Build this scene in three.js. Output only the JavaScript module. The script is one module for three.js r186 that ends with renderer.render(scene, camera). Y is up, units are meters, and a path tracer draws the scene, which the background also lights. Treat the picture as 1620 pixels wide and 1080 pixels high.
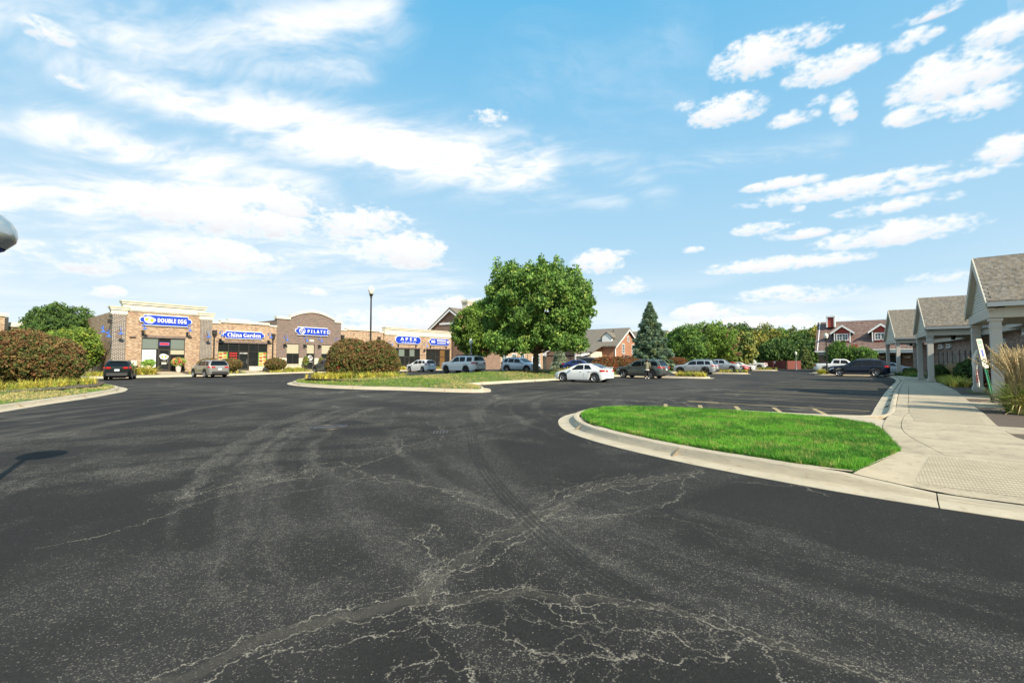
import * as THREE from 'three';
import { mergeGeometries, toCreasedNormals } from 'three/addons/utils/BufferGeometryUtils.js';
import { RoundedBoxGeometry } from 'three/addons/geometries/RoundedBoxGeometry.js';
import { TextGeometry } from 'three/addons/geometries/TextGeometry.js';
import { FontLoader } from 'three/addons/loaders/FontLoader.js';
import { MarchingCubes } from 'three/addons/objects/MarchingCubes.js';

// ---------- camera ----------
const scene = new THREE.Scene();
const camera = new THREE.PerspectiveCamera(73.74, 1024 / 682, 0.1, 2000);
camera.position.set(0, 1.55, 0);
camera.rotation.order = 'YXZ';
camera.rotation.set(THREE.MathUtils.degToRad(2.505), THREE.MathUtils.degToRad(38.4), 0);
const renderer = new THREE.WebGLRenderer({ antialias: true });
renderer.setSize(1024, 682);
renderer.toneMapping = THREE.LinearToneMapping;
renderer.toneMappingExposure = 1.56;
renderer.shadowMap.enabled = true;

// ---------- noise ----------
function rng(seed) { let s = seed >>> 0; return () => { s = (s + 0x6d2b79f5) | 0; let t = Math.imul(s ^ (s >>> 15), 1 | s); t = (t + Math.imul(t ^ (t >>> 7), 61 | t)) ^ t; return ((t ^ (t >>> 14)) >>> 0) / 4294967296; }; }
const LAT = new Float32Array(65536); { const r = rng(77); for (let i = 0; i < 65536; i++) LAT[i] = r(); }
const PERM = new Uint16Array(65536); { const r = rng(78); for (let i = 0; i < 65536; i++) PERM[i] = (r() * 65536) | 0; }
function h2(x, y) { return LAT[(PERM[x & 65535] + y * 7919) & 65535]; }
function vn(x, y) {
  const xi = Math.floor(x), yi = Math.floor(y); let fx = x - xi, fy = y - yi;
  fx = fx * fx * (3 - 2 * fx); fy = fy * fy * (3 - 2 * fy);
  const a = h2(xi, yi), b = h2(xi + 1, yi), c = h2(xi, yi + 1), d = h2(xi + 1, yi + 1);
  return a + (b - a) * fx + (c - a) * fy + (a - b - c + d) * fx * fy;
}
function fbm(x, y, o = 4, g = 0.5) { let s = 0, a = 1, n = 0; for (let i = 0; i < o; i++) { s += a * vn(x, y); n += a; a *= g; x = x * 2.03 + 17.3; y = y * 2.03 + 9.1; } return s / n; }
const clamp = (x, a = 0, b = 1) => Math.min(b, Math.max(a, x));
const ss = (a, b, x) => { const t = clamp((x - a) / (b - a)); return t * t * (3 - 2 * t); };
const mix = (a, b, t) => a + (b - a) * t;
const RAD = Math.PI / 180;

// ---------- sky: air and clouds, by direction (azimuth from -z, elevation, in degrees) ----------
// cumulus: [azimuth, elevation, half width, half height, strength]
const CUMULUS = [[-9.0, 30.8, 5.1, 2.19, 1], [-4.7, 31.2, 3.1, 1.47, 0.8], [-2.9, 28.1, 3.9, 1.65, 1], [-0.5, 28.2, 2.5, 1.10, 0.8], [6.3, 24.2, 4.4, 2.47, 1.05], [4.6, 22.2, 3.1, 1.24, 0.9], [7.9, 21.8, 2.7, 1.53, 0.9], [3.6, 28.2, 2.4, 0.92, 0.8], [9.6, 26.5, 2.5, 1.28, 1], [5.5, 29.7, 3.0, 0.55, 0.5], [-12.6, 26.7, 4.3, 1.72, 1], [-17.0, 28.1, 1.5, 0.72, 0.6], [-1.6, 24.4, 1.2, 1.84, 0.95], [-6.1, 24.6, 2.4, 0.97, 0.8], [-3.8, 25.7, 1.3, 0.60, 0.5], [9.4, 17.6, 1.8, 1.44, 0.8], [-7.1, 18.7, 4.1, 0.68, 0.85], [-2.1, 17.1, 9.1, 1.08, 1], [3.7, 16.2, 6.2, 0.67, 0.9], [2.0, 14.7, 4.8, 0.83, 1], [-5.9, 16.0, 0.8, 0.46, 0.8], [-9.1, 14.4, 3.2, 0.88, 0.9], [-6.1, 13.3, 3.0, 0.62, 0.85], [2.2, 12.1, 5.9, 1.41, 1.1], [-0.7, 11.8, 4.6, 0.88, 0.9], [-7.9, 10.4, 7.5, 0.97, 0.95], [-3.9, 10.4, 4.4, 0.77, 0.9], [-41.2, 28.5, 2.8, 1.08, 0.75], [-6.5, 7.1, 6.0, 1.13, 0.7], [-27.7, 11.9, 3.2, 1.83, 0.9], [-24.3, 9.0, 2.8, 1.28, 0.85], [-24.6, 13.1, 1.7, 0.45, 0.7], [-16.6, 12.9, 1.4, 0.45, 0.7], [-15.0, 5.5, 3.9, 1.22, 0.95], [-11.2, 3.6, 10.1, 1.53, 1], [-50.2, 4.9, 10.5, 1.87, 1], [-54.7, 3.9, 8.4, 1.47, 0.8], [-62.1, 7.9, 2.0, 0.52, 0.85], [-80.2, 6.5, 1.4, 0.71, 0.9], [-72.4, 15.1, 8.3, 2.56, 1.05], [-65.0, 17.2, 3.1, 2.40, 1.05], [-67.1, 15.1, 7.1, 2.07, 0.9], [-57.4, 15.7, 5.8, 2.40, 0.85], [-54.9, 16.6, 3.4, 2.07, 0.85], [-50.7, 13.2, 4.1, 2.70, 1.1], [-54.1, 13.4, 6.0, 2.30, 0.8], [-72.1, 10.8, 5.1, 2.02, 1], [-75.0, 11.4, 1.8, 1.20, 0.9], [-77.5, 9.8, 2.3, 1.46, 0.85], [-81.2, 9.3, 3.0, 1.94, 0.75], [-68.3, 10.6, 4.2, 1.30, 0.8], [-85.1, 27.1, 2.0, 0.98, 0.7], [-83.1, 24.1, 1.2, 0.59, 0.7], [-51.1, 16.9, 1.4, 0.70, 0.7], [-84.8, 9.4, 3.5, 1.04, 0.6], [-45.2, 7.2, 5.4, 1.13, 0.6], [-32.0, 8.0, 3.6, 1.32, 0.6], [-19.9, 3.1, 6.6, 1.27, 0.7], [-5.8, 2.4, 3.9, 0.97, 0.7], [4.7, 7.6, 2.9, 0.69, 0.5]];
// veils of cirrus: [azimuth0, elevation0, azimuth1, elevation1, thickness, strength]
const CIRRUS = [[-89.0, 25.8, -55.2, 37.1, 2.9, 0.62], [-85.4, 26.5, -58.0, 31.8, 2.2, 0.5], [-83.0, 25.1, -67.4, 25.3, 2.1, 0.75], [-68.6, 25.7, -35.2, 23.6, 3.4, 0.95], [-77.0, 25.1, -55.0, 26.2, 2.3, 0.75], [-84.4, 20.3, -72.6, 19.4, 2.3, 0.8], [-74.2, 20.8, -62.0, 19.3, 2.2, 0.6], [-90.5, 12.8, -67.2, 17.9, 2.3, 0.85], [-90.4, 10.8, -51.0, 13.2, 2.8, 0.5], [-90.3, 7.5, -47.1, 9.5, 3.2, 0.38], [-55.0, 23.5, -24.9, 19.0, 1.1, 0.35], [-37.6, 25.5, -22.6, 21.9, 1.8, 0.42], [-23.4, 23.0, -20.1, 19.3, 1.4, 0.3], [-19.4, 34.7, -20.3, 27.9, 3.5, 0.12], [-19.6, 22.8, -2.6, 21.3, 1.1, 0.28], [-35.1, 32.1, -23.3, 30.1, 5.4, 0.12], [-31.3, 4.1, 5.5, 4.1, 2.8, 0.3], [-92.2, 19.1, -85.2, 19.8, 2.3, 0.35]];
function makeSky() {
  const W = 4096, H = 2048, data = new Float32Array(W * H * 4);
  const elMin = new Float32Array(CUMULUS.length), elMax = new Float32Array(CUMULUS.length);
  CUMULUS.forEach((c, i) => { elMin[i] = c[1] - c[3] * 2.1; elMax[i] = c[1] + c[3] * 2.1; });
  for (let j = 0; j < H; j++) {
    const el = ((j + 0.5) / H - 0.5) * 180;
    if (el < -0.5) { for (let i = 0; i < W; i++) { const o = (j * W + i) * 4; data[o] = 0.2; data[o + 1] = 0.2; data[o + 2] = 0.19; data[o + 3] = 1; } continue; }
    const e = Math.max(el, 0), sinE = Math.sin(e * RAD), cosE = Math.cos(e * RAD);
    const t = Math.pow(clamp(e / 44), 0.62);
    const act = []; for (let k = 0; k < CUMULUS.length; k++) if (el > elMin[k] && el < elMax[k]) act.push(CUMULUS[k]);
    for (let i = 0; i < W; i++) {
      const th = ((i + 0.5) / W - 0.5) * 2 * Math.PI, dx = Math.cos(th), dz = Math.sin(th);
      const az = Math.atan2(dx, -dz) / RAD;
      // air
      let r = mix(0.68, 0.10, t), g = mix(0.83, 0.435, t), b = mix(0.91, 0.735, t);
      // plane coordinates of a high layer
      const k = 1 / (sinE + 0.09), px = dx * cosE * k, pz = dz * cosE * k;
      // cirrus
      let m = 0;
      for (const c of CIRRUS) {
        const ax = c[2] - c[0], ay = c[3] - c[1], q = clamp(((az - c[0]) * ax + (el - c[1]) * ay) / (ax * ax + ay * ay)), ux = az - c[0] - q * ax, uy = el - c[1] - q * ay;
        const d2 = (ux * ux * 0.6 + uy * uy) / (c[4] * c[4]);
        if (d2 < 4) m = Math.max(m, c[5] * Math.exp(-d2 * 1.1));
      }
      const inside = az > -92 && az < 16 && el < 46 ? 1 : 0;
      if (az < -84 || az > 10 || el > 40) m = Math.max(m, 0.55 * (1 - (az > -90 && az < 14 && el < 42 ? 0.5 : 0)) * ss(0.45, 0.7, fbm(px * 0.55 + 31, pz * 0.55 + 7, 3)));
      let a = 0;
      if (m > 0.02) {
        const wx = px * 0.82 - pz * 0.57, wz = px * 0.57 + pz * 0.82;
        const w = fbm(wx * 1.3 + 5, wz * 1.3, 3) - 0.5, w2 = fbm(wx * 5 + 15, wz * 5, 3) - 0.5;
        const st = fbm(wx * 1.3 + w * 2.6 + 40, wz * 4.6 + w * 3.4, 6, 0.62);
        const st2 = fbm(wx * 7 + 11 + w * 3 + w2, wz * 17 + w * 5 + w2 * 3, 5, 0.66);
        const q = st * 0.66 + st2 * 0.36;
        a = m * (0.10 + 1.85 * Math.pow(ss(0.30, 0.78, q + (m - 0.55) * 0.14), 1.1));
        a = clamp(a * 0.92, 0, 0.93);
      }
      // low haze band of soft cloud near the horizon
      const hz = ss(13, 0, el) * 0.75 * ss(0.3, 0.75, fbm(az * 0.07, el * 0.5 + 3, 3));
      const gl = 0.26 * Math.exp(-(((az + 78) / 34) ** 2)) * ss(34, 4, el);
      a = 1 - (1 - Math.max(a, hz)) * (1 - gl);
      r = mix(r, 0.96, a); g = mix(g, 0.97, a); b = mix(b, 0.98, a);
      // cumulus
      let c = 0, low = 0;
      for (const q of act) {
        let ux = az - q[0]; if (ux > 180) ux -= 360; if (ux < -180) ux += 360;
        ux /= q[2]; if (ux * ux > 4.4) continue;
        const uy = (el - q[1]) / q[3], uyy = uy < 0 ? uy * 1.35 : uy;
        const v = q[4] * (1 - (ux * ux + uyy * uyy) * 0.74);
        if (v > c) { c = v; low = uy; }
      }
      if (c > -0.2) {
        const n = fbm(az * 0.42 + 3, el * 0.85 + 8, 5, 0.58), n2 = fbm(az * 1.5 + 70 + n * 2, el * 3.1 + 18, 5, 0.64);
        let d = c * 1.15 + (n - 0.5) * 1.7 + (n2 - 0.5) * 1.5 - 0.06;
        if (c <= 0) d = -1;
        const al = Math.pow(ss(-0.02, 1.12, d), 1.05) * 0.97 * ss(-0.0, 0.25, c);
        if (al > 0) {
          const sh = clamp(0.5 - low * 0.6) * ss(0.3, 1.0, d) * (0.5 + n2);
          r = mix(r, 1.02 - 0.24 * sh, al); g = mix(g, 1.015 - 0.225 * sh, al); b = mix(b, 1.0 - 0.18 * sh, al);
        }
      }
      const o = (j * W + i) * 4; data[o] = r * 0.72; data[o + 1] = g * 0.72; data[o + 2] = b * 0.72; data[o + 3] = 1;
    }
  }
  const tex = new THREE.DataTexture(data, W, H, THREE.RGBAFormat, THREE.FloatType);
  tex.mapping = THREE.EquirectangularReflectionMapping; tex.magFilter = THREE.LinearFilter; tex.minFilter = THREE.LinearFilter; tex.needsUpdate = true;
  return tex;
}
const skyTexture = makeSky();
scene.background = skyTexture;
scene.environment = skyTexture;

// ---------- sun ----------
const SUN_AZ = 14 * RAD, SUN_EL = 36 * RAD;
const sun = new THREE.DirectionalLight(new THREE.Color(1.0, 0.90, 0.72), 5.0);
sun.position.set(Math.cos(SUN_EL) * Math.cos(SUN_AZ) * 200, Math.sin(SUN_EL) * 200, Math.cos(SUN_EL) * Math.sin(SUN_AZ) * 200);
sun.castShadow = true; sun.shadow.mapSize.set(4096, 4096);
Object.assign(sun.shadow.camera, { left: -110, right: 110, top: 110, bottom: -110, near: 1, far: 500 });
scene.add(sun, sun.target);

// ---------- naming and building helpers ----------
const used = {};
function numbered(n) { const k = used[n] = (used[n] ?? -1) + 1; return k ? n + '_' + String(k).padStart(3, '0') : n; }
function thing(name, label, category, [x, y, z] = [0, 0, 0], turn = 0, group) {
  const o = new THREE.Group(); o.name = numbered(name); o.position.set(x, y, z); o.rotation.y = turn;
  o.userData = { label, category }; if (group) o.userData.group = group; scene.add(o); return o;
}
function part(name, geo, mat, parent, label) {
  const m = new THREE.Mesh(geo, mat); m.name = name; m.castShadow = m.receiveShadow = true; if (label) m.userData.label = label;
  (parent ?? scene).add(m); return m;
}
function struct(name, geo, mat, label) { const m = part(numbered(name), geo, mat); m.userData.kind = 'structure'; if (label) m.userData.label = label; return m; }
function structGroup(name, label) { const g = new THREE.Group(); g.name = numbered(name); g.userData.kind = 'structure'; if (label) g.userData.label = label; scene.add(g); return g; }
function copyOf(root, label, pos, turn, group) {
  const r = root.clone(); r.name = numbered(root.name.replace(/_\d{3}$/, '')); r.userData = { ...root.userData, label }; if (group) r.userData.group = group;
  r.position.set(...pos); r.rotation.y = turn ?? root.rotation.y; scene.add(r); return r;
}
function join(list) {
  return mergeGeometries(list.map((g) => {
    let q = g.index ? g.toNonIndexed() : g;
    if (!q.attributes.normal) q.computeVertexNormals();
    if (!q.attributes.uv) q.setAttribute('uv', new THREE.BufferAttribute(new Float32Array(q.attributes.position.count * 2), 2));
    for (const k of Object.keys(q.attributes)) if (!['position', 'normal', 'uv'].includes(k)) q.deleteAttribute(k);
    return q;
  }));
}
// uv in metres from position, by the dominant axis of each face normal
function uvm(g, s = 1) {
  g = g.index ? g.toNonIndexed() : g; if (!g.attributes.normal) g.computeVertexNormals();
  const p = g.attributes.position, uv = new Float32Array(p.count * 2), a = new THREE.Vector3(), b = new THREE.Vector3(), c = new THREE.Vector3(), n = new THREE.Vector3();
  for (let i = 0; i < p.count; i += 3) {
    a.fromBufferAttribute(p, i); b.fromBufferAttribute(p, i + 1); c.fromBufferAttribute(p, i + 2);
    n.subVectors(b, a).cross(c.clone().sub(a)); const x = Math.abs(n.x), y = Math.abs(n.y), z = Math.abs(n.z), t = Math.hypot(x, y, z) || 1;
    for (let k = 0; k < 3; k++) {
      const X = p.getX(i + k), Y = p.getY(i + k), Z = p.getZ(i + k); let u, v;
      if (y > 0.85 * t) { u = X; v = Z; } else if (x > z) { u = Z; v = Y * (y > 0.3 * t ? 1.35 : 1); } else { u = X; v = Y * (y > 0.3 * t ? 1.35 : 1); }
      uv[(i + k) * 2] = u * s; uv[(i + k) * 2 + 1] = v * s;
    }
  }
  g.setAttribute('uv', new THREE.BufferAttribute(uv, 2)); return g;
}
const box = (w, h, d, x = 0, y = 0, z = 0) => new THREE.BoxGeometry(w, h, d).translate(x, y, z);
const rbox = (w, h, d, x, y, z, r = 0.02) => new RoundedBoxGeometry(w, h, d, 2, r).translate(x, y, z);
const span = (x0, x1, y0, y1, z0, z1) => box(x1 - x0, y1 - y0, z1 - z0, (x0 + x1) / 2, (y0 + y1) / 2, (z0 + z1) / 2);
const cyl = (r0, r1, h, x = 0, y = 0, z = 0, n = 12) => new THREE.CylinderGeometry(r1, r0, h, n).translate(x, y + h / 2, z);
function bar(a, b, r0, r1 = r0, n = 6) {
  const A = new THREE.Vector3(...a), B = new THREE.Vector3(...b), d = B.clone().sub(A), l = d.length();
  const g = new THREE.CylinderGeometry(r1, r0, l, n, 1).translate(0, l / 2, 0);
  return g.applyQuaternion(new THREE.Quaternion().setFromUnitVectors(new THREE.Vector3(0, 1, 0), d.normalize())).translate(...a);
}
const shapeOf = (pts, holes = []) => { const s = new THREE.Shape(pts.map((p) => new THREE.Vector2(p[0], p[1]))); for (const h of holes) s.holes.push(new THREE.Path(h.map((p) => new THREE.Vector2(p[0], p[1])))); return s; };
const slab = (pts, depth, holes, bevel = 0) => new THREE.ExtrudeGeometry(shapeOf(pts, holes), { depth, bevelEnabled: bevel > 0, bevelSize: bevel, bevelThickness: bevel, bevelSegments: 1, curveSegments: 8 });
const rect = (x0, x1, y0, y1) => [[x0, y0], [x1, y0], [x1, y1], [x0, y1]];
// flat sheet over a polygon given as [x, z], at height y, uv in metres
function sheet(pts, y) {
  const g = new THREE.ShapeGeometry(shapeOf(pts.map(([x, z]) => [x, -z]))).rotateX(-Math.PI / 2).translate(0, y, 0);
  return uvm(g);
}
function smooth(pts, n, closed = false) {
  const c = new THREE.CatmullRomCurve3(pts.map((p) => new THREE.Vector3(p[0], 0, p[1])), closed, 'centripetal');
  const q = c.getSpacedPoints(n).map((v) => [v.x, v.z]); if (closed) q.pop(); return q;
}
const inPoly = (x, z, P) => { let c = false; for (let i = 0, j = P.length - 1; i < P.length; j = i++) { const a = P[i], b = P[j]; if ((a[1] > z) !== (b[1] > z) && x < ((b[0] - a[0]) * (z - a[1])) / (b[1] - a[1]) + a[0]) c = !c; } return c; };
// inward normals of a path (path walked with the inside at (-dz, dx))
function normals(P, closed) {
  return P.map((p, i) => { const a = P[closed ? (i - 1 + P.length) % P.length : Math.max(i - 1, 0)], b = P[closed ? (i + 1) % P.length : Math.min(i + 1, P.length - 1)]; const dx = b[0] - a[0], dz = b[1] - a[1], l = Math.hypot(dx, dz) || 1; return [-dz / l, dx / l]; });
}
const offset = (P, d, closed) => { const N = normals(P, closed); return P.map((p, i) => [p[0] + N[i][0] * d, p[1] + N[i][1] * d]); };

// ---------- textures ----------
function tex(n, f, srgb = true, m = n) {
  const d = new Uint8Array(n * m * 4); const out = [0, 0, 0];
  for (let j = 0; j < m; j++) for (let i = 0; i < n; i++) { f(i, j, out); const o = (j * n + i) * 4; for (let k = 0; k < 3; k++) d[o + k] = clamp(srgb ? Math.pow(clamp(out[k]), 1 / 2.2) : out[k]) * 255; d[o + 3] = 255; }
  const t = new THREE.DataTexture(d, n, m, THREE.RGBAFormat); t.wrapS = t.wrapT = THREE.RepeatWrapping; t.magFilter = THREE.LinearFilter; t.minFilter = THREE.LinearMipmapLinearFilter; t.generateMipmaps = true;
  if (srgb) t.colorSpace = THREE.SRGBColorSpace; t.needsUpdate = true; return t;
}
// tiling fbm: blends across the edge
function tfbm(x, y, px, py, o = 4) { // x,y in lattice units with periods px,py
  let s = 0, a = 1, n = 0, qx = px, qy = py;
  for (let i = 0; i < o; i++) {
    const xi = Math.floor(x), yi = Math.floor(y), fx0 = x - xi, fy0 = y - yi, fx = fx0 * fx0 * (3 - 2 * fx0), fy = fy0 * fy0 * (3 - 2 * fy0);
    const X0 = ((xi % qx) + qx) % qx, X1 = (X0 + 1) % qx, Y0 = ((yi % qy) + qy) % qy, Y1 = (Y0 + 1) % qy, k = i * 331;
    const A = h2(X0 + k, Y0), B = h2(X1 + k, Y0), C = h2(X0 + k, Y1), D = h2(X1 + k, Y1);
    s += a * (A + (B - A) * fx + (C - A) * fy + (A - B - C + D) * fx * fy); n += a; a *= 0.55; x *= 2; y *= 2; qx *= 2; qy *= 2;
  }
  return s / n;
}
const rep = (t, m) => { const c = t.clone(); c.repeat.set(1 / m, 1 / m); c.needsUpdate = true; return c; };
function brickTex(cols, mortar, { cw = 0.22, ch = 0.075, nx = 12, ny = 32, seed = 1, blot = 0.25, joint = 0.011 } = {}) {
  const N = 512, w = nx * cw, h = ny * ch;
  const c = tex(N, (i, j, o) => {
    const x = (i / N) * w, y = (j / N) * h, row = Math.floor(y / ch), sx = x / cw + (row % 2) * 0.5, col = ((Math.floor(sx) % nx) + nx) % nx, fx = (sx - Math.floor(sx)) * cw, fy = y - row * ch;
    const q = h2(col * 13 + seed * 101, row * 7 + seed), q2 = h2(col * 5 + 900 + seed, row * 3 + 40);
    const n = tfbm((i / N) * 8, (j / N) * 8, 8, 8, 3), fine = h2(i * 3 + seed, j * 5);
    if (fx < joint || fy < joint) { const v = 0.9 + 0.2 * fine; o[0] = mortar[0] * v; o[1] = mortar[1] * v; o[2] = mortar[2] * v; return; }
    const b = cols[Math.min(cols.length - 1, Math.floor(q * cols.length))], v = (0.8 + 0.4 * q2) * (1 - blot / 2 + blot * n) * (0.92 + 0.16 * fine);
    o[0] = b[0] * v; o[1] = b[1] * v; o[2] = b[2] * v;
  });
  c.repeat.set(1 / w, 1 / h); return c;
}
const STD = (p) => new THREE.MeshStandardMaterial(p);
const rgb = (r, g, b) => new THREE.Color().setRGB(r, g, b);
const noiseTex = (N, per, o, lo, hi) => tex(N, (i, j, q) => { const v = mix(lo, hi, tfbm((i / N) * per, (j / N) * per, per, per, o)); q[0] = q[1] = q[2] = v; }, false);
const T = {};
T.grain = tex(512, (i, j, o) => { const v = 0.45 * h2(i, j + 3) + 0.3 * tfbm(i / 4, j / 4, 128, 128, 2) + 0.25 * tfbm(i / 16, j / 16, 32, 32, 2); o[0] = o[1] = o[2] = v; }, false);
T.concrete = tex(1024, (i, j, o) => {
  const n = tfbm(i / 128, j / 128, 8, 8, 5), f = h2(i, j), f2 = h2((i >> 1) + 5, (j >> 1) + 9), s = tfbm(i / 32 + 3, j / 32, 32, 32, 3), spot = h2((i >> 1) * 3 + 7, (j >> 1) * 5 + 1) > 0.985 ? 0.6 : 1, st = ss(0.55, 0.8, tfbm(i / 170 + 2, j / 256, 6, 4, 4));
  const v = (0.80 + 0.30 * n) * (0.84 + 0.16 * f + 0.16 * f2) * (1 - 0.20 * ss(0.6, 0.8, s)) * spot * (1 - 0.22 * st); o[0] = 0.47 * v; o[1] = 0.39 * v; o[2] = 0.275 * v;
});
T.kerb = tex(1024, (i, j, o) => {
  const n = tfbm(i / 128, j / 64, 8, 16, 5), f = h2(i, j), s = tfbm(i / 64 + 3, j / 32, 16, 32, 3);
  const v = (0.72 + 0.42 * n) * (0.93 + 0.14 * f), r = ss(0.64, 0.78, s) * 0.35; o[0] = mix(0.50, 0.33, r) * v; o[1] = mix(0.425, 0.22, r) * v; o[2] = mix(0.31, 0.12, r) * v;
});
T.lawn = tex(1024, (i, j, o) => {
  const n = tfbm(i / 128, j / 128, 8, 8, 5), f = h2(i, j), f2 = h2((i >> 1) + 9, j >> 2), dry = ss(0.5, 0.72, tfbm(i / 100 + 3, j / 128 + 5, 10, 8, 4));
  const v = 0.6 + 0.5 * f * f2 + 0.3 * n; o[0] = mix(0.085, 0.24, dry) * v; o[1] = mix(0.15, 0.21, dry) * v; o[2] = mix(0.028, 0.075, dry) * v;
});
T.turf = tex(512, (i, j, o) => { const v = 0.5 + 0.7 * h2(i, j) * h2(i >> 1, j >> 1) + 0.3 * tfbm(i / 64, j / 64, 8, 8, 3); o[0] = 0.045 * v; o[1] = 0.125 * v; o[2] = 0.016 * v; });
T.mulch = tex(512, (i, j, o) => { const a = h2(i >> 2, j >> 1), b = h2((i + 2) >> 1, (j + 1) >> 2), v = 0.35 + 0.9 * a * b + 0.35 * h2(i, j); o[0] = 0.125 * v; o[1] = 0.088 * v; o[2] = 0.062 * v; });
T.shingle = tex(512, (i, j, o) => { const row = Math.floor(j / 16), k = Math.floor((i + (row * 37) % 64) / 11), q = h2(k * 7 + 3, row * 3), q2 = h2((i >> 2) + 50, (j >> 2) * 3), f = h2(i, j); const v = (0.62 + 0.5 * q + 0.3 * q2) * (0.85 + 0.3 * f) * ((j % 16) < 2 ? 0.75 : 1), w = h2(k * 3 + 1, row * 5); o[0] = 0.165 * v; o[1] = mix(0.135, 0.15, w) * v; o[2] = mix(0.10, 0.128, w) * v; });
T.shingle.repeat.set(1 / 4.6, 1 / 4.6);
T.shingleRed = tex(512, (i, j, o) => { const row = Math.floor(j / 16), k = Math.floor((i + (row * 37) % 64) / 30), q = h2(k * 7 + 3, row * 3), f = h2(i, j); const v = (0.6 + 0.7 * q) * (0.85 + 0.3 * f) * ((j % 16) < 2 ? 0.7 : 1); o[0] = 0.165 * v; o[1] = 0.105 * v; o[2] = 0.088 * v; });
T.shingleRed.repeat.set(1 / 4.6, 1 / 4.6);
T.bark = tex(256, (i, j, o) => { const n = tfbm(i / 16, j / 64, 16, 4, 4), v = 0.35 + 1.1 * n; o[0] = 0.105 * v; o[1] = 0.088 * v; o[2] = 0.062 * v; });
T.brickTan = brickTex([[0.37, 0.235, 0.140], [0.31, 0.180, 0.105], [0.42, 0.285, 0.180], [0.26, 0.155, 0.100], [0.45, 0.325, 0.215]], [0.42, 0.34, 0.25], { seed: 3 });
T.brickDark = brickTex([[0.115, 0.062, 0.05], [0.085, 0.05, 0.045], [0.15, 0.078, 0.06]], [0.42, 0.38, 0.32], { seed: 5, cw: 0.24, ch: 0.085, joint: 0.017, ny: 28, nx: 11 });
T.brickPila = brickTex([[0.085, 0.052, 0.045], [0.07, 0.045, 0.04]], [0.60, 0.55, 0.46], { seed: 6, cw: 0.30, ch: 0.13, joint: 0.03, ny: 20, nx: 10 });
T.brickBrown = brickTex([[0.215, 0.115, 0.078], [0.165, 0.09, 0.065], [0.26, 0.16, 0.11]], [0.30, 0.25, 0.19], { seed: 7 });
T.brickRose = brickTex([[0.26, 0.18, 0.14], [0.19, 0.125, 0.10], [0.33, 0.25, 0.20], [0.13, 0.085, 0.075]], [0.36, 0.31, 0.26], { seed: 9 });
T.brickRed = brickTex([[0.36, 0.135, 0.062], [0.31, 0.115, 0.055], [0.41, 0.17, 0.085]], [0.40, 0.28, 0.19], { seed: 11 });
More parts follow.
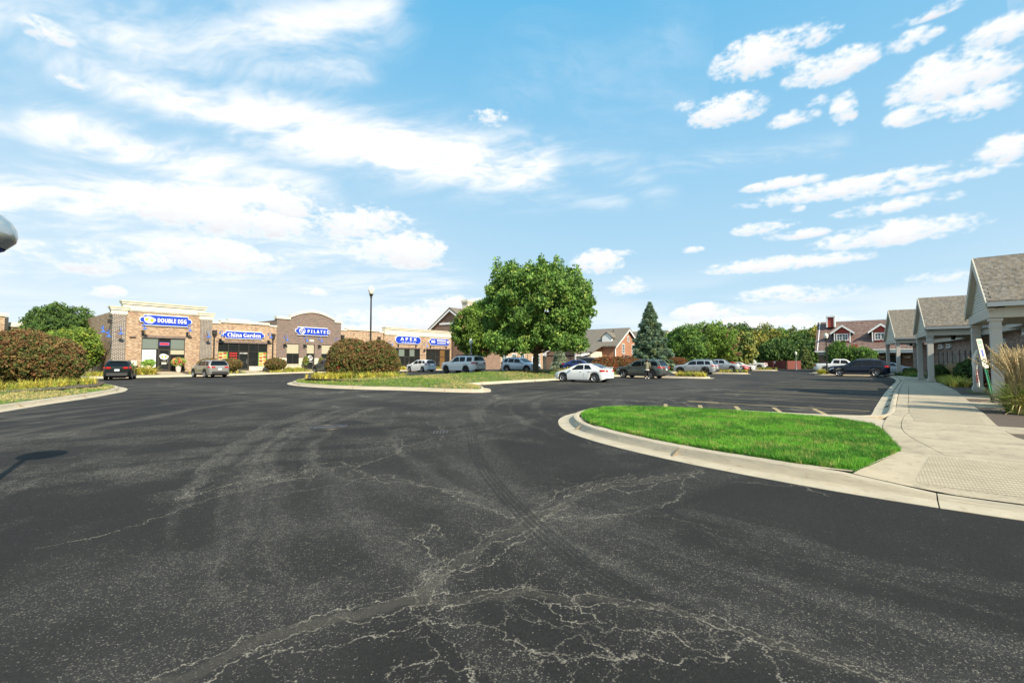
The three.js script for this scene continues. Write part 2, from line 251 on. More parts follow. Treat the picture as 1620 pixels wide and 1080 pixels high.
const M = {
  concrete: STD({ map: rep(T.concrete, 3), bumpMap: rep(T.grain, 1.0), bumpScale: 0.010, roughness: 0.92 }),
  kerb: STD({ map: rep(T.kerb, 2.4), bumpMap: rep(T.grain, 0.5), bumpScale: 0.006, roughness: 0.95 }),
  joint: STD({ color: rgb(0.06, 0.05, 0.04), roughness: 1 }),
  lawn: STD({ map: rep(T.lawn, 5), bumpMap: rep(T.grain, 0.5), bumpScale: 0.02, roughness: 1 }),
  turf: STD({ map: rep(T.turf, 1.2), roughness: 1 }),
  mulch: STD({ map: rep(T.mulch, 1.3), bumpMap: rep(T.mulch, 1.3), bumpScale: 0.03, roughness: 1 }),
  shingle: STD({ map: T.shingle, bumpMap: T.shingle, bumpScale: 0.012, roughness: 0.95 }),
  shingleRed: STD({ map: T.shingleRed, bumpMap: T.shingleRed, bumpScale: 0.012, roughness: 0.95 }),
  bark: STD({ map: T.bark, bumpMap: T.bark, bumpScale: 0.03, roughness: 1 }),
  cream: STD({ color: rgb(0.66, 0.60, 0.48), bumpMap: rep(T.grain, 1), bumpScale: 0.002, roughness: 0.85 }),
  creamCap: STD({ color: rgb(0.50, 0.46, 0.35), roughness: 0.8 }),
  stone: STD({ map: rep(T.concrete, 2), color: rgb(1.5, 1.55, 1.75), roughness: 0.9 }),
  white: STD({ color: rgb(0.78, 0.78, 0.76), roughness: 0.5 }),
  trim: STD({ color: rgb(0.50, 0.46, 0.38), roughness: 0.65 }),
  siding: STD({ color: rgb(0.60, 0.57, 0.47), roughness: 0.7 }),
  column: STD({ color: rgb(0.47, 0.44, 0.39), bumpMap: rep(T.grain, 0.8), bumpScale: 0.002, roughness: 0.8 }),
  gutter: STD({ color: rgb(0.30, 0.32, 0.33), roughness: 0.35, metalness: 0.3 }),
  darkMetal: STD({ color: rgb(0.035, 0.032, 0.03), roughness: 0.45, metalness: 0.4 }),
  bronze: STD({ color: rgb(0.06, 0.052, 0.046), roughness: 0.45, metalness: 0.5 }),
  black: STD({ color: rgb(0.012, 0.012, 0.013), roughness: 0.6 }),
  room: STD({ color: rgb(0.03, 0.027, 0.024), roughness: 0.9 }),
  glass: new THREE.MeshPhysicalMaterial({ color: rgb(0.018, 0.02, 0.02), roughness: 0.04, ior: 1.5 }),
  glassGreen: new THREE.MeshPhysicalMaterial({ color: rgb(0.16, 0.19, 0.165), roughness: 0.12, ior: 1.5 }),
  shade: STD({ color: rgb(0.42, 0.38, 0.27), roughness: 0.5 }),
  blue: STD({ color: rgb(0.010, 0.045, 0.42), roughness: 0.4 }),
  blueLamp: STD({ color: rgb(0.045, 0.16, 0.62), roughness: 0.35 }),
  yolk: STD({ color: rgb(0.85, 0.46, 0.02), roughness: 0.5 }),
  red: STD({ color: rgb(0.55, 0.03, 0.025), roughness: 0.5 }),
  redSiding: STD({ color: rgb(0.30, 0.045, 0.028), roughness: 0.7 }),
  redPost: STD({ color: rgb(0.42, 0.075, 0.03), roughness: 0.7 }),
  greenSign: STD({ color: rgb(0.01, 0.30, 0.20), roughness: 0.5 }),
  greenPost: STD({ color: rgb(0.045, 0.235, 0.13), roughness: 0.55, metalness: 0.2 }),
  lampGlobe: STD({ color: rgb(0.80, 0.77, 0.64), roughness: 0.35 }),
  silver: STD({ color: rgb(0.52, 0.54, 0.53), roughness: 0.28, metalness: 0.75 }),
  yellowPaint: STD({ color: rgb(0.36, 0.28, 0.14), roughness: 0.9 }),
  wornPaint: STD({ color: rgb(0.16, 0.135, 0.10), roughness: 0.95 }),
  skin: STD({ color: rgb(0.40, 0.22, 0.14), roughness: 0.6 }),
};
for (const k of ['Tan', 'Dark', 'Pila', 'Brown', 'Rose', 'Red']) M['brick' + k] = STD({ map: T['brick' + k], bumpMap: T['brick' + k], bumpScale: 0.006, roughness: 0.92 });
const font = await new FontLoader().loadAsync('fonts/droid/droid_sans_bold.typeface.json');
const fontSerif = await new FontLoader().loadAsync('fonts/droid/droid_serif_bold.typeface.json');
function textGeo(str, size, depth = 0.03, f = font, width) {
  const g = new TextGeometry(str, { font: f, size, depth, curveSegments: 4, bevelEnabled: false }); g.computeBoundingBox(); const b = g.boundingBox;
  g.translate(-(b.min.x + b.max.x) / 2, -(b.min.y + b.max.y) / 2, 0); if (width) g.scale(width / (b.max.x - b.min.x), 1, 1); return g;
}

// ---------- ground, parking lot, kerbs ----------
// the lot rises a little towards the row behind the long island
function lift(x, z) { return 0.32 * ss(-22, -28, x) * ss(-18, -29, z) * (1 - 0.6 * ss(-37, -48, x)) * (1 - ss(-60, -75, z)); }
struct('ground', uvm(new THREE.PlaneGeometry(1600, 1600, 8, 8).rotateX(-Math.PI / 2).translate(-100, -0.16, -200)), M.lawn);

// cracks, worn streaks, sealed seams and tyre marks in world coordinates [x, z]
const SEAMS = [
  [[-2.8, 0.4], [-2.72, -0.74], [-2.7, -1.13], [-2.68, -1.47], [-2.46, -1.77], [-2.39, -2.01], [-2.45, -2.3], [-2.64, -2.9], [-2.65, -3.62], [-2.72, -4.46], [-2.65, -5.25], [-2.31, -5.83], [-1.94, -6.77]],
  [[-2.65, -3.62], [-2.66, -4.23], [-2.86, -5.05], [-2.6, -5.95]],
  [[-2.26, -2.06], [-1.93, -2.43], [-1.59, -2.6], [-1.25, -2.82], [-0.89, -2.92], [-0.56, -2.98], [-0.17, -2.93], [0.3, -2.85], [1.2, -2.7]],
  [[-5.65, -13.33], [-6.43, -21.66], [-6.74, -33.83], [-5.6, -49.48]], [[-3.88, -15.66], [-3.44, -25.61], [-3.28, -44.27]],
];
const TYRES = [[[-6.9, -7.6], [-6.56, -6.93], [-5.19, -5.58], [-4.06, -4.64], [-3.35, -4.11], [-2.65, -3.62], [-2.15, -3.32], [-1.71, -3.07], [-1.44, -2.98], [-1.19, -2.87]]];
const CRACKS = [
  [[-2.3, -1.84], [-2.49, -2.09], [-2.68, -2.44], [-3.17, -2.7], [-3.29, -3.0], [-3.07, -2.87]], [[-5.34, -3.42], [-5.3, -3.88], [-4.57, -3.83], [-4.11, -3.84], [-3.4, -3.63], [-2.74, -3.66]],
  [[-5.52, -0.58], [-5.42, -0.92], [-5.5, -1.24], [-5.8, -1.74], [-6.02, -2.32], [-6.11, -2.81], [-6.4, -3.48], [-6.15, -3.94]], [[-6.11, -2.81], [-5.95, -3.15], [-6.74, -3.47], [-6.5, -3.94], [-5.08, -3.63], [-4.34, -3.84], [-3.67, -3.86]],
  [[-2.56, -1.07], [-2.43, -1.27], [-2.23, -1.61], [-2.05, -1.92], [-1.8, -1.99], [-1.54, -2.05], [-1.29, -2.11], [-0.89, -2.39], [-0.64, -2.62]], [[-1.88, -2.58], [-1.64, -2.46], [-1.24, -2.44], [-0.96, -2.58], [-0.67, -2.6], [-0.54, -2.91], [-0.36, -2.61], [0.2, -2.4]],
  [[-2.17, -2.04], [-2.06, -2.27], [-1.95, -2.52], [-1.72, -2.65], [-1.27, -2.49]], [[-2.87, -4.06], [-2.99, -4.9], [-2.75, -5.28], [-2.27, -5.13], [-2.11, -5.98], [-1.94, -6.77]], [[-2.54, -3.81], [-2.25, -4.17], [-1.88, -4.58], [-1.77, -5.21], [-2.03, -6.47]],
  [[-7.75, -5.98], [-6.46, -5.12], [-6.23, -4.44], [-5.97, -3.82]], [[-7.81, -5.0], [-6.79, -5.39], [-7.03, -6.55], [-7.0, -7.69], [-7.2, -10.5]], [[-2.6, -2.37], [-2.38, -2.48], [-2.33, -2.86], [-2.59, -3.55]], [[-6.17, -1.73], [-6.36, -2.23], [-6.34, -2.83]],
  [[-2.0, -1.5], [-1.7, -1.7], [-1.45, -1.62], [-1.1, -1.9], [-0.7, -2.0], [-0.3, -1.9]], [[-1.5, -2.05], [-1.35, -2.3], [-1.05, -2.25]],
];
const STREAKS = [ // worn streaks: [points, half width, strength]
  [[[-1.53, -4.86], [-0.61, -4.72], [-0.24, -4.52], [0.38, -4.54], [1.4, -4.8]], 0.10, 0.9], [[[-1.94, -3.17], [-1.37, -3.09], [-0.77, -3.15], [-0.27, -3.2], [0.9, -3.0]], 0.2, 0.8], [[[-2.2, -3.8], [-0.85, -3.51], [-0.14, -3.65], [0.42, -3.6], [1.4, -3.3]], 0.16, 0.8],
  [[[-13.64, -0.83], [-13.28, -2.71], [-12.15, -4.94], [-11.32, -7.23], [-9.66, -10.6]], 0.35, 0.55], [[[-12.2, -0.3], [-11.6, -2.4], [-10.6, -4.6], [-9.4, -6.9], [-8.0, -10]], 0.25, 0.6], [[[-8.5, -0.54], [-8.32, -1.72], [-7.81, -3.19], [-6.8, -4.85], [-6.42, -7.04]], 0.28, 0.6], [[[-9.6, -0.4], [-9.2, -2.2], [-8.6, -4], [-7.6, -6], [-7, -9]], 0.3, 0.5],
  [[[-2.9, -0.2], [-2.9, -1.3], [-2.75, -2.1], [-3.0, -3.0], [-2.95, -4.4]], 0.3, 0.5], [[[-3.9, -0.5], [-3.7, -1.5], [-4.1, -2.4], [-4.6, -3.2]], 0.5, 0.35], [[[-5.6, -3.6], [-4.4, -3.75], [-3.4, -3.7], [-2.7, -3.8]], 0.25, 0.7], [[[-4.6, -4.9], [-3.7, -4.4], [-2.9, -4.0], [-2.2, -4.4]], 0.3, 0.6],
  [[[-6.6, -7.0], [-5.2, -5.6], [-3.4, -4.2], [-2.1, -3.3], [-1.1, -2.9]], 0.34, 0.75], [[[-1.1, -2.9], [-0.2, -3.1], [0.8, -3.4]], 0.3, 0.6], [[[-3.0, -3.4], [-2.3, -5.0], [-1.9, -6.8]], 0.35, 0.7],
  [[[-28, -7], [-20, -8.4], [-12, -8.6], [-8, -9.2]], 0.5, 0.5], [[[-30, -10], [-20, -12], [-12, -13], [-8, -18], [-9, -40]], 1.0, 0.5], [[[-38, -9], [-24, -11], [-15, -13], [-11, -20], [-11, -45]], 1.2, 0.5],
];
function paintLot(x0, z0, sx, sz, N, near, fine = false) {
  const worn = new Float32Array(N * N), seal = new Float32Array(N * N), dark = new Float32Array(N * N), px = N / sx, pz = N / sz, R = rng(5);
  function stamp(a, x, z, r, s) {
    const ci = (x - x0) * px, cj = (z - z0) * pz, ri = Math.max(r * px, 0.7), rj = Math.max(r * pz, 0.7);
    for (let j = Math.max(0, Math.floor(cj - rj)); j <= Math.min(N - 1, cj + rj); j++) for (let i = Math.max(0, Math.floor(ci - ri)); i <= Math.min(N - 1, ci + ri); i++) {
      const d = ((i - ci) / ri) ** 2 + ((j - cj) / rj) ** 2; if (d < 1) { const o = j * N + i; a[o] = Math.max(a[o], s * (1 - d * d)); }
    }
  }
  function run(P, step, f) { for (let k = 0; k + 1 < P.length; k++) { const [ax, az] = P[k], [bx, bz] = P[k + 1], l = Math.hypot(bx - ax, bz - az), n = Math.ceil(l / step); for (let q = 0; q < n; q++) { const t = q / n; f(mix(ax, bx, t), mix(az, bz, t), (bx - ax) / l, (bz - az) / l); } } }
  const wob = (x, z, a) => [x + (fbm(x * 6 + 3, z * 6, 3) - 0.5) * a, z + (fbm(x * 6 + 90, z * 6 + 50, 3) - 0.5) * a];
  const crack = (P, w, s) => run(P, 0.006, (x, z, dx, dz) => {
    const [a0, b0] = wob(x, z, 0.22), a = a0 + (fbm(x * 38 + 7, z * 38, 2) - 0.5) * 0.05, b = b0 + (fbm(x * 38 + 70, z * 38 + 31, 2) - 0.5) * 0.05; const v = s * (0.45 + 0.55 * ss(0.12, 0.6, vn(x * 8, z * 8))) * (0.7 + 0.3 * R());
    stamp(worn, a, b, w * (0.4 + 0.7 * R()), v);
    if (R() < 0.34) { const e = (R() + R() + R() - 1.5) * w * 11; stamp(worn, a - dz * e, b + dx * e, 0.003 + R() * 0.004, v * 0.8); }
  });
  const grow = (x, z, ang, len, w, s, d) => {
    const P = [[x, z]]; const n = Math.max(3, Math.floor(len / 0.16)); let a = ang;
    for (let k = 0; k < n; k++) { a += (R() - 0.5) * 1.1; x += Math.cos(a) * 0.16; z += Math.sin(a) * 0.16; P.push([x, z]); if (d < 2 && R() < 0.12) grow(x, z, a + (R() < 0.5 ? 1 : -1) * (0.6 + R() * 0.8), len * 0.5, w * 0.8, s * 0.9, d + 1); }
    crack(P, w, s);
  };
  for (const S of SEAMS) { const k = SEAMS.indexOf(S), w = k === 2 ? 0.05 : k === 1 ? 0.035 : 0.052; run(S, 0.012, (x, z) => { const [a, b] = wob(x, z, 0.2); stamp(k > 2 ? dark : seal, a, b, w * (0.35 + 1.3 * vn(x * 3, z * 3)), (k === 2 ? 0.5 : 0.85) * (0.5 + 0.5 * vn(x * 2 + 9, z * 2))); }); }
  for (const S of SEAMS.slice(0, 3)) for (const e of [-0.07, 0.07]) crack(S.map(([x, z]) => [x + e, z + e * 0.4]), 0.0075, 1);
  for (const P of TYRES) for (const e of [-0.09, -0.04, 0.02, 0.08]) run(P, 0.02, (x, z, dx, dz) => stamp(dark, x - dz * e, z + dx * e, 0.026, 0.75));
  for (const P of CRACKS) { crack(P, 0.0075, 1); }
  for (const P of [...CRACKS, ...SEAMS.slice(0, 3)]) for (const [x, z] of P) if (R() < 0.5) grow(x, z, R() * 6.28, 0.3 + R() * 0.9, 0.005, 0.75, 1);
  for (let k = 0; k < 16; k++) { const x = mix(-9, 1.2, R()), z = mix(-8, -0.6, R()); if (fbm(x * 0.5 + 9, z * 0.5, 2) > 0.5) grow(x, z, R() * 6.28, 0.5 + R() * 1.4, 0.0045, 0.5, 1); }
  for (let k = 0; k < 70; k++) { const x = mix(-40, 0, R()), z = mix(-30, -7, R()); grow(x, z, R() * 6.28, 1 + R() * 3, 0.012, 0.55, 1); }
  const wear = new Float32Array(N * N);
  for (const [P, w, s] of STREAKS) run(smooth(P, 24), near ? 0.03 : 0.12, (x, z) => { stamp(wear, x, z, w * 1.6, s); });
  return tex(N, (i, j, o) => {
    const q = j * N + i, x = x0 + (i + 0.5) / px, z = z0 + (j + 0.5) / pz;
    const big = fbm(x * 0.23 + 4, z * 0.23 + 8, 3), mid = fbm(x * 1.1 + 3, z * 1.1, 4);
    // wear follows the way cars turn: streaky along curves round the island
    const rr = Math.hypot(x - 1.5, z + 20), an = Math.atan2(z + 20, x - 1.5);
    const st = fbm(rr * 2.6 + mid * 1.2, an * 2.2 + 7, 4), st2 = fbm(rr * 7 + mid, an * 4 + 3, 3);
    const patchy = ss(0.42, 0.75, fbm(x * 1.7 + 40, z * 1.7 + 20, 4));
    let density = 0.10 * ss(0.35, 0.62, big) + 0.55 * ss(0.52, 0.74, st) * (0.4 + 0.6 * st2) + 0.30 * patchy * ss(0.4, 0.6, mid) + 0.5 * wear[q] * (0.35 + 0.9 * st2);
    density *= 0.75 + 0.25 * ss(-9, -3, z);
    const c1 = vn(x * 70, z * 70), c2 = h2(i * 7 + 3, j), c3 = vn(x * 21, z * 21);
    let grit;
    if (fine) { // single pale stones, a few millimetres each
      const cs = 0.0085, u = x / cs, w = z / cs, ci = Math.floor(u), cj = Math.floor(w), p = h2(ci * 3 + 11, cj * 7), q = h2(ci + 500, cj * 3 + 1), du = u - ci - 0.3 - 0.4 * q, dw = w - cj - 0.3 - 0.4 * h2(ci * 5, cj + 77), rad = 0.22 + 0.4 * h2(ci + 9, cj * 9);
      grit = p < density * 0.55 * (0.15 + 1.5 * c3) + 0.002 ? (0.35 + 0.65 * q) * ss(rad, rad * 0.5, Math.hypot(du, dw)) : 0;
    } else grit = near ? (h2(i * 3 + 1, j * 5) < density * 0.5 * (0.3 + 1.3 * c3) + 0.004 ? 0.35 + 0.55 * c2 : 0) : density * 0.55 * (0.4 + 0.9 * h2(i, j));
    let v = 0.0178 * (0.75 + 0.5 * mid) * (near ? 0.45 + 0.7 * c2 + 0.4 * c1 : 0.85 + 0.3 * h2(i + 5, j)) + 0.022 * density * (near ? 1 : 0.6);
    let r = v * 1.07, g = v * 1.0, b = v * 0.93;
    const a = clamp(grit * (near ? 0.95 : 0.55) + worn[q] * (near ? 0.85 : 0.6) * (0.55 + 0.9 * c2));
    r = mix(r, 0.33, a); g = mix(g, 0.295, a); b = mix(b, 0.235, a);
    const s = seal[q] * 0.85; r = mix(r, 0.070, s); g = mix(g, 0.062, s); b = mix(b, 0.050, s);
    const d = dark[q] * 0.92 * (0.6 + 0.4 * c1); r = mix(r, 0.014, d); g = mix(g, 0.014, d); b = mix(b, 0.014, d);
    o[0] = r; o[1] = g; o[2] = b;
  });
}
{
  const grainT = rep(T.grain, 0.9);
  const A = [-6, -7, 8, 8], B = [-14, -14.5, 16, 16], F = [-62, -112, 70, 124];
  const mats = [A, B, F].map(([x0, z0, sx, sz], k) => { const t = paintLot(x0, z0, sx, sz, 2048, k < 2, k === 0); t.wrapS = t.wrapT = THREE.ClampToEdgeWrapping; t.repeat.set(1 / sx, 1 / sz); t.offset.set(-x0 / sx, -z0 / sz); return new THREE.MeshPhysicalMaterial({ map: t, bumpMap: k < 2 ? grainT : rep(T.grain, 1.8), bumpScale: k < 2 ? 0.012 : 0.008, roughness: 0.92, specularIntensity: 0.45 }); });
  const grid = (x0, x1, z0, z1, n, m) => { const p = [], uv = [], ix = []; for (let j = 0; j <= m; j++) for (let i = 0; i <= n; i++) { const x = mix(x0, x1, i / n), z = mix(z0, z1, j / m); p.push(x, lift(x, z), z); uv.push(x, z); } for (let j = 0; j < m; j++) for (let i = 0; i < n; i++) { const a = j * (n + 1) + i; ix.push(a, a + n + 1, a + 1, a + 1, a + n + 1, a + n + 2); } const g = new THREE.BufferGeometry(); g.setAttribute('position', new THREE.Float32BufferAttribute(p, 3)); g.setAttribute('uv', new THREE.Float32BufferAttribute(uv, 2)); g.setIndex(ix); g.computeVertexNormals(); return g; };
  struct('parking_lot', grid(-6, 2, -7, 1, 2, 2), mats[0], 'dark sealed asphalt with pale cracks right before the camera');
  struct('parking_lot', join([grid(-14, -6, -14.5, 1.5, 2, 2), grid(-6, 2, -14.5, -7, 2, 2), grid(-6, 2, 1, 1.5, 2, 1)]), mats[1], 'dark sealed asphalt with worn streaks in front of the grass island');
  struct('parking_lot', join([grid(-62, -14, -112, 12, 48, 124), grid(-14, 8, -112, -14.5, 22, 60), grid(2, 8, -14.5, 12, 2, 4), grid(-14, 2, 1.5, 12, 2, 2)]), mats[2], 'dark asphalt of the far parking rows and drive aisles');
}
// kerb with gutter pan: path is the outer edge of the pan; height factor hf(x, z)
function kerb(name, pts, n, { closed = false, hf = () => 1, pan = 0.34, seg = 3, base = (x, z) => lift(x, z) } = {}, label) {
  const P = smooth(pts, n, closed), N = normals(P, closed), root = structGroup(name, label);
  const prof = [[0, -0.12], [0, 0.006], [pan * 0.92, 0.012], [pan, 0.03], [pan + 0.025, 0.095], [pan + 0.055, 0.14], [pan + 0.10, 0.152], [pan + 0.18, 0.152], [pan + 0.20, 0.14], [pan + 0.20, -0.12]];
  let len = 0, start = 0, lens = [0]; const count = closed ? P.length + 1 : P.length;
  for (let i = 1; i < count; i++) { const a = P[i - 1], b = P[i % P.length]; len += Math.hypot(b[0] - a[0], b[1] - a[1]); lens.push(len); }
  const build = (i0, i1) => {
    const pos = [], uv = [], ix = [], m = prof.length;
    const put = (i, k) => { const c = i % P.length, [o, y] = prof[k], x = P[c][0] + N[c][0] * o, z = P[c][1] + N[c][1] * o, f = hf(x, z); return [x, base(x, z) + (y > 0.02 ? 0.02 + (y - 0.02) * f : y), z]; };
    for (let i = i0; i <= i1; i++) for (let k = 0; k < m; k++) { let q = put(i, k); if (i === i0 || i === i1) { const r = put(i === i0 ? i0 + 1 : i1 - 1, k), L = Math.hypot(r[0] - q[0], r[2] - q[2]) || 1, e = 0.006 / L; q = q.map((v, c) => v + (r[c] - v) * e); } pos.push(...q); uv.push(lens[i], k * 0.12); }
    for (let i = 0; i < i1 - i0; i++) for (let k = 0; k < m - 1; k++) { const a = i * m + k; ix.push(a, a + 1, a + m, a + 1, a + m + 1, a + m); }
    for (const [e, fl] of [[0, 1], [(i1 - i0) * m, 0]]) for (let k = 1; k < m - 1; k++) fl ? ix.push(e, e + k + 1, e + k) : ix.push(e, e + k, e + k + 1);
    const g = new THREE.BufferGeometry(); g.setAttribute('position', new THREE.Float32BufferAttribute(pos, 3)); g.setAttribute('uv', new THREE.Float32BufferAttribute(uv, 2)); g.setIndex(ix);
    part('kerb_stone', toCreasedNormals(g, 0.7), M.kerb, root);
  };
  for (let i = 1; i < count; i++) if (lens[i] - lens[start] >= seg || i === count - 1) { build(start, i); start = i; }
  return P;
}
// raised bed over a closed outline: rings drawn in towards a spine segment
function bed(name, outline, y0, h, spine, mat, label, lifted = true) {
  const [ax, az, bx, bz] = spine, pos = [], ix = [], K = 7, n = outline.length;
  for (let k = 0; k <= K; k++) for (const [x, z] of outline) { const t = k / K, l2 = (bx - ax) ** 2 + (bz - az) ** 2 || 1, q = clamp(((x - ax) * (bx - ax) + (z - az) * (bz - az)) / l2), cx = ax + q * (bx - ax), cz = az + q * (bz - az), X = mix(x, cx, t), Z = mix(z, cz, t); pos.push(X, y0 + h * (1 - (1 - t) ** 2) + (lifted ? lift(X, Z) : 0), Z); }
  for (let k = 0; k < K; k++) for (let i = 0; i < n; i++) { const a = k * n + i, b = k * n + (i + 1) % n; ix.push(a, b, a + n, b, b + n, a + n); }
  const g = new THREE.BufferGeometry(); g.setAttribute('position', new THREE.Float32BufferAttribute(pos, 3)); g.setIndex(ix); g.computeVertexNormals(); if (g.attributes.normal.getY(n * 3) < 0) { for (let i = 0; i < ix.length; i += 3) { const t = ix[i]; ix[i] = ix[i + 1]; ix[i + 1] = t; } g.setIndex(ix); g.computeVertexNormals(); }
  const nr = g.attributes.normal; const uv = new Float32Array(pos.length / 3 * 2); for (let i = 0; i < pos.length / 3; i++) { uv[2 * i] = pos[3 * i]; uv[2 * i + 1] = pos[3 * i + 2]; if (nr.getY(i) < 0) nr.setXYZ(i, -nr.getX(i), -nr.getY(i), -nr.getZ(i)); }
  g.setAttribute('uv', new THREE.BufferAttribute(uv, 2)); return struct(name, g, mat, label);
}
// near island, kerb line and sidewalk on the right
const nearPts = [[7, -6.75], [4, -6.68], [1.6, -6.62], [0.4, -6.63], [-0.5, -6.72], [-2, -7.05], [-3.3, -7.5], [-4.5, -8.1], [-5.4, -8.75], [-6.1, -9.55], [-6.7, -10.55], [-7.0, -11.6], [-6.95, -12.7], [-6.4, -13.6], [-5.4, -14.25], [-4.2, -14.6], [-2, -14.95], [-0.75, -15.15], [-0.25, -15.6], [-0.1, -16.6], [0.02, -19.5], [0.41, -28.7], [0.9, -37.9], [1.35, -46], [1.46, -51.5], [1.2, -57.5], [0.6, -60]];
kerb('kerb', nearPts, 150, { hf: (x, z) => (z > -8 ? mix(1, 0.12, ss(-0.5, 0.75, x)) : 1), seg: 3.05 }, 'pale concrete kerb and gutter round the bright green grass island and along the sidewalk');
const nearGrass = [[-0.22, -7.42], [-0.9, -7.45], [-2.1, -7.72], [-3.1, -8.1], [-4.2, -8.67], [-5.05, -9.25], [-5.7, -10.0], [-6.2, -10.85], [-6.42, -11.7], [-6.35, -12.5], [-5.95, -13.1], [-5.1, -13.55], [-4.0, -13.85], [-2.2, -13.9], [-0.8, -13.65], [-0.05, -12.9], [0.1, -12], [0.3, -9.5]];
struct('grass_island', uvm(slab(nearGrass.map(([x, z]) => [x, -z]), 0.15).rotateX(-Math.PI / 2).translate(0, -0.005, 0)), M.turf, 'soil under the bright green grass of the near island');
struct('island_edging', sheet([[-0.25, -7.35], [-0.9, -7.3], [-2.1, -7.55], [-4.3, -8.55], [-5.75, -9.95], [-6.45, -11.6], [-6.3, -12.9], [-5.3, -13.75], [-4.0, -14.15], [-2, -14.45], [-0.2, -14.7], [0.2, -14.2], [0.13, -12.9], [0.12, -12], [0.33, -9.45]].reverse(), 0.139), M.kerb, 'concrete strip along the far side of the grass island');
const XL = [[-7.18, -0.24], [-7.6, -0.16], [-9.44, 0.32], [-12, 0.13], [-13, 0.14], [-14.2, 0.2], [-15.6, 0.31], [-16.6, 0.46], [-19.5, 0.575], [-28.7, 0.965], [-37.9, 1.455], [-46, 1.905], [-51.5, 2.015], [-58, 1.72]], XR = [[-7.18, 4.5], [-8, 4.2], [-9.4, 3.4], [-11, 2.3], [-12.5, 2.02], [-14.6, 2.1], [-17.3, 2.3], [-19.5, 2.42], [-23.5, 2.67], [-30.3, 3.1], [-38, 3.3], [-46, 3.4], [-52, 3.3], [-58, 2.9]];
const lerpTab = (T, z) => { for (let i = 0; i + 1 < T.length; i++) if (z <= T[i][0] && z >= T[i + 1][0]) return mix(T[i][1], T[i + 1][1], (T[i][0] - z) / (T[i][0] - T[i + 1][0])); return z > T[0][0] ? T[0][1] : T[T.length - 1][1]; };
T.stamp = tex(512, (i, j, o) => { const a = ((i + j) % 32 + 32) % 32, b = ((i - j) % 32 + 32) % 32, v = (a < 8 || b < 8) ? 0 : 1; const f = 0.85 + 0.15 * h2(i, j); o[0] = o[1] = o[2] = v * f; }, false);
T.stampC = tex(512, (i, j, o) => { const a = ((i + j) % 32 + 32) % 32, b = ((i - j) % 32 + 32) % 32, v = ((a < 8 || b < 8) ? 0.60 : 1.16) * (0.86 + 0.2 * h2(i, j)) * (0.85 + 0.3 * tfbm(i / 64, j / 64, 8, 8, 3)); o[0] = 0.46 * v; o[1] = 0.385 * v; o[2] = 0.27 * v; });
M.stamped = STD({ map: rep(T.stampC, 1.15), bumpMap: rep(T.stamp, 1.15), bumpScale: 0.015, roughness: 0.95 });
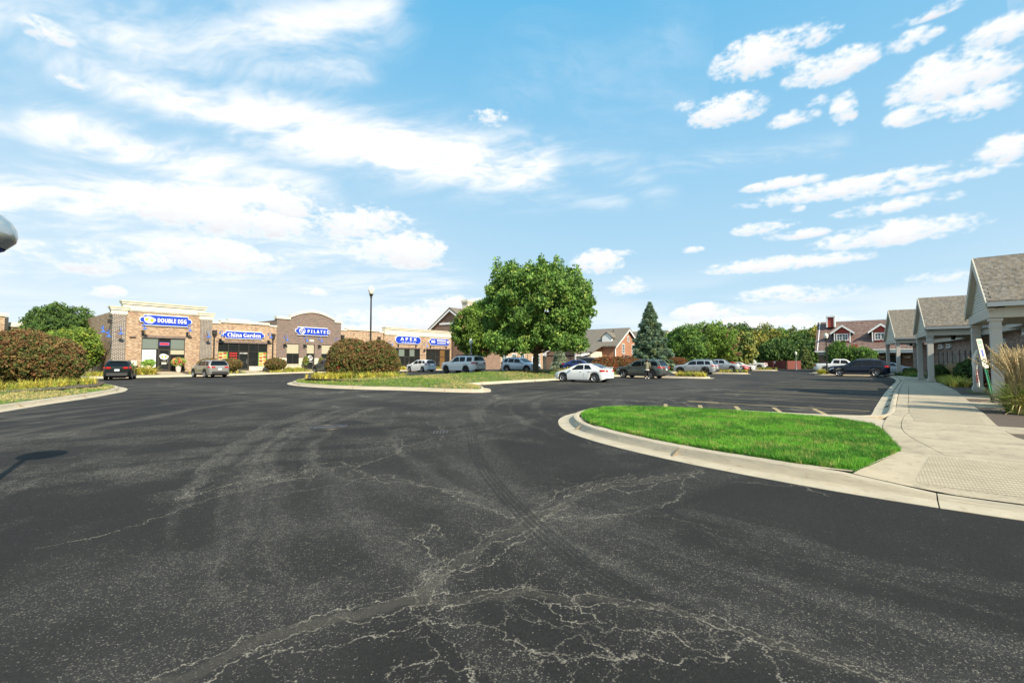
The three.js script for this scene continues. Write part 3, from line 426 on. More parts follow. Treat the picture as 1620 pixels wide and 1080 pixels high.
{
  const walk = structGroup('sidewalk', 'pale concrete sidewalk running past the shop porches');
  const cuts = [-7.19, -9.42, -11.3, -14.1, -17.0, -20.4, -24, -27.5, -31, -34.6, -38.2, -42, -46, -50, -54, -58];
  const yAt = (z, x = 9) => (z > -9.42 ? mix(0.024 + 0.132 * mix(1, 0.12, ss(-0.5, 0.75, x)), 0.151, ss(-7.19, -9.42, z)) : 0.151);
  const patchOf = (z0, z1, l, r, up, mat, nm) => {
    if (z0 > -9.4) { // ramp: several strips across, with a flared side
      const N = 10, K = 6, P = [], I = []; for (let k = 0; k <= K; k++) for (let i = 0; i <= N; i++) { const z = mix(z0, z1, k / K), x = mix(l(z), r(z), i / N); P.push(x, yAt(z, x) + up, z); }
      for (let k = 0; k < K; k++) for (let i = 0; i < N; i++) { const q = k * (N + 1) + i; I.push(q, q + 1, q + N + 1, q + 1, q + N + 2, q + N + 1); }
      const g = new THREE.BufferGeometry(); g.setAttribute('position', new THREE.Float32BufferAttribute(P, 3)); g.setIndex(I); return part(nm, uvm(g.toNonIndexed()), mat, walk);
    }
    const n = 5, pos = [], ix = [], uv = []; const add = (x, y, z) => { pos.push(x, y, z); uv.push(x, z + y); };
    for (let k = 0; k <= n; k++) { const z = mix(z0, z1, k / n), a = l(z), b = r(z), y = yAt(z) + up; add(a, y, z); add(b, y, z); add(a, y - 0.1, z); add(b, y - 0.1, z); }
    for (let k = 0; k < n; k++) { const q = k * 4; ix.push(q, q + 1, q + 4, q + 1, q + 5, q + 4, q + 2, q, q + 6, q, q + 4, q + 6, q + 1, q + 3, q + 5, q + 3, q + 7, q + 5); }
    ix.push(0, 2, 1, 1, 2, 3); const e = n * 4; ix.push(e, e + 1, e + 2, e + 1, e + 3, e + 2);
    const g = new THREE.BufferGeometry(); g.setAttribute('position', new THREE.Float32BufferAttribute(pos, 3)); g.setAttribute('uv', new THREE.Float32BufferAttribute(uv, 2)); g.setIndex(ix);
    return part(nm, toCreasedNormals(g, 0.5), mat, walk);
  };
  for (let k = 0; k + 1 < cuts.length; k++) {
    const z0 = cuts[k] - 0.008, z1 = cuts[k + 1] + 0.008;
    if (k === 0 || k > 8) patchOf(z0, z1, (z) => lerpTab(XL, z), (z) => lerpTab(XR, z), 0, M.concrete, 'paving_slab');
    else { const m = (z) => mix(lerpTab(XL, z), lerpTab(XR, z), 0.16); patchOf(z0, z1, (z) => lerpTab(XL, z), (z) => m(z) - 0.006, 0, M.concrete, 'paving_slab'); patchOf(z0, z1, (z) => m(z) + 0.006, (z) => lerpTab(XR, z), 0, M.concrete, 'paving_slab'); }
  }
  patchOf(-7.5, -9.15, (z) => mix(0.35, 0.62, (-7.5 - z) / 1.65), (z) => lerpTab(XR, z) - 0.1, 0.004, M.stamped, 'stamped_ramp_surface');
  patchOf(-14.3, -16.9, (z) => 0.75, (z) => lerpTab(XR, z) - 0.15, 0.004, M.stamped, 'stamped_ramp_surface');
  patchOf(-17.1, -20.2, (z) => 0.85, (z) => lerpTab(XR, z) - 0.15, 0.004, M.stamped, 'stamped_ramp_surface');
  // short walks to the shop doors
  for (const [x0, x1, z0, z1] of [[2.04, 7, -14.3, -13.1], [2.48, 8, -22.3, -19.9], [2.72, 6.5, -26.6, -24.3]]) {
    const n = 3; for (let k = 0; k < n; k++) part('paving_slab', uvm(span(mix(x0, x1, k / n) + 0.006 + (k ? 0 : 0.02), mix(x0, x1, (k + 1) / n) - 0.006, 0.04, 0.149, z0, z1)), M.concrete, walk);
  }
}
struct('ground_under_walk', uvm(sheet([...XL.map(([z, x]) => [x + 0.02, z]), [5, -58], [5, -7.05]].reverse(), 0.03)), M.joint);
struct('mulch_bed', sheet([[2.0, -9.9], [2.0, -12.5], [2.1, -14.6], [2.3, -17.3], [2.44, -19.5], [2.69, -23.5], [3.12, -30.3], [3.32, -38], [3.42, -46], [3.3, -56], [2.6, -60], [2, -70], [18, -70], [18, -9.9]].reverse(), 0.128), M.mulch, 'dark mulch bed between the sidewalk and the shops');
struct('lawn_strip', sheet([[3.4, -28.6], [3.5, -31.5], [8, -33], [8, -29]].reverse(), 0.148), M.lawn, 'strip of grass beside the sidewalk');
struct('terrace', sheet([[5.6, -12], [5.6, -33.5], [8, -33.5], [8, -12]].reverse(), 0.142), M.concrete, 'concrete terrace under the nearest shop porch');

// stall lines, hatching
{
  const line = (a, b, w, mat, y = 0.005) => { const dx = b[0] - a[0], dz = b[1] - a[1], l = Math.hypot(dx, dz), nx = (-dz / l) * w / 2, nz = (dx / l) * w / 2; const h = (x, z) => y + lift(x, z); const g = new THREE.BufferGeometry(); g.setAttribute('position', new THREE.Float32BufferAttribute([a[0] + nx, h(...a), a[1] + nz, a[0] - nx, h(...a), a[1] - nz, b[0] - nx, h(...b), b[1] - nz, b[0] + nx, h(...b), b[1] + nz], 3)); g.setIndex([0, 2, 1, 0, 3, 2]); g.setAttribute('uv', new THREE.Float32BufferAttribute([0, 0, 0, 0, 0, 0, 0, 0], 2)); g.computeVertexNormals(); if (g.attributes.normal.getY(0) < 0) { g.setIndex([0, 1, 2, 0, 2, 3]); g.computeVertexNormals(); } return g; };
  const root = structGroup('lane_markings', 'faded yellow stall lines on the dark asphalt');
  for (let k = 0; k < 14; k++) { const z = -18.1 - k * 2.72; part('stall_line', line([-0.12 + 0.043 * (k * 2.72), z], [-5.6, z], 0.10, k % 3 === 1 ? M.wornPaint : M.yellowPaint), M.wornPaint, root).material = k % 3 === 1 ? M.wornPaint : M.yellowPaint; }
  for (let k = 0; k < 5; k++) part('hatch_line', line([-5.4 + k * 1.12, -15.0 - k * 0.09], [-5.95 + k * 1.1, -16.5 - k * 0.33], 0.13, M.yellowPaint), M.yellowPaint, root);
  part('hatch_edge_line', line([-0.2, -17.55], [-6.4, -15.9], 0.1), M.wornPaint, root);
  part('stall_line', line([-4.6, -18.35], [-5.75, -18.35], 0.12), M.yellowPaint, root);
  for (let k = 0; k < 9; k++) { const z = -21.8 - k * 2.75; part('stall_line', line([-19.9, z], [-15.0, z], 0.1), M.wornPaint, root); }
  for (let k = 0; k < 14; k++) { const z = -2 - k * 2.75; part('stall_line', line([-54.4, z], [-49.4, z], 0.1), M.yellowPaint, root); }
  for (let k = 0; k < 8; k++) { const z = -22.5 - k * 2.75; part('stall_line', line([-28, z], [-33, z], 0.1), M.wornPaint, root); }
}
// long island with its rounded end
const islandC = [[-17.4, -19.7], [-16.3, -18.7], [-15.5, -17.8], [-15.1, -17.0], [-15.8, -16.35], [-19.6, -15.45], [-22.5, -14.5], [-26, -14.05], [-29.9, -14.4], [-33, -15.7], [-35.4, -17.7], [-36, -19.6], [-34.6, -20.7], [-31, -20.9], [-28.3, -21.1], [-27.6, -22.4], [-27.6, -34], [-27.6, -48], [-27.5, -62], [-26, -65.4], [-22, -65.4], [-20.4, -62], [-20.3, -48], [-20.3, -34], [-20.3, -22.6], [-20.0, -20.9], [-19.2, -20.2]];
const outC = kerb('kerb', islandC, 240, { closed: true, seg: 6 }, 'pale kerb round the long planted island');
bed('lawn', offset(outC, 0.5, true), 0.14, 0.36, [-24, -19, -24, -60], M.lawn, 'dry mown lawn on the long island');
// left island
const islandL = [[-14, 1.5], [-17.5, 0.5], [-20.9, -1.24], [-23.3, -2.5], [-26.1, -4.1], [-28.4, -5.2], [-29.8, -5.85], [-31.2, -6.3], [-33.7, -6.8], [-38, -6.9], [-42.2, -6.7], [-43.6, -6], [-44, -4], [-44, 6], [-40, 9], [-14, 9]];
const outL = kerb("kerb", islandL.slice().reverse(), 150, { closed: true, seg: 4 }, 'pale kerb round the planted island on the left');
bed('lawn', offset(outL, 0.5, true), 0.14, 0.14, [-38, 3, -25, 3], M.lawn, 'mown grass edge of the left island');
// peninsulas between the parked cars
const pens = [[-20, -43.9, -11.4, 1.35, 'sorento'], [-20, -62.2, -11.8, 1.2], [-20, -86.5, -12.2, 1.6], [1.2, -61.7, -5.2, 1.3], [4.5, -71, -6.6, 1.2]];
pens.forEach(([xa, z, xb, w], i) => {
  const s = Math.sign(xb - xa), P = [[xa, z + s * w], [mix(xa, xb, 0.5), z + s * w], [xb - s * w, z + s * w], [xb - s * 0.25, z + s * w * 0.7], [xb, z], [xb - s * 0.25, z - s * w * 0.7], [xb - s * w, z - s * w], [mix(xa, xb, 0.5), z - s * w], [xa, z - s * w]];
  const Q = kerb('kerb', s > 0 ? P.slice().reverse() : P.slice().reverse(), 60, { seg: 4 }, ['kerb of the planted peninsula behind the grey car with the person', 'kerb of the peninsula behind the silver sport utility', 'kerb of the farthest peninsula on the left row', 'kerb of the peninsula behind the dark blue sport utility', 'kerb of the peninsula in front of the white pickup'][i]);
  struct('mulch_bed', sheet(offset(Q, 0.5).slice().reverse(), 0.15), M.mulch, 'mulch in a small parking peninsula');
});
// kerb, sidewalk and beds in front of the left shops
kerb('kerb', [[-54.6, 12], [-54.7, -8], [-54.7, -30], [-54.7, -62], [-54.7, -96]].reverse(), 40, { seg: 9 }, 'long kerb in front of the brick shops');
{
  const w = structGroup('sidewalk', 'concrete sidewalk and entrance walks in front of the brick shops');
  const ramp = (x0, x1, y0, y1, z0, z1, m, n) => { const g = new THREE.BufferGeometry(); g.setAttribute('position', new THREE.Float32BufferAttribute([x0, y0, z0, x0, y0, z1, x1, y1, z1, x1, y1, z0], 3)); g.setIndex([0, 1, 2, 0, 2, 3]); g.computeVertexNormals(); if (g.attributes.normal.getY(0) < 0) { g.setIndex([0, 2, 1, 0, 3, 2]); g.computeVertexNormals(); } return part(n, uvm(g), m, w); };
  for (let z = 12; z > -96; z -= 6) ramp(-55.25, -56.7, 0.151, 0.2, z, z - 5.98, M.concrete, 'paving_slab');
  const top = (z) => mix(0.46, 0.14, ss(-28, -60, z));
  const walks = [[-14.1, -16.3], [-22.3, -24.6], [-30.6, -33.0], [-46.5, -49.5], [-54, -56.5]];
  let zc = 12;
  for (const [a, b] of [...walks, [-96, -96]]) { ramp(-56.7, -60.2, 0.2, top((zc + a) / 2) - 0.02, zc, a, M.mulch, 'mulch_bed'); if (a > -96) ramp(-56.7, -60.2, 0.2, top(a), a, b, M.concrete, 'entrance_walk'); zc = b; }
}

// ---------- buildings ----------
// left shops: local frame u to the right along the facade, y up, z out towards the lot
const wallGeo = (pts, holes, t = 0.35, z = 0) => uvm(slab(pts, t, holes).translate(0, 0, z - t));
function storefront(parent, u0, u1, y0, y1, { cols, rows, z = -0.14, panes = () => M.glass, frame = M.bronze, name = 'storefront_window', door = -1 }) {
  const bars = [], W = u1 - u0, cx = [0, ...cols, 1].map((c) => u0 + c * W), ry = [y0, ...rows, y1], t = 0.075;
  cx.forEach((c, i) => bars.push(span(c - (i ? t / 2 : 0), c + (i < cx.length - 1 ? t / 2 : 0) + (i ? 0 : t / 2), y0, y1, z - 0.06, z + 0.045)));
  for (let i = 0; i + 1 < cx.length; i++) ry.forEach((r, j) => { const lo = j ? r - t / 2 : r, hi = j < ry.length - 1 ? r + t / 2 : r; if (i === door && j === 0) return; bars.push(span(cx[i] + t / 2 + 0.001, cx[i + 1] - t / 2 - 0.001, lo - (j === ry.length - 1 ? t / 2 : 0), hi + (j ? 0 : t / 2), z - 0.055, z + 0.04)); });
  const f = part(name, join(bars), frame, parent), cells = [];
  for (let i = 0; i + 1 < cx.length; i++) for (let j = 0; j + 1 < ry.length; j++) {
    const a = cx[i] + t / 2, b = cx[i + 1] - t / 2, lo = ry[j] + (i === door && j === 0 ? 0.04 : t / 2), hi = ry[j + 1] - t / 2, c = { a, b, lo, hi, i, j, z: z };
    if (i === door && j === 0) {
      const d = part('door', join([span(a, a + 0.09, lo, hi, z - 0.04, z + 0.02), span(b - 0.09, b, lo, hi, z - 0.04, z + 0.02), span(a + 0.09, b - 0.09, hi - 0.1, hi, z - 0.04, z + 0.02), span(a + 0.09, b - 0.09, lo, lo + 0.22, z - 0.04, z + 0.02), span(a + 0.09, b - 0.09, lo + 0.95, lo + 1.03, z - 0.04, z + 0.02)]), frame, parent);
      part('pane', span(a + 0.09, b - 0.09, lo + 0.22, hi - 0.1, z - 0.03, z - 0.018), M.glass, d); part('handle', span(b - 0.17, b - 0.13, lo + 0.8, lo + 1.35, z + 0.03, z + 0.06), M.silver, d);
    } else part('pane', span(a, b, lo, hi, z - 0.02, z - 0.008), panes(i, j), f);
    cells.push(c);
  }
  return { f, cells };
}
// blue gooseneck lamp on a wall, with its dark bracket
function gooseneck(parent, u, y, out = 0.85) {
  const pts = []; for (let k = 0; k <= 10; k++) { const a = Math.PI * (k / 10); pts.push(new THREE.Vector3(u, y + 0.35 + Math.sin(a) * 0.28, out * 0.5 - Math.cos(a) * out * 0.5)); } pts.push(new THREE.Vector3(u, y + 0.12, out));
  const l = part('wall_lamp', join([new THREE.TubeGeometry(new THREE.CatmullRomCurve3(pts), 16, 0.022, 6), cyl(0.09, 0.09, 0.03, 0, 0, 0).rotateX(Math.PI / 2).translate(u, y + 0.35, 0.0)]), M.blueLamp, parent);
  part('lamp_shade', new THREE.LatheGeometry([[0.03, 0.16], [0.05, 0.12], [0.075, 0.06], [0.24, -0.06], [0.245, -0.075], [0.23, -0.075], [0.07, 0.045], [0.0, 0.05]].map((p) => new THREE.Vector2(...p)), 20).translate(u, y, out), M.blueLamp, l);
}
function sconce(parent, u, y) { part('wall_light', join([span(u - 0.1, u + 0.1, y - 0.2, y + 0.2, 0, 0.14), span(u - 0.13, u + 0.13, y + 0.2, y + 0.25, 0, 0.18)]), M.darkMetal, parent); }
function downspout(parent, u, y0, y1, z = 0) { const d = part('downspout', span(u - 0.065, u + 0.065, y0, y1 - 0.3, z + 0.02, z + 0.14), M.bronze, parent); part('conductor_head', join([span(u - 0.2, u + 0.2, y1 - 0.42, y1, z + 0.005, z + 0.33), span(u - 0.24, u + 0.24, y1, y1 + 0.05, z + 0.005, z + 0.37), span(u - 0.13, u + 0.13, y1 - 0.62, y1 - 0.42, z + 0.005, z + 0.22)]), M.bronze, d); }
function signOutline(w, h, kind) {
  const a = w / 2, b = h / 2, e = h * 0.34;
  if (kind === 'pill') { const p = []; for (let k = 0; k <= 8; k++) { const t = -Math.PI / 2 + (Math.PI * k) / 8; p.push([a - b * 0.85 + Math.cos(t) * b * 0.85, Math.sin(t) * b * (Math.abs(Math.sin(t)) > 0.95 ? 1 : 0.86)]); } const q = p.map(([x, y]) => [-x, -y]); return [...p, ...q]; }
  const r = [[a - e, -b], [a - e, -b * 0.52], [a - e * 0.35, -b * 0.45], [a, -b * 0.02], [a, b * 0.02], [a - e * 0.35, b * 0.45], [a - e, b * 0.52], [a - e, b]]; return [...r, ...r.map(([x, y]) => [-x, -y])];
}
function signBoard(parent, u, y, w, h, kind, texts) {
  const s = part('sign', slab(signOutline(w, h, kind), 0.16).translate(u, y, 0.03), M.white, parent);
  part('sign_face', slab(signOutline(w - 0.16, h - 0.16, kind), 0.03).translate(u, y, 0.19), M.blue, s);
  for (const [str, dx, dy, size, width, f] of texts) part('lettering', textGeo(str, size, 0.035, f ?? font, width).translate(u + dx, y + dy, 0.22), M.white, s);
  return s;
}
function parapet(parent, u0, u1, y0, y1, d = 0.32, sides = true) { // cream cornice with a projecting cap
  const e = sides ? d : 0; part('cornice', join([uvm(span(u0 - e * 0.45, u1 + e * 0.45, y0, y1 - 0.34, -0.6, d * 0.45)), uvm(span(u0 - e * 0.75, u1 + e * 0.75, y1 - 0.34, y1 - 0.15, -0.6, d * 0.8)), uvm(span(u0 - e * 0.2, u1 + e * 0.2, y0 - 0.1, y0, -0.6, d * 0.22))]), M.cream, parent);
  part('coping', span(u0 - e, u1 + e, y1 - 0.15, y1, -0.7, d), M.creamCap, parent);
}
const X0 = -60;
const shop = (name, label, z, turn = Math.PI / 2, x = X0) => thing(name, label, 'building', [x, 0, z], turn);
{ // corner restaurant: u 0..8.8
  const b = shop('brick_shop', 'tan brick corner building with dark brick piers, cream cornice and the DOUBLE EGG sign', -10.8);
  const o = rect(2.4, 6.25, 0.46, 4.06);
  part('wall', join([wallGeo(rect(0.95, 7.75, -0.1, 6.95), [o]), uvm(span(0.02, 8.78, -0.1, 6.6, -16, -0.36))]), M.brickTan, b);
  for (const [a, c] of [[0, 1.05], [7.65, 8.8]]) { part('brick_pier', uvm(span(a, c, -0.1, 6.35, -0.5, 0.22)), M.brickPila, b); part('pier_recess', span(a + 0.3, c - 0.3, 3.9, 4.7, 0.222, 0.232), M.brickDark, b); parapet(b, a, c, 6.35, 7.12, 0.28); }
  part('corner_scupper', span(-0.3, 0, 5.4, 5.8, -0.45, -0.15), M.darkMetal, b);
  parapet(b, 0.92, 7.88, 6.82, 7.78, 0.34);
  part('lintel_course', uvm(span(2.3, 6.35, 4.06, 4.3, 0.0, 0.03)), M.brickDark, b);
  const { f, cells } = storefront(b, 2.4, 6.25, 0.46, 4.06, { cols: [0.38, 0.655], rows: [2.85], door: 1, panes: (i, j) => (j === 1 && i !== 1 ? M.glassGreen : M.glass) });
  const c = (i, j) => cells.find((q) => q.i === i && q.j === j), L = c(0, 0), R = c(2, 0), D = c(1, 0), Tm = c(1, 1);
  part('window_banner', span(L.a + 0.06, L.b - 0.14, L.lo + 0.42, L.hi - 0.03, -0.147, -0.142), M.white, f);
  part('roller_blind', span(R.a, R.b, R.hi - 0.5, R.hi, -0.147, -0.142), M.shade, f);
  for (const [x, y] of [[0.42, 0.9], [0.95, 0.95]]) part('notice', span(R.a + x, R.a + x + 0.34, R.lo + y, R.lo + y + 0.4, -0.147, -0.14), M.cream, f);
  part('window_sign', span(Tm.a + 0.1, Tm.b - 0.08, Tm.lo + 0.42, Tm.lo + 0.68, -0.147, -0.13), M.red, f);
  part('window_sign', span(Tm.a + 0.06, Tm.b - 0.04, Tm.lo + 0.38, Tm.lo + 0.72, -0.147, -0.136), M.blueLamp, f);
  const egg = (u, y, s, z) => { const P = []; for (let k = 0; k < 28; k++) { const a = (k / 28) * 6.283; P.push([u + Math.cos(a) * s * (1.15 + 0.13 * Math.sin(3 * a + 1)), y + Math.sin(a) * s * (0.82 + 0.12 * Math.cos(2 * a + 2))]); } return slab(P, 0.03).translate(0, 0, z); };
  const decal = part('door_decal', egg((D.a + D.b) / 2, 2.05, 0.36, -0.15), M.white, f); for (const dx of [-0.14, 0.15]) part('yolk', new THREE.CylinderGeometry(0.11, 0.11, 0.02, 16).rotateX(Math.PI / 2).translate((D.a + D.b) / 2 + dx, 2.04 + dx * 0.2, -0.108), M.yolk, f);
  part('notice', span(D.a + 0.3, D.b - 0.25, 1.25, 1.55, -0.155, -0.15), M.cream, f);
  const s = signBoard(b, 4.45, 5.93, 4.75, 1.18, 'ears', [['DOUBLE EGG', 0.5, 0, 0.44, 2.6]]);
  part('egg_emblem', egg(4.45 - 1.5, 5.93, 0.43, 0.21), M.white, s); for (const dx of [-0.23, 0.2]) part('yolk', new THREE.CylinderGeometry(0.155, 0.155, 0.03, 20).rotateX(Math.PI / 2).translate(4.45 - 1.5 + dx, 5.93 + dx * -0.2, 0.25), M.yolk, s);
  for (const [u, y] of [[2.45, 4.95], [6.45, 4.95]]) gooseneck(b, u, y); for (const u of [2.45, 6.4]) sconce(b, u, 4.55);
  const pl = new THREE.Group(); for (const u of [0.5, 8.2]) gooseneck(b, u, 4.35, 1.05);
  const sideLamp = new THREE.Group(); gooseneck(b, -0.75, 4.5, 0.6); gooseneck(b, -0.35, 4.05, 0.75);
  part('address_plaque', span(1.15, 2.05, 1.1, 1.65, 0.0, 0.05), M.cream, b); part('print', join([...Array(4)].map((_, k) => span(1.36 + k * 0.13, 1.45 + k * 0.13, 1.33, 1.46, 0.05, 0.058))), M.darkMetal, b);
  part('bollard_light', span(1.4, 1.9, 3.95, 4.1, 0, 0.05), M.darkMetal, b);
}
{ // takeaway: u 0..7.3
  const b = shop('brick_shop', 'low tan brick shop with the China Garden sign beside the PILATES front', -19.62);
  part('wall', join([wallGeo(rect(0, 7.33, -0.1, 5.95), [rect(0.7, 6.25, 0.44, 3.75)]), uvm(span(0, 7.33, -0.1, 5.7, -16, -0.36))]), M.brickTan, b);
  part('lintel_course', uvm(span(0.5, 6.45, 3.75, 4.0, 0, 0.03)), M.brickDark, b);
  part('coping', join([span(0, 0.85, 5.95, 6.15, -0.5, 0.12), span(0.86, 6.4, 6.12, 6.4, -0.5, 0.14), span(6.41, 7.33, 5.95, 6.15, -0.5, 0.12), span(1.8, 4.2, 6.4, 6.62, -0.9, -0.3)]), M.cream, b);
  part('parapet_wall', uvm(span(0.86, 6.4, 5.95, 6.12, -0.34, 0.0)), M.brickTan, b);
  const { f, cells } = storefront(b, 0.7, 6.25, 0.44, 3.75, { cols: [0.205, 0.41, 0.61, 0.81], rows: [2.75], door: 2 });
  part('stall_riser', span(0.7, 2.9, 0.44, 0.95, -0.1, 0.03), M.stone, b); part('stall_riser', span(4.15, 6.25, 0.44, 0.95, -0.1, 0.03), M.stone, b);
  const food = [STD({ color: rgb(0.42, 0.13, 0.03), roughness: 0.6 }), STD({ color: rgb(0.55, 0.28, 0.05), roughness: 0.6 }), STD({ color: rgb(0.3, 0.07, 0.03), roughness: 0.6 })];
  const green = STD({ color: rgb(0.07, 0.33, 0.03), roughness: 0.5 }), sand = STD({ color: rgb(0.62, 0.50, 0.26), roughness: 0.5 });
  for (const i of [0, 4]) {
    const c = cells.find((q) => q.i === i && q.j === 0); part('poster', span(c.a, c.b, 0.98, c.hi, -0.147, -0.143), green, f); part('poster', span(c.a + 0.08, c.b - 0.14, 1.02, c.hi - 0.08, -0.1425, -0.14), sand, f);
    for (let k = 0; k < 8; k++) part('poster', new THREE.CylinderGeometry(0.19, 0.19, 0.006, 14).scale(1.15, 1, 0.8).rotateX(Math.PI / 2).translate(c.a + 0.3 + (k % 2) * 0.46, 1.2 + Math.floor(k / 2) * 0.41 + (k % 2) * 0.08, -0.136), food[(k * 5 + i) % 3], f);
  }
  const n = cells.find((q) => q.i === 1 && q.j === 0); [0, 1, 2, 3].forEach((k) => part('print', join([...Array(5)].map((_, i) => span((n.a + n.b) / 2 - 0.42 + i * 0.17, (n.a + n.b) / 2 - 0.29 + i * 0.17, 2.44 - k * 0.3, 2.6 - k * 0.3, -0.147, -0.138))), M.red, f));
  part('notice', span(n.a + 0.35, n.b - 0.1, 1.05, 1.5, -0.147, -0.143), M.white, f);
  const d = cells.find((q) => q.i === 2 && q.j === 0); part('lettering', textGeo('815-8888', 0.16, 0.01, font, 0.85).translate((d.a + d.b) / 2, 2.55, -0.147), M.white, f);
  signBoard(b, 3.45, 4.72, 4.75, 0.95, 'ears', [['China Garden', 0, 0.0, 0.46, 3.75, fontSerif]]);
  for (const u of [0.85, 6.3]) { gooseneck(b, u, 4.55); sconce(b, u, 3.95); }
  downspout(b, 0.25, 0.3, 5.1); downspout(b, 6.85, 0.3, 5.0);
}
{ // arched front: u 0..9
  const b = shop('brick_shop', 'dark brick shop with arched parapet, white stone base and PILATES sign', -26.98);
  const top = [[9, 7.05], [7.95, 7.05], [7.95, 7.3]]; for (let k = 0; k <= 14; k++) { const t = k / 14; top.push([mix(7.9, 1.75, t), 7.32 + Math.sin(t * Math.PI) * 0.85]); } top.push([1.7, 7.3], [1.7, 7.05], [0, 7.05]);
  const H = [rect(1.3, 2.95, 1.2, 3.85), rect(3.95, 5.1, 0.36, 3.85), rect(6.1, 7.75, 1.2, 3.85)];
  const up = H.map((r) => [[r[0][0], 2.0], [r[1][0], 2.0], r[2], r[3]]);
  part('wall', join([wallGeo([[0, 2.0], [9, 2.0], ...top], []).translate(0, 0, -0.36), uvm(span(0, 9, -0.1, 6.9, -16, -0.73))]), M.brickDark, b);
  const strips = (cuts, y0, y1, holes) => cuts.slice(0, -1).map((c, i) => uvm(span(c, cuts[i + 1], y0, y1, -0.36, 0))).filter((g, i) => !holes.includes(i));
  part('wall', join([wallGeo([[0, 3.85], [9, 3.85], ...top], [])]), M.brickDark, b);
  for (const g of strips([0, 1.3, 2.95, 3.95, 5.1, 6.1, 7.75, 9], 2.0, 3.85, [1, 3, 5])) part('wall', g, M.brickDark, b);
  for (const g of [...strips([0, 1.3, 2.95, 3.95, 5.1, 6.1, 7.75, 9], 1.2, 2.0, [1, 3, 5]), ...strips([0, 3.95, 5.1, 9], -0.1, 1.2, [1])]) part('stone_base', g.translate(0, 0, 0.04), M.stone, b);
  const line = []; for (let k = 0; k <= 14; k++) { const t = k / 14; line.push([mix(1.7, 7.95, t), 7.32 + Math.sin(t * Math.PI) * 0.85]); }
  part('coping', join([slab([...line.map(([x, y]) => [x, y + 0.02]), ...line.slice().reverse().map(([x, y]) => [x, y + 0.36])], 0.75).translate(0, 0, -0.6), span(-0.1, 1.69, 7.06, 7.4, -0.6, 0.14), span(7.96, 9.1, 7.06, 7.4, -0.6, 0.14)]), M.cream, b);
  for (const [i, r] of [[0, H[0]], [1, H[2]]]) { const { f } = storefront(b, r[0][0], r[1][0], 1.2, 3.85, { cols: [0.5], rows: [2.85], name: 'window' }); part('roller_blind', span(r[0][0] + 0.05, r[1][0] - 0.05, 2.6, 3.8, -0.095, -0.085), M.shade, f); part('window_sill', span(r[0][0] - 0.05, r[1][0] + 0.05, 1.12, 1.2, -0.1, 0.1), M.stone, b); }
  const { f, cells } = storefront(b, 3.95, 5.1, 0.36, 3.85, { cols: [], rows: [2.85], door: 0, name: 'door_frame' });
  part('roller_blind', span(4.03, 5.03, 2.62, 3.8, -0.095, -0.085), M.shade, f);
  const ring = (u, y, r, z) => join([new THREE.TorusGeometry(r, r * 0.13, 6, 28).translate(u, y, z), new THREE.TorusGeometry(r * 0.42, r * 0.13, 6, 16, 4.4).rotateZ(0.8).translate(u - r * 0.12, y + r * 0.2, z), new THREE.TorusGeometry(r * 0.42, r * 0.13, 6, 16, 4.4).rotateZ(3.9).translate(u + r * 0.12, y - r * 0.25, z)]);
  part('door_emblem', ring(4.52, 2.0, 0.33, -0.13), M.white, f); part('lettering', textGeo('PILATES', 0.13, 0.01, font, 0.7).translate(4.52, 1.45, -0.147), M.white, f);
  const s = signBoard(b, 4.75, 5.62, 5.0, 1.12, 'ears', [['P I L A T E S', 0.7, 0, 0.42, 3.0]]); part('sign_emblem', ring(4.75 - 1.55, 5.62, 0.38, 0.25), M.white, s);
  part('address_plaque', span(4.35, 4.95, 4.25, 4.5, 0, 0.04), M.cream, b);
  for (const u of [0.95, 3.6, 5.65, 8.2]) { gooseneck(b, u, 4.3); sconce(b, u, 3.55); }
}
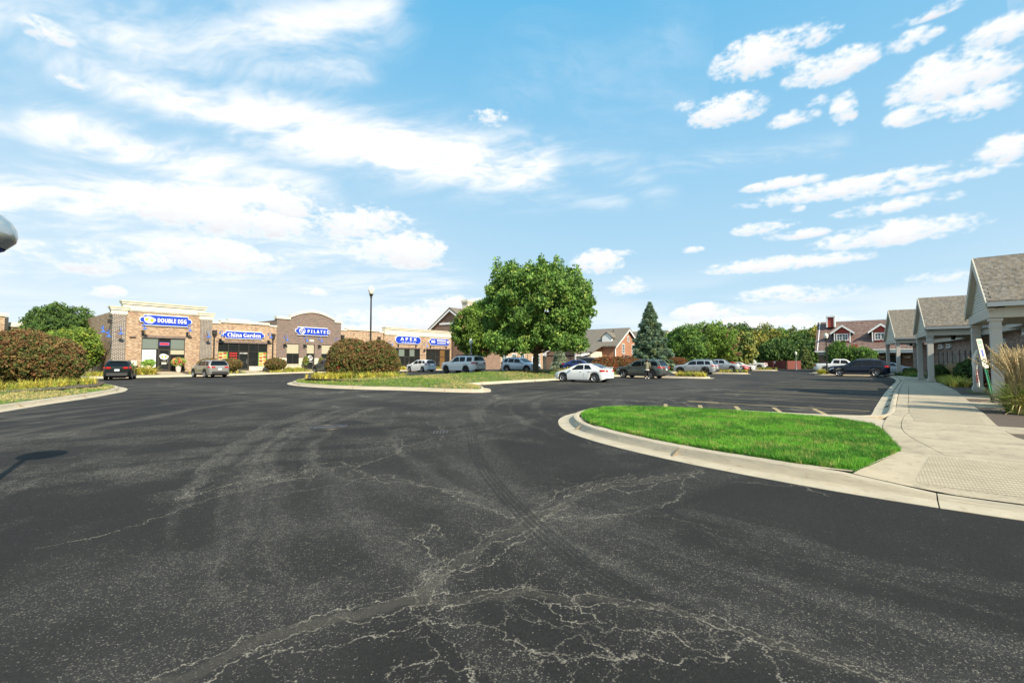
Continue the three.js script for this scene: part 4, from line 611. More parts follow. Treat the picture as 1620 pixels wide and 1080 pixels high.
{ // low link and the long front with two signs: u 0..22
  const b = shop('brick_shop', 'long tan brick shop row with deep cream cornice and blue APEX sign', -35.98);
  part('wall', join([wallGeo(rect(0, 7.4, -0.1, 5.95), []).translate(0, 0, -0.2), uvm(span(0, 21.95, -0.1, 5.7, -16, -0.56)), wallGeo(rect(7.42, 21.95, -0.1, 5.95), [rect(9.2, 14.7, 0.12, 3.65), rect(16, 21.6, 0.12, 3.65)])]), M.brickTan, b);
  part('coping', join([span(0, 1, 6.0, 6.2, -0.8, -0.08), span(1.01, 6.6, 6.15, 6.42, -0.8, -0.06), span(6.61, 7.4, 6.0, 6.2, -0.8, -0.08)]), M.cream, b); part('parapet_wall', uvm(span(1.01, 6.6, 5.95, 6.15, -0.5, -0.2)), M.brickTan, b);
  parapet(b, 7.42, 15.1, 5.8, 6.95, 0.35, false); parapet(b, 15.13, 22.0, 5.8, 6.95, 0.35, false);
  part('control_joint', span(15.1, 15.13, 0, 5.8, 0.0, 0.012), M.darkMetal, b);
  part('lintel_course', join([span(8.9, 15, 3.65, 3.85, 0, 0.05), span(15.8, 21.8, 3.65, 3.85, 0, 0.05)]), M.brickDark, b);
  const warm = STD({ color: rgb(0.16, 0.09, 0.035), roughness: 0.2 });
  storefront(b, 9.2, 14.7, 0.12, 3.65, { cols: [0.2, 0.42, 0.6, 0.8], rows: [2.35], door: 2, panes: (i, j) => (j && i % 2 ? M.glassGreen : M.glass) });
  storefront(b, 16, 21.6, 0.12, 3.65, { cols: [0.18, 0.38, 0.58, 0.8], rows: [2.35], door: 2, panes: (i, j) => (i === 3 ? warm : M.glass) });
  const s1 = signBoard(b, 12.05, 5.05, 5.3, 1.32, 'pill', [['A P E X', 0, 0.14, 0.5, 3.3]]); part('sign_small_print', join([...Array(9)].map((_, k) => span(10.65 + k * 0.33, 10.65 + k * 0.33 + 0.17, 4.58, 4.7, 0.22, 0.235))), M.white, s1);
  const s2 = signBoard(b, 18.95, 4.95, 5.1, 1.25, 'ears', [['HHS', -1.55, 0.02, 0.52, 0.85]]);
  part('sign_small_print', join([...Array(11)].map((_, k) => span(18.3 + k * 0.19, 18.3 + k * 0.19 + 0.15, 5.05, 5.3, 0.22, 0.24)).concat([...Array(12)].map((_, k) => span(18.3 + k * 0.175, 18.3 + k * 0.175 + 0.12, 4.68, 4.84, 0.22, 0.24)))), M.white, s2);
  part('sign_emblem', slab([[0, 0.1], [0.12, 0.3], [0.2, 0.2], [0.5, 0.16], [0.6, 0.26], [0.75, 0.2], [0.62, 0.08], [0.6, -0.25], [0.52, -0.25], [0.5, -0.05], [0.25, -0.05], [0.22, -0.25], [0.14, -0.25], [0.12, 0.02]], 0.03).translate(20.55, 4.95, 0.21), M.white, s2);
  for (const u of [10.1, 13.7, 16.9, 20.6]) sconce(b, u, 4.1); gooseneck(b, 8.3, 4.2); gooseneck(b, 15.5, 4.1); sconce(b, 15.5, 3.3);
  for (const y of [1.3, 2.6]) part('pier_band', span(14.8, 15.9, y, y + 0.12, 0, 0.03), M.brickDark, b);
  downspout(b, 0.3, 0.2, 5.3, -0.2); downspout(b, 6.5, 0.2, 5.3, -0.2);
}
// gabled house body in the same local frame: ridge runs back from the facade
function gabled(b, u0, u1, eave, apex, depth, wall, roof, over = 0.5, z = 0) {
  const m = (u0 + u1) / 2, k = (apex - eave) / (m - u0), t = 0.22;
  part('wall', uvm(slab([[u0, -0.1], [u1, -0.1], [u1, eave], [m, apex], [u0, eave]], depth).translate(0, 0, z - depth)), wall, b);
  for (const s of [-1, 1]) {
    const e = s < 0 ? u0 - over : u1 + over, ye = eave - over * k;
    part('roof', uvm(slab(s < 0 ? [[e, ye], [m, apex], [m, apex + t * 1.5], [e, ye + t]] : [[m, apex], [e, ye], [e, ye + t], [m, apex + t * 1.5]], depth + over * 2).translate(0, 0, z - depth - over)), roof, b);
    part('rake_board', slab(s < 0 ? [[e, ye - 0.32], [m, apex - 0.38], [m, apex + 0.02], [e, ye + 0.02]] : [[m, apex - 0.38], [e, ye - 0.32], [e, ye + 0.02], [m, apex + 0.02]], 0.1).translate(0, 0, z + over - 0.11), M.white, b);
  }
}
function sash(parent, u, y, w, h, z, cols = 2, rows = 3, frameMat = M.white) {
  const f = part('window', join([span(u - w / 2 - 0.09, u - w / 2, y, y + h, z, z + 0.09), span(u + w / 2, u + w / 2 + 0.09, y, y + h, z, z + 0.09), span(u - w / 2 - 0.09, u + w / 2 + 0.09, y + h, y + h + 0.12, z, z + 0.1), span(u - w / 2 - 0.13, u + w / 2 + 0.13, y - 0.1, y, z, z + 0.14),
    ...[...Array(cols - 1)].map((_, i) => span(u - w / 2 + ((i + 1) * w) / cols - 0.025, u - w / 2 + ((i + 1) * w) / cols + 0.025, y, y + h, z + 0.022, z + 0.06)), ...[...Array(rows - 1)].map((_, i) => span(u - w / 2, u + w / 2, y + ((i + 1) * h) / rows - 0.02, y + ((i + 1) * h) / rows + 0.02, z + 0.02, z + 0.055))]), frameMat, parent);
  part('pane', span(u - w / 2, u + w / 2, y, y + h, z + 0.004, z + 0.018), new THREE.MeshPhysicalMaterial({ color: rgb(0.07, 0.10, 0.11), roughness: 0.06 }), f); return f;
}
{ // gable with chimney, its gable turned to the near end of the lot
  const b = thing('gabled_brick_building', 'brown brick gabled building with a cream chimney at the end of the shop row', 'building', [-67.1, 0, -58.3], 0);
  gabled(b, 0, 13.4, 6.9, 11.1, 6.0, M.brickBrown, M.shingle, 0.55, 0);
  part('gable_band', span(3.6, 9.8, 8.35, 8.7, 0.004, 0.12), M.white, b);
  part('chimney', join([uvm(span(6.9, 8.3, 9.6, 12.6, -3.9, -2.6)), span(6.7, 8.5, 12.6, 13.0, -4.1, -2.4), span(6.8, 8.4, 12.3, 12.45, -4.0, -2.5)]), M.cream, b);
  sash(b, 9.9, 4.2, 1.0, 1.6, 0); sash(b, 11.8, 1.2, 1.0, 1.6, 0);
}
{ // tan row behind the tree
  const b = thing('brick_shop', 'tan brick shop row with arched windows and a green sign, seen under the big tree', 'building', [-54, 0, -64.5], Math.PI / 2);
  part('wall', join([uvm(span(0, 14, -0.1, 5.2, -12, 0)), uvm(span(8.5, 9.1, -0.1, 5.2, 0, 0.2))]), M.brickTan, b);
  part('roof', uvm(slab([[0.6, 5.2], [0.6, 5.45], [-6, 9.2], [-12.6, 5.45], [-12.6, 5.2], [-6, 8.9]], 14.4).rotateY(-Math.PI / 2).translate(14.3, 0, 0)), M.shingle, b);
  part('eave_band', span(0, 14, 4.75, 5.15, 0.205, 0.3), M.cream, b);
  for (const u of [1.2, 4.2, 6.9, 12.2]) { sash(b, u, 0.9, 1.2, 2.0, 0.0); part('window_arch', new THREE.TorusGeometry(0.68, 0.09, 4, 14, Math.PI).scale(1, 0.6, 1).translate(u, 3.05, 0.06), M.cream, b); }
  for (const u of [2.7, 10.6]) { part('door', span(u - 0.6, u + 0.6, 0.1, 2.5, 0.004, 0.08), M.white, b); part('pane', span(u - 0.4, u + 0.4, 0.5, 2.3, 0.081, 0.095), M.glass, b); }
  for (const [u, m] of [[3.0, M.greenSign], [11.0, M.blue]]) { const s = part('sign', span(u - 1.7, u + 1.7, 3.35, 4.15, 0.01, 0.14), M.white, b); part('lettering', join([...Array(7)].map((_, k) => span(u - 1.3 + k * 0.38, u - 1.02 + k * 0.38, 3.55, 3.95, 0.14, 0.16))), m, s); }
}
{ // grey roofed brick house, gable to the lot
  const b = thing('gabled_brick_building', 'orange brick gabled building with grey shingle roof, white dormer and a black sign', 'building', [-42, 0, -87.6], Math.PI / 2);
  gabled(b, 0, 12.4, 4.9, 8.6, 26, M.brickRed, M.shingle, 0.55);
  sash(b, 6.4, 5.9, 0.6, 1.0, 0, 1, 2); sash(b, 3.9, 3.3, 1.1, 1.9, 0); sash(b, 8.9, 3.3, 1.1, 1.9, 0);
  part('corner_board', span(-0.08, 0.25, 0, 4.6, 0, 0.06), M.white, b);
  const s = part('sign', slab(signOutline(4.4, 0.95, 'pill'), 0.12).translate(5.1, 2.35, 0.02), M.black, b); part('lettering', join([...Array(8)].map((_, k) => new THREE.TorusGeometry(0.14, 0.05, 4, 8, 4).rotateZ(k).translate(3.7 + k * 0.4, 2.4 + 0.08 * Math.sin(k * 2), 0.15))), M.white, s);
  // dormer and side wing on the slope that faces the lot's near end (local -u side)
  const d = part('dormer', join([slab([[-8.6, 5.7], [-6.4, 5.7], [-6.4, 7.0], [-7.5, 8.0], [-8.6, 7.0]], 3).rotateY(Math.PI / 2 * 0)]).translate(0, 0, 0), M.white, b); d.geometry = slab([[-1.1, 0], [1.1, 0], [1.1, 1.2], [0, 2.1], [-1.1, 1.2]], 2.6).rotateY(-Math.PI / 2).translate(3.6, 5.55, -2.4);
  part('dormer_roof', uvm(join([slab([[-1.45, 0.95], [0, 2.12], [0, 2.34], [-1.45, 1.15]], 2.9).rotateY(-Math.PI / 2).translate(3.75, 5.55, -2.4), slab([[1.45, 0.95], [0, 2.12], [0, 2.34], [1.45, 1.15]], 2.9).rotateY(-Math.PI / 2).translate(3.75, 5.55, -2.4)])), M.shingle, b);
  part('side_wing', uvm(span(-5, -0.02, -0.1, 3.6, -22, -3)), M.stone, b); part('wing_roof', uvm(slab([[-5.5, 3.3], [0.5, 5.2], [0.5, 5.45], [-5.5, 3.55]], 20).translate(0, 0, -22.4)), M.shingle, b);
  part('porch_roof', uvm(slab([[-8.6, 2.55], [-5.02, 3.1], [-5.02, 3.3], [-8.6, 2.75]], 14).translate(0, 0, -17)), M.white, b); part('porch_wall', span(-8.2, -5.02, -0.1, 2.5, -16, -4), M.cream, b);
  part('vent_pipe', cyl(0.08, 0.08, 1.2, 4.6, 7.3, -2.6, 8), M.darkMetal, b);
}
{
  const b = thing('gabled_brick_building', 'orange brick gable just showing between the spruce and the round trees', 'building', [-45, 0, -120], Math.PI / 2);
  gabled(b, 0, 12.4, 5.6, 9.9, 20, M.brickRed, M.shingle, 0.55); sash(b, 6.2, 6.6, 0.7, 1.2, 0);
}
{ // dark brick gable end under the tree
  const b = thing('gabled_brick_building', 'dark brown brick building end with white rake boards behind the small blue spruce', 'building', [-53.4, 0, -79.0], 0);
  gabled(b, 0, 7.0, 3.5, 5.6, 6, M.brickBrown, M.shingle, 0.4); part('corner_board', span(6.8, 7.1, 0, 3.2, 0, 0.08), M.white, b);
}
{ // far left wing with arched parapet
  const b = thing('brick_shop', 'tan brick wing with a curved parapet far behind the left bush', 'building', [-79, 0.7, 14], Math.PI / 2);
  const arc = (u0, u1, y, h) => { const p = []; for (let k = 0; k <= 12; k++) p.push([mix(u0, u1, k / 12), y + Math.sin((k / 12) * Math.PI) * h]); return p; };
  part('wall', join([uvm(slab([[9, -0.8], [18.6, -0.8], [18.6, 6.0], ...arc(18, 9.6, 6.1, 1.3), [9, 6.0]], 0.4).translate(0, 0, 0.8)), uvm(span(-6, 40, -0.8, 4.9, -10, 0))]), M.brickTan, b);
  const a = arc(9.4, 18.2, 6.1, 1.3); part('coping', join([slab([...a, ...a.slice().reverse().map(([x, y]) => [x, y + 0.35])], 0.7).translate(0, 0, 0.65), span(18.0, 18.9, 6.0, 6.35, 0.6, 1.35), span(18.9, 40, 4.9, 5.4, -0.6, 0.2), span(-6, 8.6, 4.9, 5.4, -0.6, 0.2)]), M.cream, b);
  const a2 = arc(23.5, 29.5, 5.4, 0.9); part('rear_parapet', slab([...a2, [29.5, 5.0], [23.5, 5.0]], 0.4).translate(0, 0, -4), M.cream, b);
  part('downspout', span(18.62, 18.9, 0, 5.9, 0.9, 1.2), M.bronze, b); part('string_course', span(-6, 40, 3.0, 3.3, 0.0, 0.08), M.cream, b);
}
// ---------- right shops: porch buildings; local z towards the lot, u along the row ----------
function porchShop(label, pos, turn, { w = 5.0, eave = 3.8, apex = 6.06, back = 13, wing0 = -8, wing1 = 6, wallZ = -3.3, shingles = true, signs = [], win = [] }) {
  const b = thing('porch_shop', label, 'building', pos, turn);
  const k = (apex - eave) / (w / 2), t = 0.14, zf = 0, colZ = -0.15;
  // roof planes of the gable
  for (const s of [-1, 1]) {
    const rf = part('roof', uvm(slab(s < 0 ? [[-w / 2, eave], [0, apex], [0, apex + t], [-w / 2, eave + t * 0.8]] : [[0, apex], [w / 2, eave], [w / 2, eave + t * 0.8], [0, apex + t]], back).translate(0, 0, -back)), M.shingle, b);
    if (shingles) { // courses of shingle tabs, laid as real geometry
      const g = [], R = rng(40 + s), L = Math.hypot(w / 2, apex - eave), rows = Math.floor(L / 0.15), ang = Math.atan2(apex - eave, w / 2);
      for (let r = 0; r < rows; r++) for (let x = 0, i = 0; x < back - 0.3 && x < 9; i++) {
        const tw = 0.2 + R() * 0.16, th = 0.007 + R() * 0.01, a = 0.02 + r * 0.15, q = new THREE.BoxGeometry(0.16, th, tw - 0.006).translate(a + 0.08, th / 2 + 0.004, -x - tw / 2 - (r % 2) * 0.12);
        q.rotateZ(ang).translate(-w / 2, eave + t * 0.8 + 0.004, 0); if (s > 0) q.scale(-1, 1, 1); g.push(q); x += tw;
      }
      const sh = part('shingles', uvm(join(g)), M.shingle, rf); sh.userData.kind = 'stuff'; if (s > 0) { const ix = sh.geometry; ix.computeVertexNormals(); }
    }
    const e = s * w / 2;
    part('gutter', join([span(Math.min(e, e + s * 0.13), Math.max(e, e + s * 0.13), eave - 0.09, eave + 0.07, -back * 0.55, 0.02)]), M.gutter, b);
    part('rake_board', slab(s < 0 ? [[-w / 2, eave - 0.26], [0, apex - 0.28], [0, apex + t], [-w / 2, eave + t * 0.8]] : [[0, apex - 0.28], [w / 2, eave - 0.26], [w / 2, eave + t * 0.8], [0, apex + t]], 0.05).translate(0, 0, 0.004), M.trim, b);
    part('soffit', slab(s < 0 ? [[-w / 2 + 0.03, eave - 0.2], [0, apex - 0.24], [0, apex - 0.2], [-w / 2 + 0.03, eave - 0.16]] : [[0, apex - 0.24], [w / 2 - 0.03, eave - 0.2], [w / 2 - 0.03, eave - 0.16], [0, apex - 0.2]], 0.2).translate(0, 0, -0.2), M.trim, b);
  }
  // gable siding, board by board
  const n = 17, y0 = eave - 0.12, hh = (apex - 0.3 - y0) / n;
  for (let i = 0; i < n; i++) { const ya = y0 + i * hh, yb = ya + hh - 0.012, hw = (y) => Math.max(0.02, (apex - 0.25 - y) / k); part('siding_board', slab([[-hw(ya), ya], [hw(ya), ya], [hw(yb), yb], [-hw(yb), yb]], 0.03).rotateX(-0.16).translate(0, 0.0, 0).translate(0, -(ya * Math.cos(-0.16) - ya), ya * Math.sin(0.16) - 0.17), M.siding, b); }
  part('gable_backing', slab([[-w / 2 + 0.2, y0], [w / 2 - 0.2, y0], [0, apex - 0.35]], 0.04).translate(0, 0, -0.30), M.siding, b);
  // beam and columns
  part('beam', join([span(-w / 2 + 0.18, w / 2 - 0.18, eave - 0.5, eave - 0.13, -0.44, -0.06), span(-w / 2 + 0.18, -w / 2 + 0.6, eave - 0.5, eave - 0.13, wallZ, -0.441), span(w / 2 - 0.6, w / 2 - 0.18, eave - 0.5, eave - 0.13, wallZ, -0.441)]), M.trim, b);
  part('porch_ceiling', span(-w / 2 + 0.2, w / 2 - 0.2, eave - 0.125, eave - 0.06, wallZ, -0.5), M.trim, b);
  for (const s of [-1, 1]) { const cx = s * (w / 2 - 0.42); const c = part('porch_column', rbox(0.31, eave - 0.5, 0.31, cx, (eave - 0.5) / 2, colZ - 0.1, 0.02), M.column, b); part('column_capital', join([rbox(0.39, 0.12, 0.39, cx, eave - 0.57, colZ - 0.1, 0.02), rbox(0.35, 0.08, 0.35, cx, eave - 0.85, colZ - 0.1, 0.02)]), M.column, c); part('column_base', rbox(0.39, 0.2, 0.39, cx, 0.25, colZ - 0.1, 0.02), M.column, c); }
  part('porch_lamp', join([cyl(0.015, 0.015, 0.3, 0.6, eave - 0.45, -1.7, 6), cyl(0.1, 0.16, 0.3, 0.6, eave - 0.75, -1.7, 8)]), M.darkMetal, b);
  // main wing: wall, long roof, fascia
  const holes = win.map(([u, y, ww, h]) => rect(u - ww / 2, u + ww / 2, y, y + h));
  part('wall', join([wallGeo(rect(wing0, wing1, -0.1, eave - 0.55), holes, 0.3, wallZ), uvm(span(wing0 + 0.01, wing1 - 0.01, -0.1, eave - 0.6, wallZ - 9, wallZ - 0.6))]), M.brickRose, b);
  part('fascia', join([span(wing0, -w / 2 + 0.1, eave - 0.56, eave - 0.2, wallZ - 0.2, wallZ + 0.55), span(w / 2 - 0.1, wing1, eave - 0.56, eave - 0.2, wallZ - 0.2, wallZ + 0.55)]), M.trim, b);
  part('gutter', join([span(wing0, -w / 2, eave - 0.18, eave - 0.02, wallZ + 0.55, wallZ + 0.69), span(w / 2, wing1, eave - 0.18, eave - 0.02, wallZ + 0.55, wallZ + 0.69)]), M.gutter, b);
  part('roof', uvm(slab([[-0.6, eave - 0.12], [5.2, eave + 3.3], [11, eave - 0.12], [11, eave + 0.03], [5.2, eave + 3.45], [-0.6, eave + 0.03]], wing1 - wing0).rotateY(Math.PI / 2).translate(wing0, 0, wallZ)), M.shingle, b);
  for (const [u, y, ww, h, door] of win) { const f = sash(b, u, y + 0.001, ww - 0.2, h - 0.14, wallZ - 0.2, 1, door ? 1 : 2, M.trim); }
  for (const u of win.filter((q) => !q[4]).map((q) => q[0])) sconce(new THREE.Group(), u, 0);
  for (const [u, y, sw, sh, str] of signs) { const s = part('sign', join([span(u - sw / 2, u + sw / 2, y - sh / 2, y + sh / 2, wallZ + 0.01, wallZ + 0.12)]), M.white, b); part('sign_frame', join([span(u - sw / 2 - 0.05, u + sw / 2 + 0.05, y + sh / 2, y + sh / 2 + 0.06, wallZ + 0.01, wallZ + 0.15), span(u - sw / 2 - 0.05, u + sw / 2 + 0.05, y - sh / 2 - 0.06, y - sh / 2, wallZ + 0.01, wallZ + 0.15)]), M.gutter, s); part('lettering', join([...Array(str)].map((_, i) => span(u - sw * 0.42 + (i * sw * 0.84) / str, u - sw * 0.42 + ((i + 0.72) * sw * 0.84) / str, y - sh * 0.2, y + sh * 0.2, wallZ + 0.12, wallZ + 0.135))), M.gutter, s); }
  return b;
}
const RT = -Math.PI / 2;
const w1 = [[-4.6, 0.9, 0.6, 1.4], [-3.6, 0.9, 0.6, 1.4], [-1.6, 0.15, 1.1, 2.35, 1], [0.4, 0.15, 1.1, 2.35, 1], [1.9, 0.9, 0.7, 1.6]];
porchShop('nearest shop with a big shingled porch gable on square columns, at the right edge', [3.5, 0.06, -27.45], RT, { w: 5.1, eave: 3.66, apex: 5.76, wing0: -5.4, wing1: 3.0, wallZ: -2.3, win: w1, signs: [[-4.3, 2.95, 1.5, 0.36, 8], [-4.0, 2.35, 0.32, 0.32, 2]] });
const w2 = [[-7.4, 0.15, 1.0, 2.3, 1], [-5.4, 0.9, 0.8, 1.5], [-3.6, 0.9, 0.8, 1.5], [3.6, 0.9, 0.7, 1.5], [5.0, 0.15, 1.1, 2.3, 1], [6.4, 0.9, 0.7, 1.5], [8.4, 0.9, 0.7, 1.5], [9.6, 0.9, 0.7, 1.5]];
porchShop('second porch shop along the sidewalk, tan shingle gable behind the leaning sign post', [2.75, 0.02, -44.8], RT + 3 * RAD, { w: 5.6, wing0: -8.5, wing1: 13.4, win: w2, signs: [[4.4, 2.75, 1.5, 0.36, 7]] });
const w3 = [[3.4, 0.15, 1.0, 2.3, 1], [4.8, 0.9, 0.7, 1.5], [6.0, 0.9, 0.7, 1.5], [7.6, 0.9, 0.9, 1.5], [-4, 0.9, 0.9, 1.5]];
porchShop('farthest porch shop beside the dark blue sport utility, pale green gable', [1.5, 0.1, -65], RT + 8 * RAD, { w: 6.0, eave: 3.85, apex: 6.95, wing0: -7, wing1: 11.5, win: w3, shingles: false, signs: [[4.2, 2.9, 1.4, 0.36, 6], [6.6, 2.9, 1.2, 0.36, 5]] });
{ // red cottage-like shop at the end of the row, facing the camera
  const b = thing('red_dormer_building', 'brown shingled building with two red dormers at the end of the row', 'building', [-6.6, 0, -85], 0);
  const D = 11, ey = 3.25, ry = 7.75;
  part('wall', join([uvm(slab([[-D, -0.1], [0, -0.1], [0, ey], [-D / 2, ry], [-D, ey]], 22).rotateY(Math.PI / 2).scale(1, 1, 1))]), M.brickBrown, b);
  part('roof', uvm(slab([[0.55, ey - 0.25], [0.55, ey], [-D / 2, ry + 0.25], [-D - 0.55, ey], [-D - 0.55, ey - 0.25], [-D / 2, ry]], 22.8).rotateY(Math.PI / 2).translate(-0.4, 0, 0).scale(1, 1, 1)), M.shingleRed, b);
  b.children.forEach((m) => m.geometry.scale(1, 1, -1) && 0);
  b.children.forEach((m) => { const g = m.geometry, ix = g.attributes.position; for (let i = 0; i < ix.count; i += 3) { for (const a of ['position', 'normal', 'uv']) { const A = g.attributes[a], s = A.itemSize; for (let c = 0; c < s; c++) { const v = A.array[(i + 1) * s + c]; A.array[(i + 1) * s + c] = A.array[(i + 2) * s + c]; A.array[(i + 2) * s + c] = v; } } } g.computeVertexNormals(); });
  part('rake_board', slab([[0.6, ey - 0.4], [-D / 2, ry - 0.15], [-D / 2, ry + 0.27], [0.6, ey + 0.02]], 0.1).rotateY(-Math.PI / 2).scale(1, 1, 1), M.white, b);
  part('gutter', span(-0.4, 22.4, ey - 0.3, ey - 0.08, 0.56, 0.72), M.white, b);
  part('porch_beam', join([span(3.3, 20, 2.75, 3.15, 1.9, 2.3), span(3.3, 20, 3.15, 3.3, 0.75, 2.45)]), M.white, b);
  part('wall_trim', span(0, 3.3, 2.55, 2.95, 0, 0.06), M.white, b);
  for (const u of [4.6, 11.6, 15.2, 18.8]) { const p = part('porch_post', box(0.34, 2.75, 0.34, u, 1.375, 2.1), M.redPost, b); part('post_block', box(0.8, 0.9, 0.5, u, 3.55, 1.9), M.redSiding, b); }
  part('chimney', join([span(1.0, 2.0, 7.0, 8.55, -4.6, -3.6)]), M.redSiding, b);
  part('chimney_trim', join([span(0.9, 1.1, 7.0, 8.6, -4.7, -3.5), span(1.9, 2.1, 7.0, 8.6, -4.7, -3.5), span(0.85, 2.15, 8.6, 8.85, -4.75, -3.45)]), M.white, b);
  for (const u of [3.05, 7.65]) {
    const y = 4.45, z = -0.9, d = part('dormer', slab([[u - 1.0, y], [u + 1.0, y], [u + 1.0, y + 1.55], [u, y + 2.35], [u - 1.0, y + 1.55]], 3.2).translate(0, 0, z - 3.2), M.redSiding, b);
    part('dormer_roof', uvm(join([slab([[u - 1.45, y + 1.3], [u, y + 2.45], [u, y + 2.65], [u - 1.45, y + 1.5]], 3.6).translate(0, 0, z - 3.35), slab([[u, y + 2.45], [u + 1.45, y + 1.3], [u + 1.45, y + 1.5], [u, y + 2.65]], 3.6).translate(0, 0, z - 3.35)])), M.shingleRed, d);
    part('dormer_trim', join([slab([[u - 1.5, y + 1.2], [u, y + 2.38], [u, y + 2.68], [u - 1.5, y + 1.5]], 0.08).translate(0, 0, z + 0.26), slab([[u, y + 2.38], [u + 1.5, y + 1.2], [u + 1.5, y + 1.5], [u, y + 2.68]], 0.08).translate(0, 0, z + 0.26), span(u - 1.04, u - 0.88, y, y + 1.5, z, z + 0.05), span(u + 0.88, u + 1.04, y, y + 1.5, z, z + 0.05)]), M.white, d);
    sash(b, u - 0.36, y + 0.35, 0.58, 0.85, z + 0.004, 2, 2); sash(b, u + 0.36, y + 0.35, 0.58, 0.85, z + 0.004, 2, 2);
  }
  for (const u of [1.4, 2.4]) sash(b, u, 0.8, 0.7, 1.6, 0); for (const u of [6.4, 9, 13.2]) part('door', span(u - 0.8, u + 0.8, 0.1, 2.4, 0.004, 0.06), M.darkMetal, b);
  for (const u of [7.6, 10.4]) part('wall_medallion', cyl(0.3, 0.5, 0.3, u, 2.0, 0.35, 10), M.cream, b);
  sash(b, 6.6, 2.0, 0.5, 0.5, 0);
}

// ---------- vehicles: nose towards local +x ----------
const TY = STD({ color: rgb(0.018, 0.018, 0.018), roughness: 0.85 }), CLAD = STD({ color: rgb(0.035, 0.035, 0.037), roughness: 0.7 }), CARGLASS = new THREE.MeshPhysicalMaterial({ color: rgb(0.006, 0.009, 0.012), roughness: 0.03, specularIntensity: 0.6 });
const TAIL = STD({ color: rgb(0.42, 0.012, 0.01), roughness: 0.25 }), HEADL = STD({ color: rgb(0.62, 0.64, 0.66), roughness: 0.15, metalness: 0.3 }), PLATE = STD({ color: rgb(0.6, 0.64, 0.7), roughness: 0.5 }), CHROME = STD({ color: rgb(0.6, 0.6, 0.6), roughness: 0.2, metalness: 0.9 }), RIM = STD({ color: rgb(0.40, 0.40, 0.41), roughness: 0.35, metalness: 0.6 }), RIMDARK = STD({ color: rgb(0.05, 0.05, 0.055), roughness: 0.35, metalness: 0.6 });
const paint = (r, g, b, metal = 0) => new THREE.MeshPhysicalMaterial({ color: rgb(r, g, b), roughness: metal ? 0.38 : 0.45, metalness: metal, specularIntensity: r + g + b < 0.2 ? 0.4 : 1, clearcoat: r + g + b < 0.2 ? 0.55 : 1, clearcoatRoughness: 0.05 });
const tab = (P, x) => { if (x <= P[0][0]) return P[0][1]; for (let i = 0; i + 1 < P.length; i++) if (x <= P[i + 1][0]) return mix(P[i][1], P[i + 1][1], (x - P[i][0]) / (P[i + 1][0] - P[i][0])); return P[P.length - 1][1]; };
// smooth version of a profile table
const curveTab = (P, r = 0.05) => (x) => (tab(P, x - r) + 2 * tab(P, x - r / 3) + 2 * tab(P, x + r / 3) + tab(P, x + r)) / 6;
function wheelGeos(r, w, spokes) {
  const tyre = new THREE.LatheGeometry([[r * 0.66, -w / 2 + 0.01], [r * 0.9, -w / 2], [r * 0.98, -w / 2 + 0.03], [r, -w / 4], [r, w / 4], [r * 0.98, w / 2 - 0.03], [r * 0.9, w / 2], [r * 0.66, w / 2 - 0.01]].map((p) => new THREE.Vector2(...p)), 28).rotateX(Math.PI / 2);
  const bars = [new THREE.LatheGeometry([[r * 0.60, w / 2 - 0.05], [r * 0.68, w / 2 - 0.012], [r * 0.70, w / 2 - 0.02], [r * 0.66, w / 2 - 0.07]].map((p) => new THREE.Vector2(...p)), 24).rotateX(Math.PI / 2), new THREE.CylinderGeometry(r * 0.16, r * 0.18, 0.05, 12).rotateX(Math.PI / 2).translate(0, 0, w / 2 - 0.045)];
  for (let k = 0; k < spokes; k++) bars.push(new THREE.BoxGeometry(r * 0.52, r * 0.14, 0.035).translate(r * 0.38, 0, w / 2 - 0.045).rotateZ((k / spokes) * 6.283 + 0.3));
  return { tyre, rim: join(bars), disc: new THREE.CylinderGeometry(r * 0.62, r * 0.62, 0.02, 20).rotateX(Math.PI / 2).translate(0, 0, w / 2 - 0.1) };
}
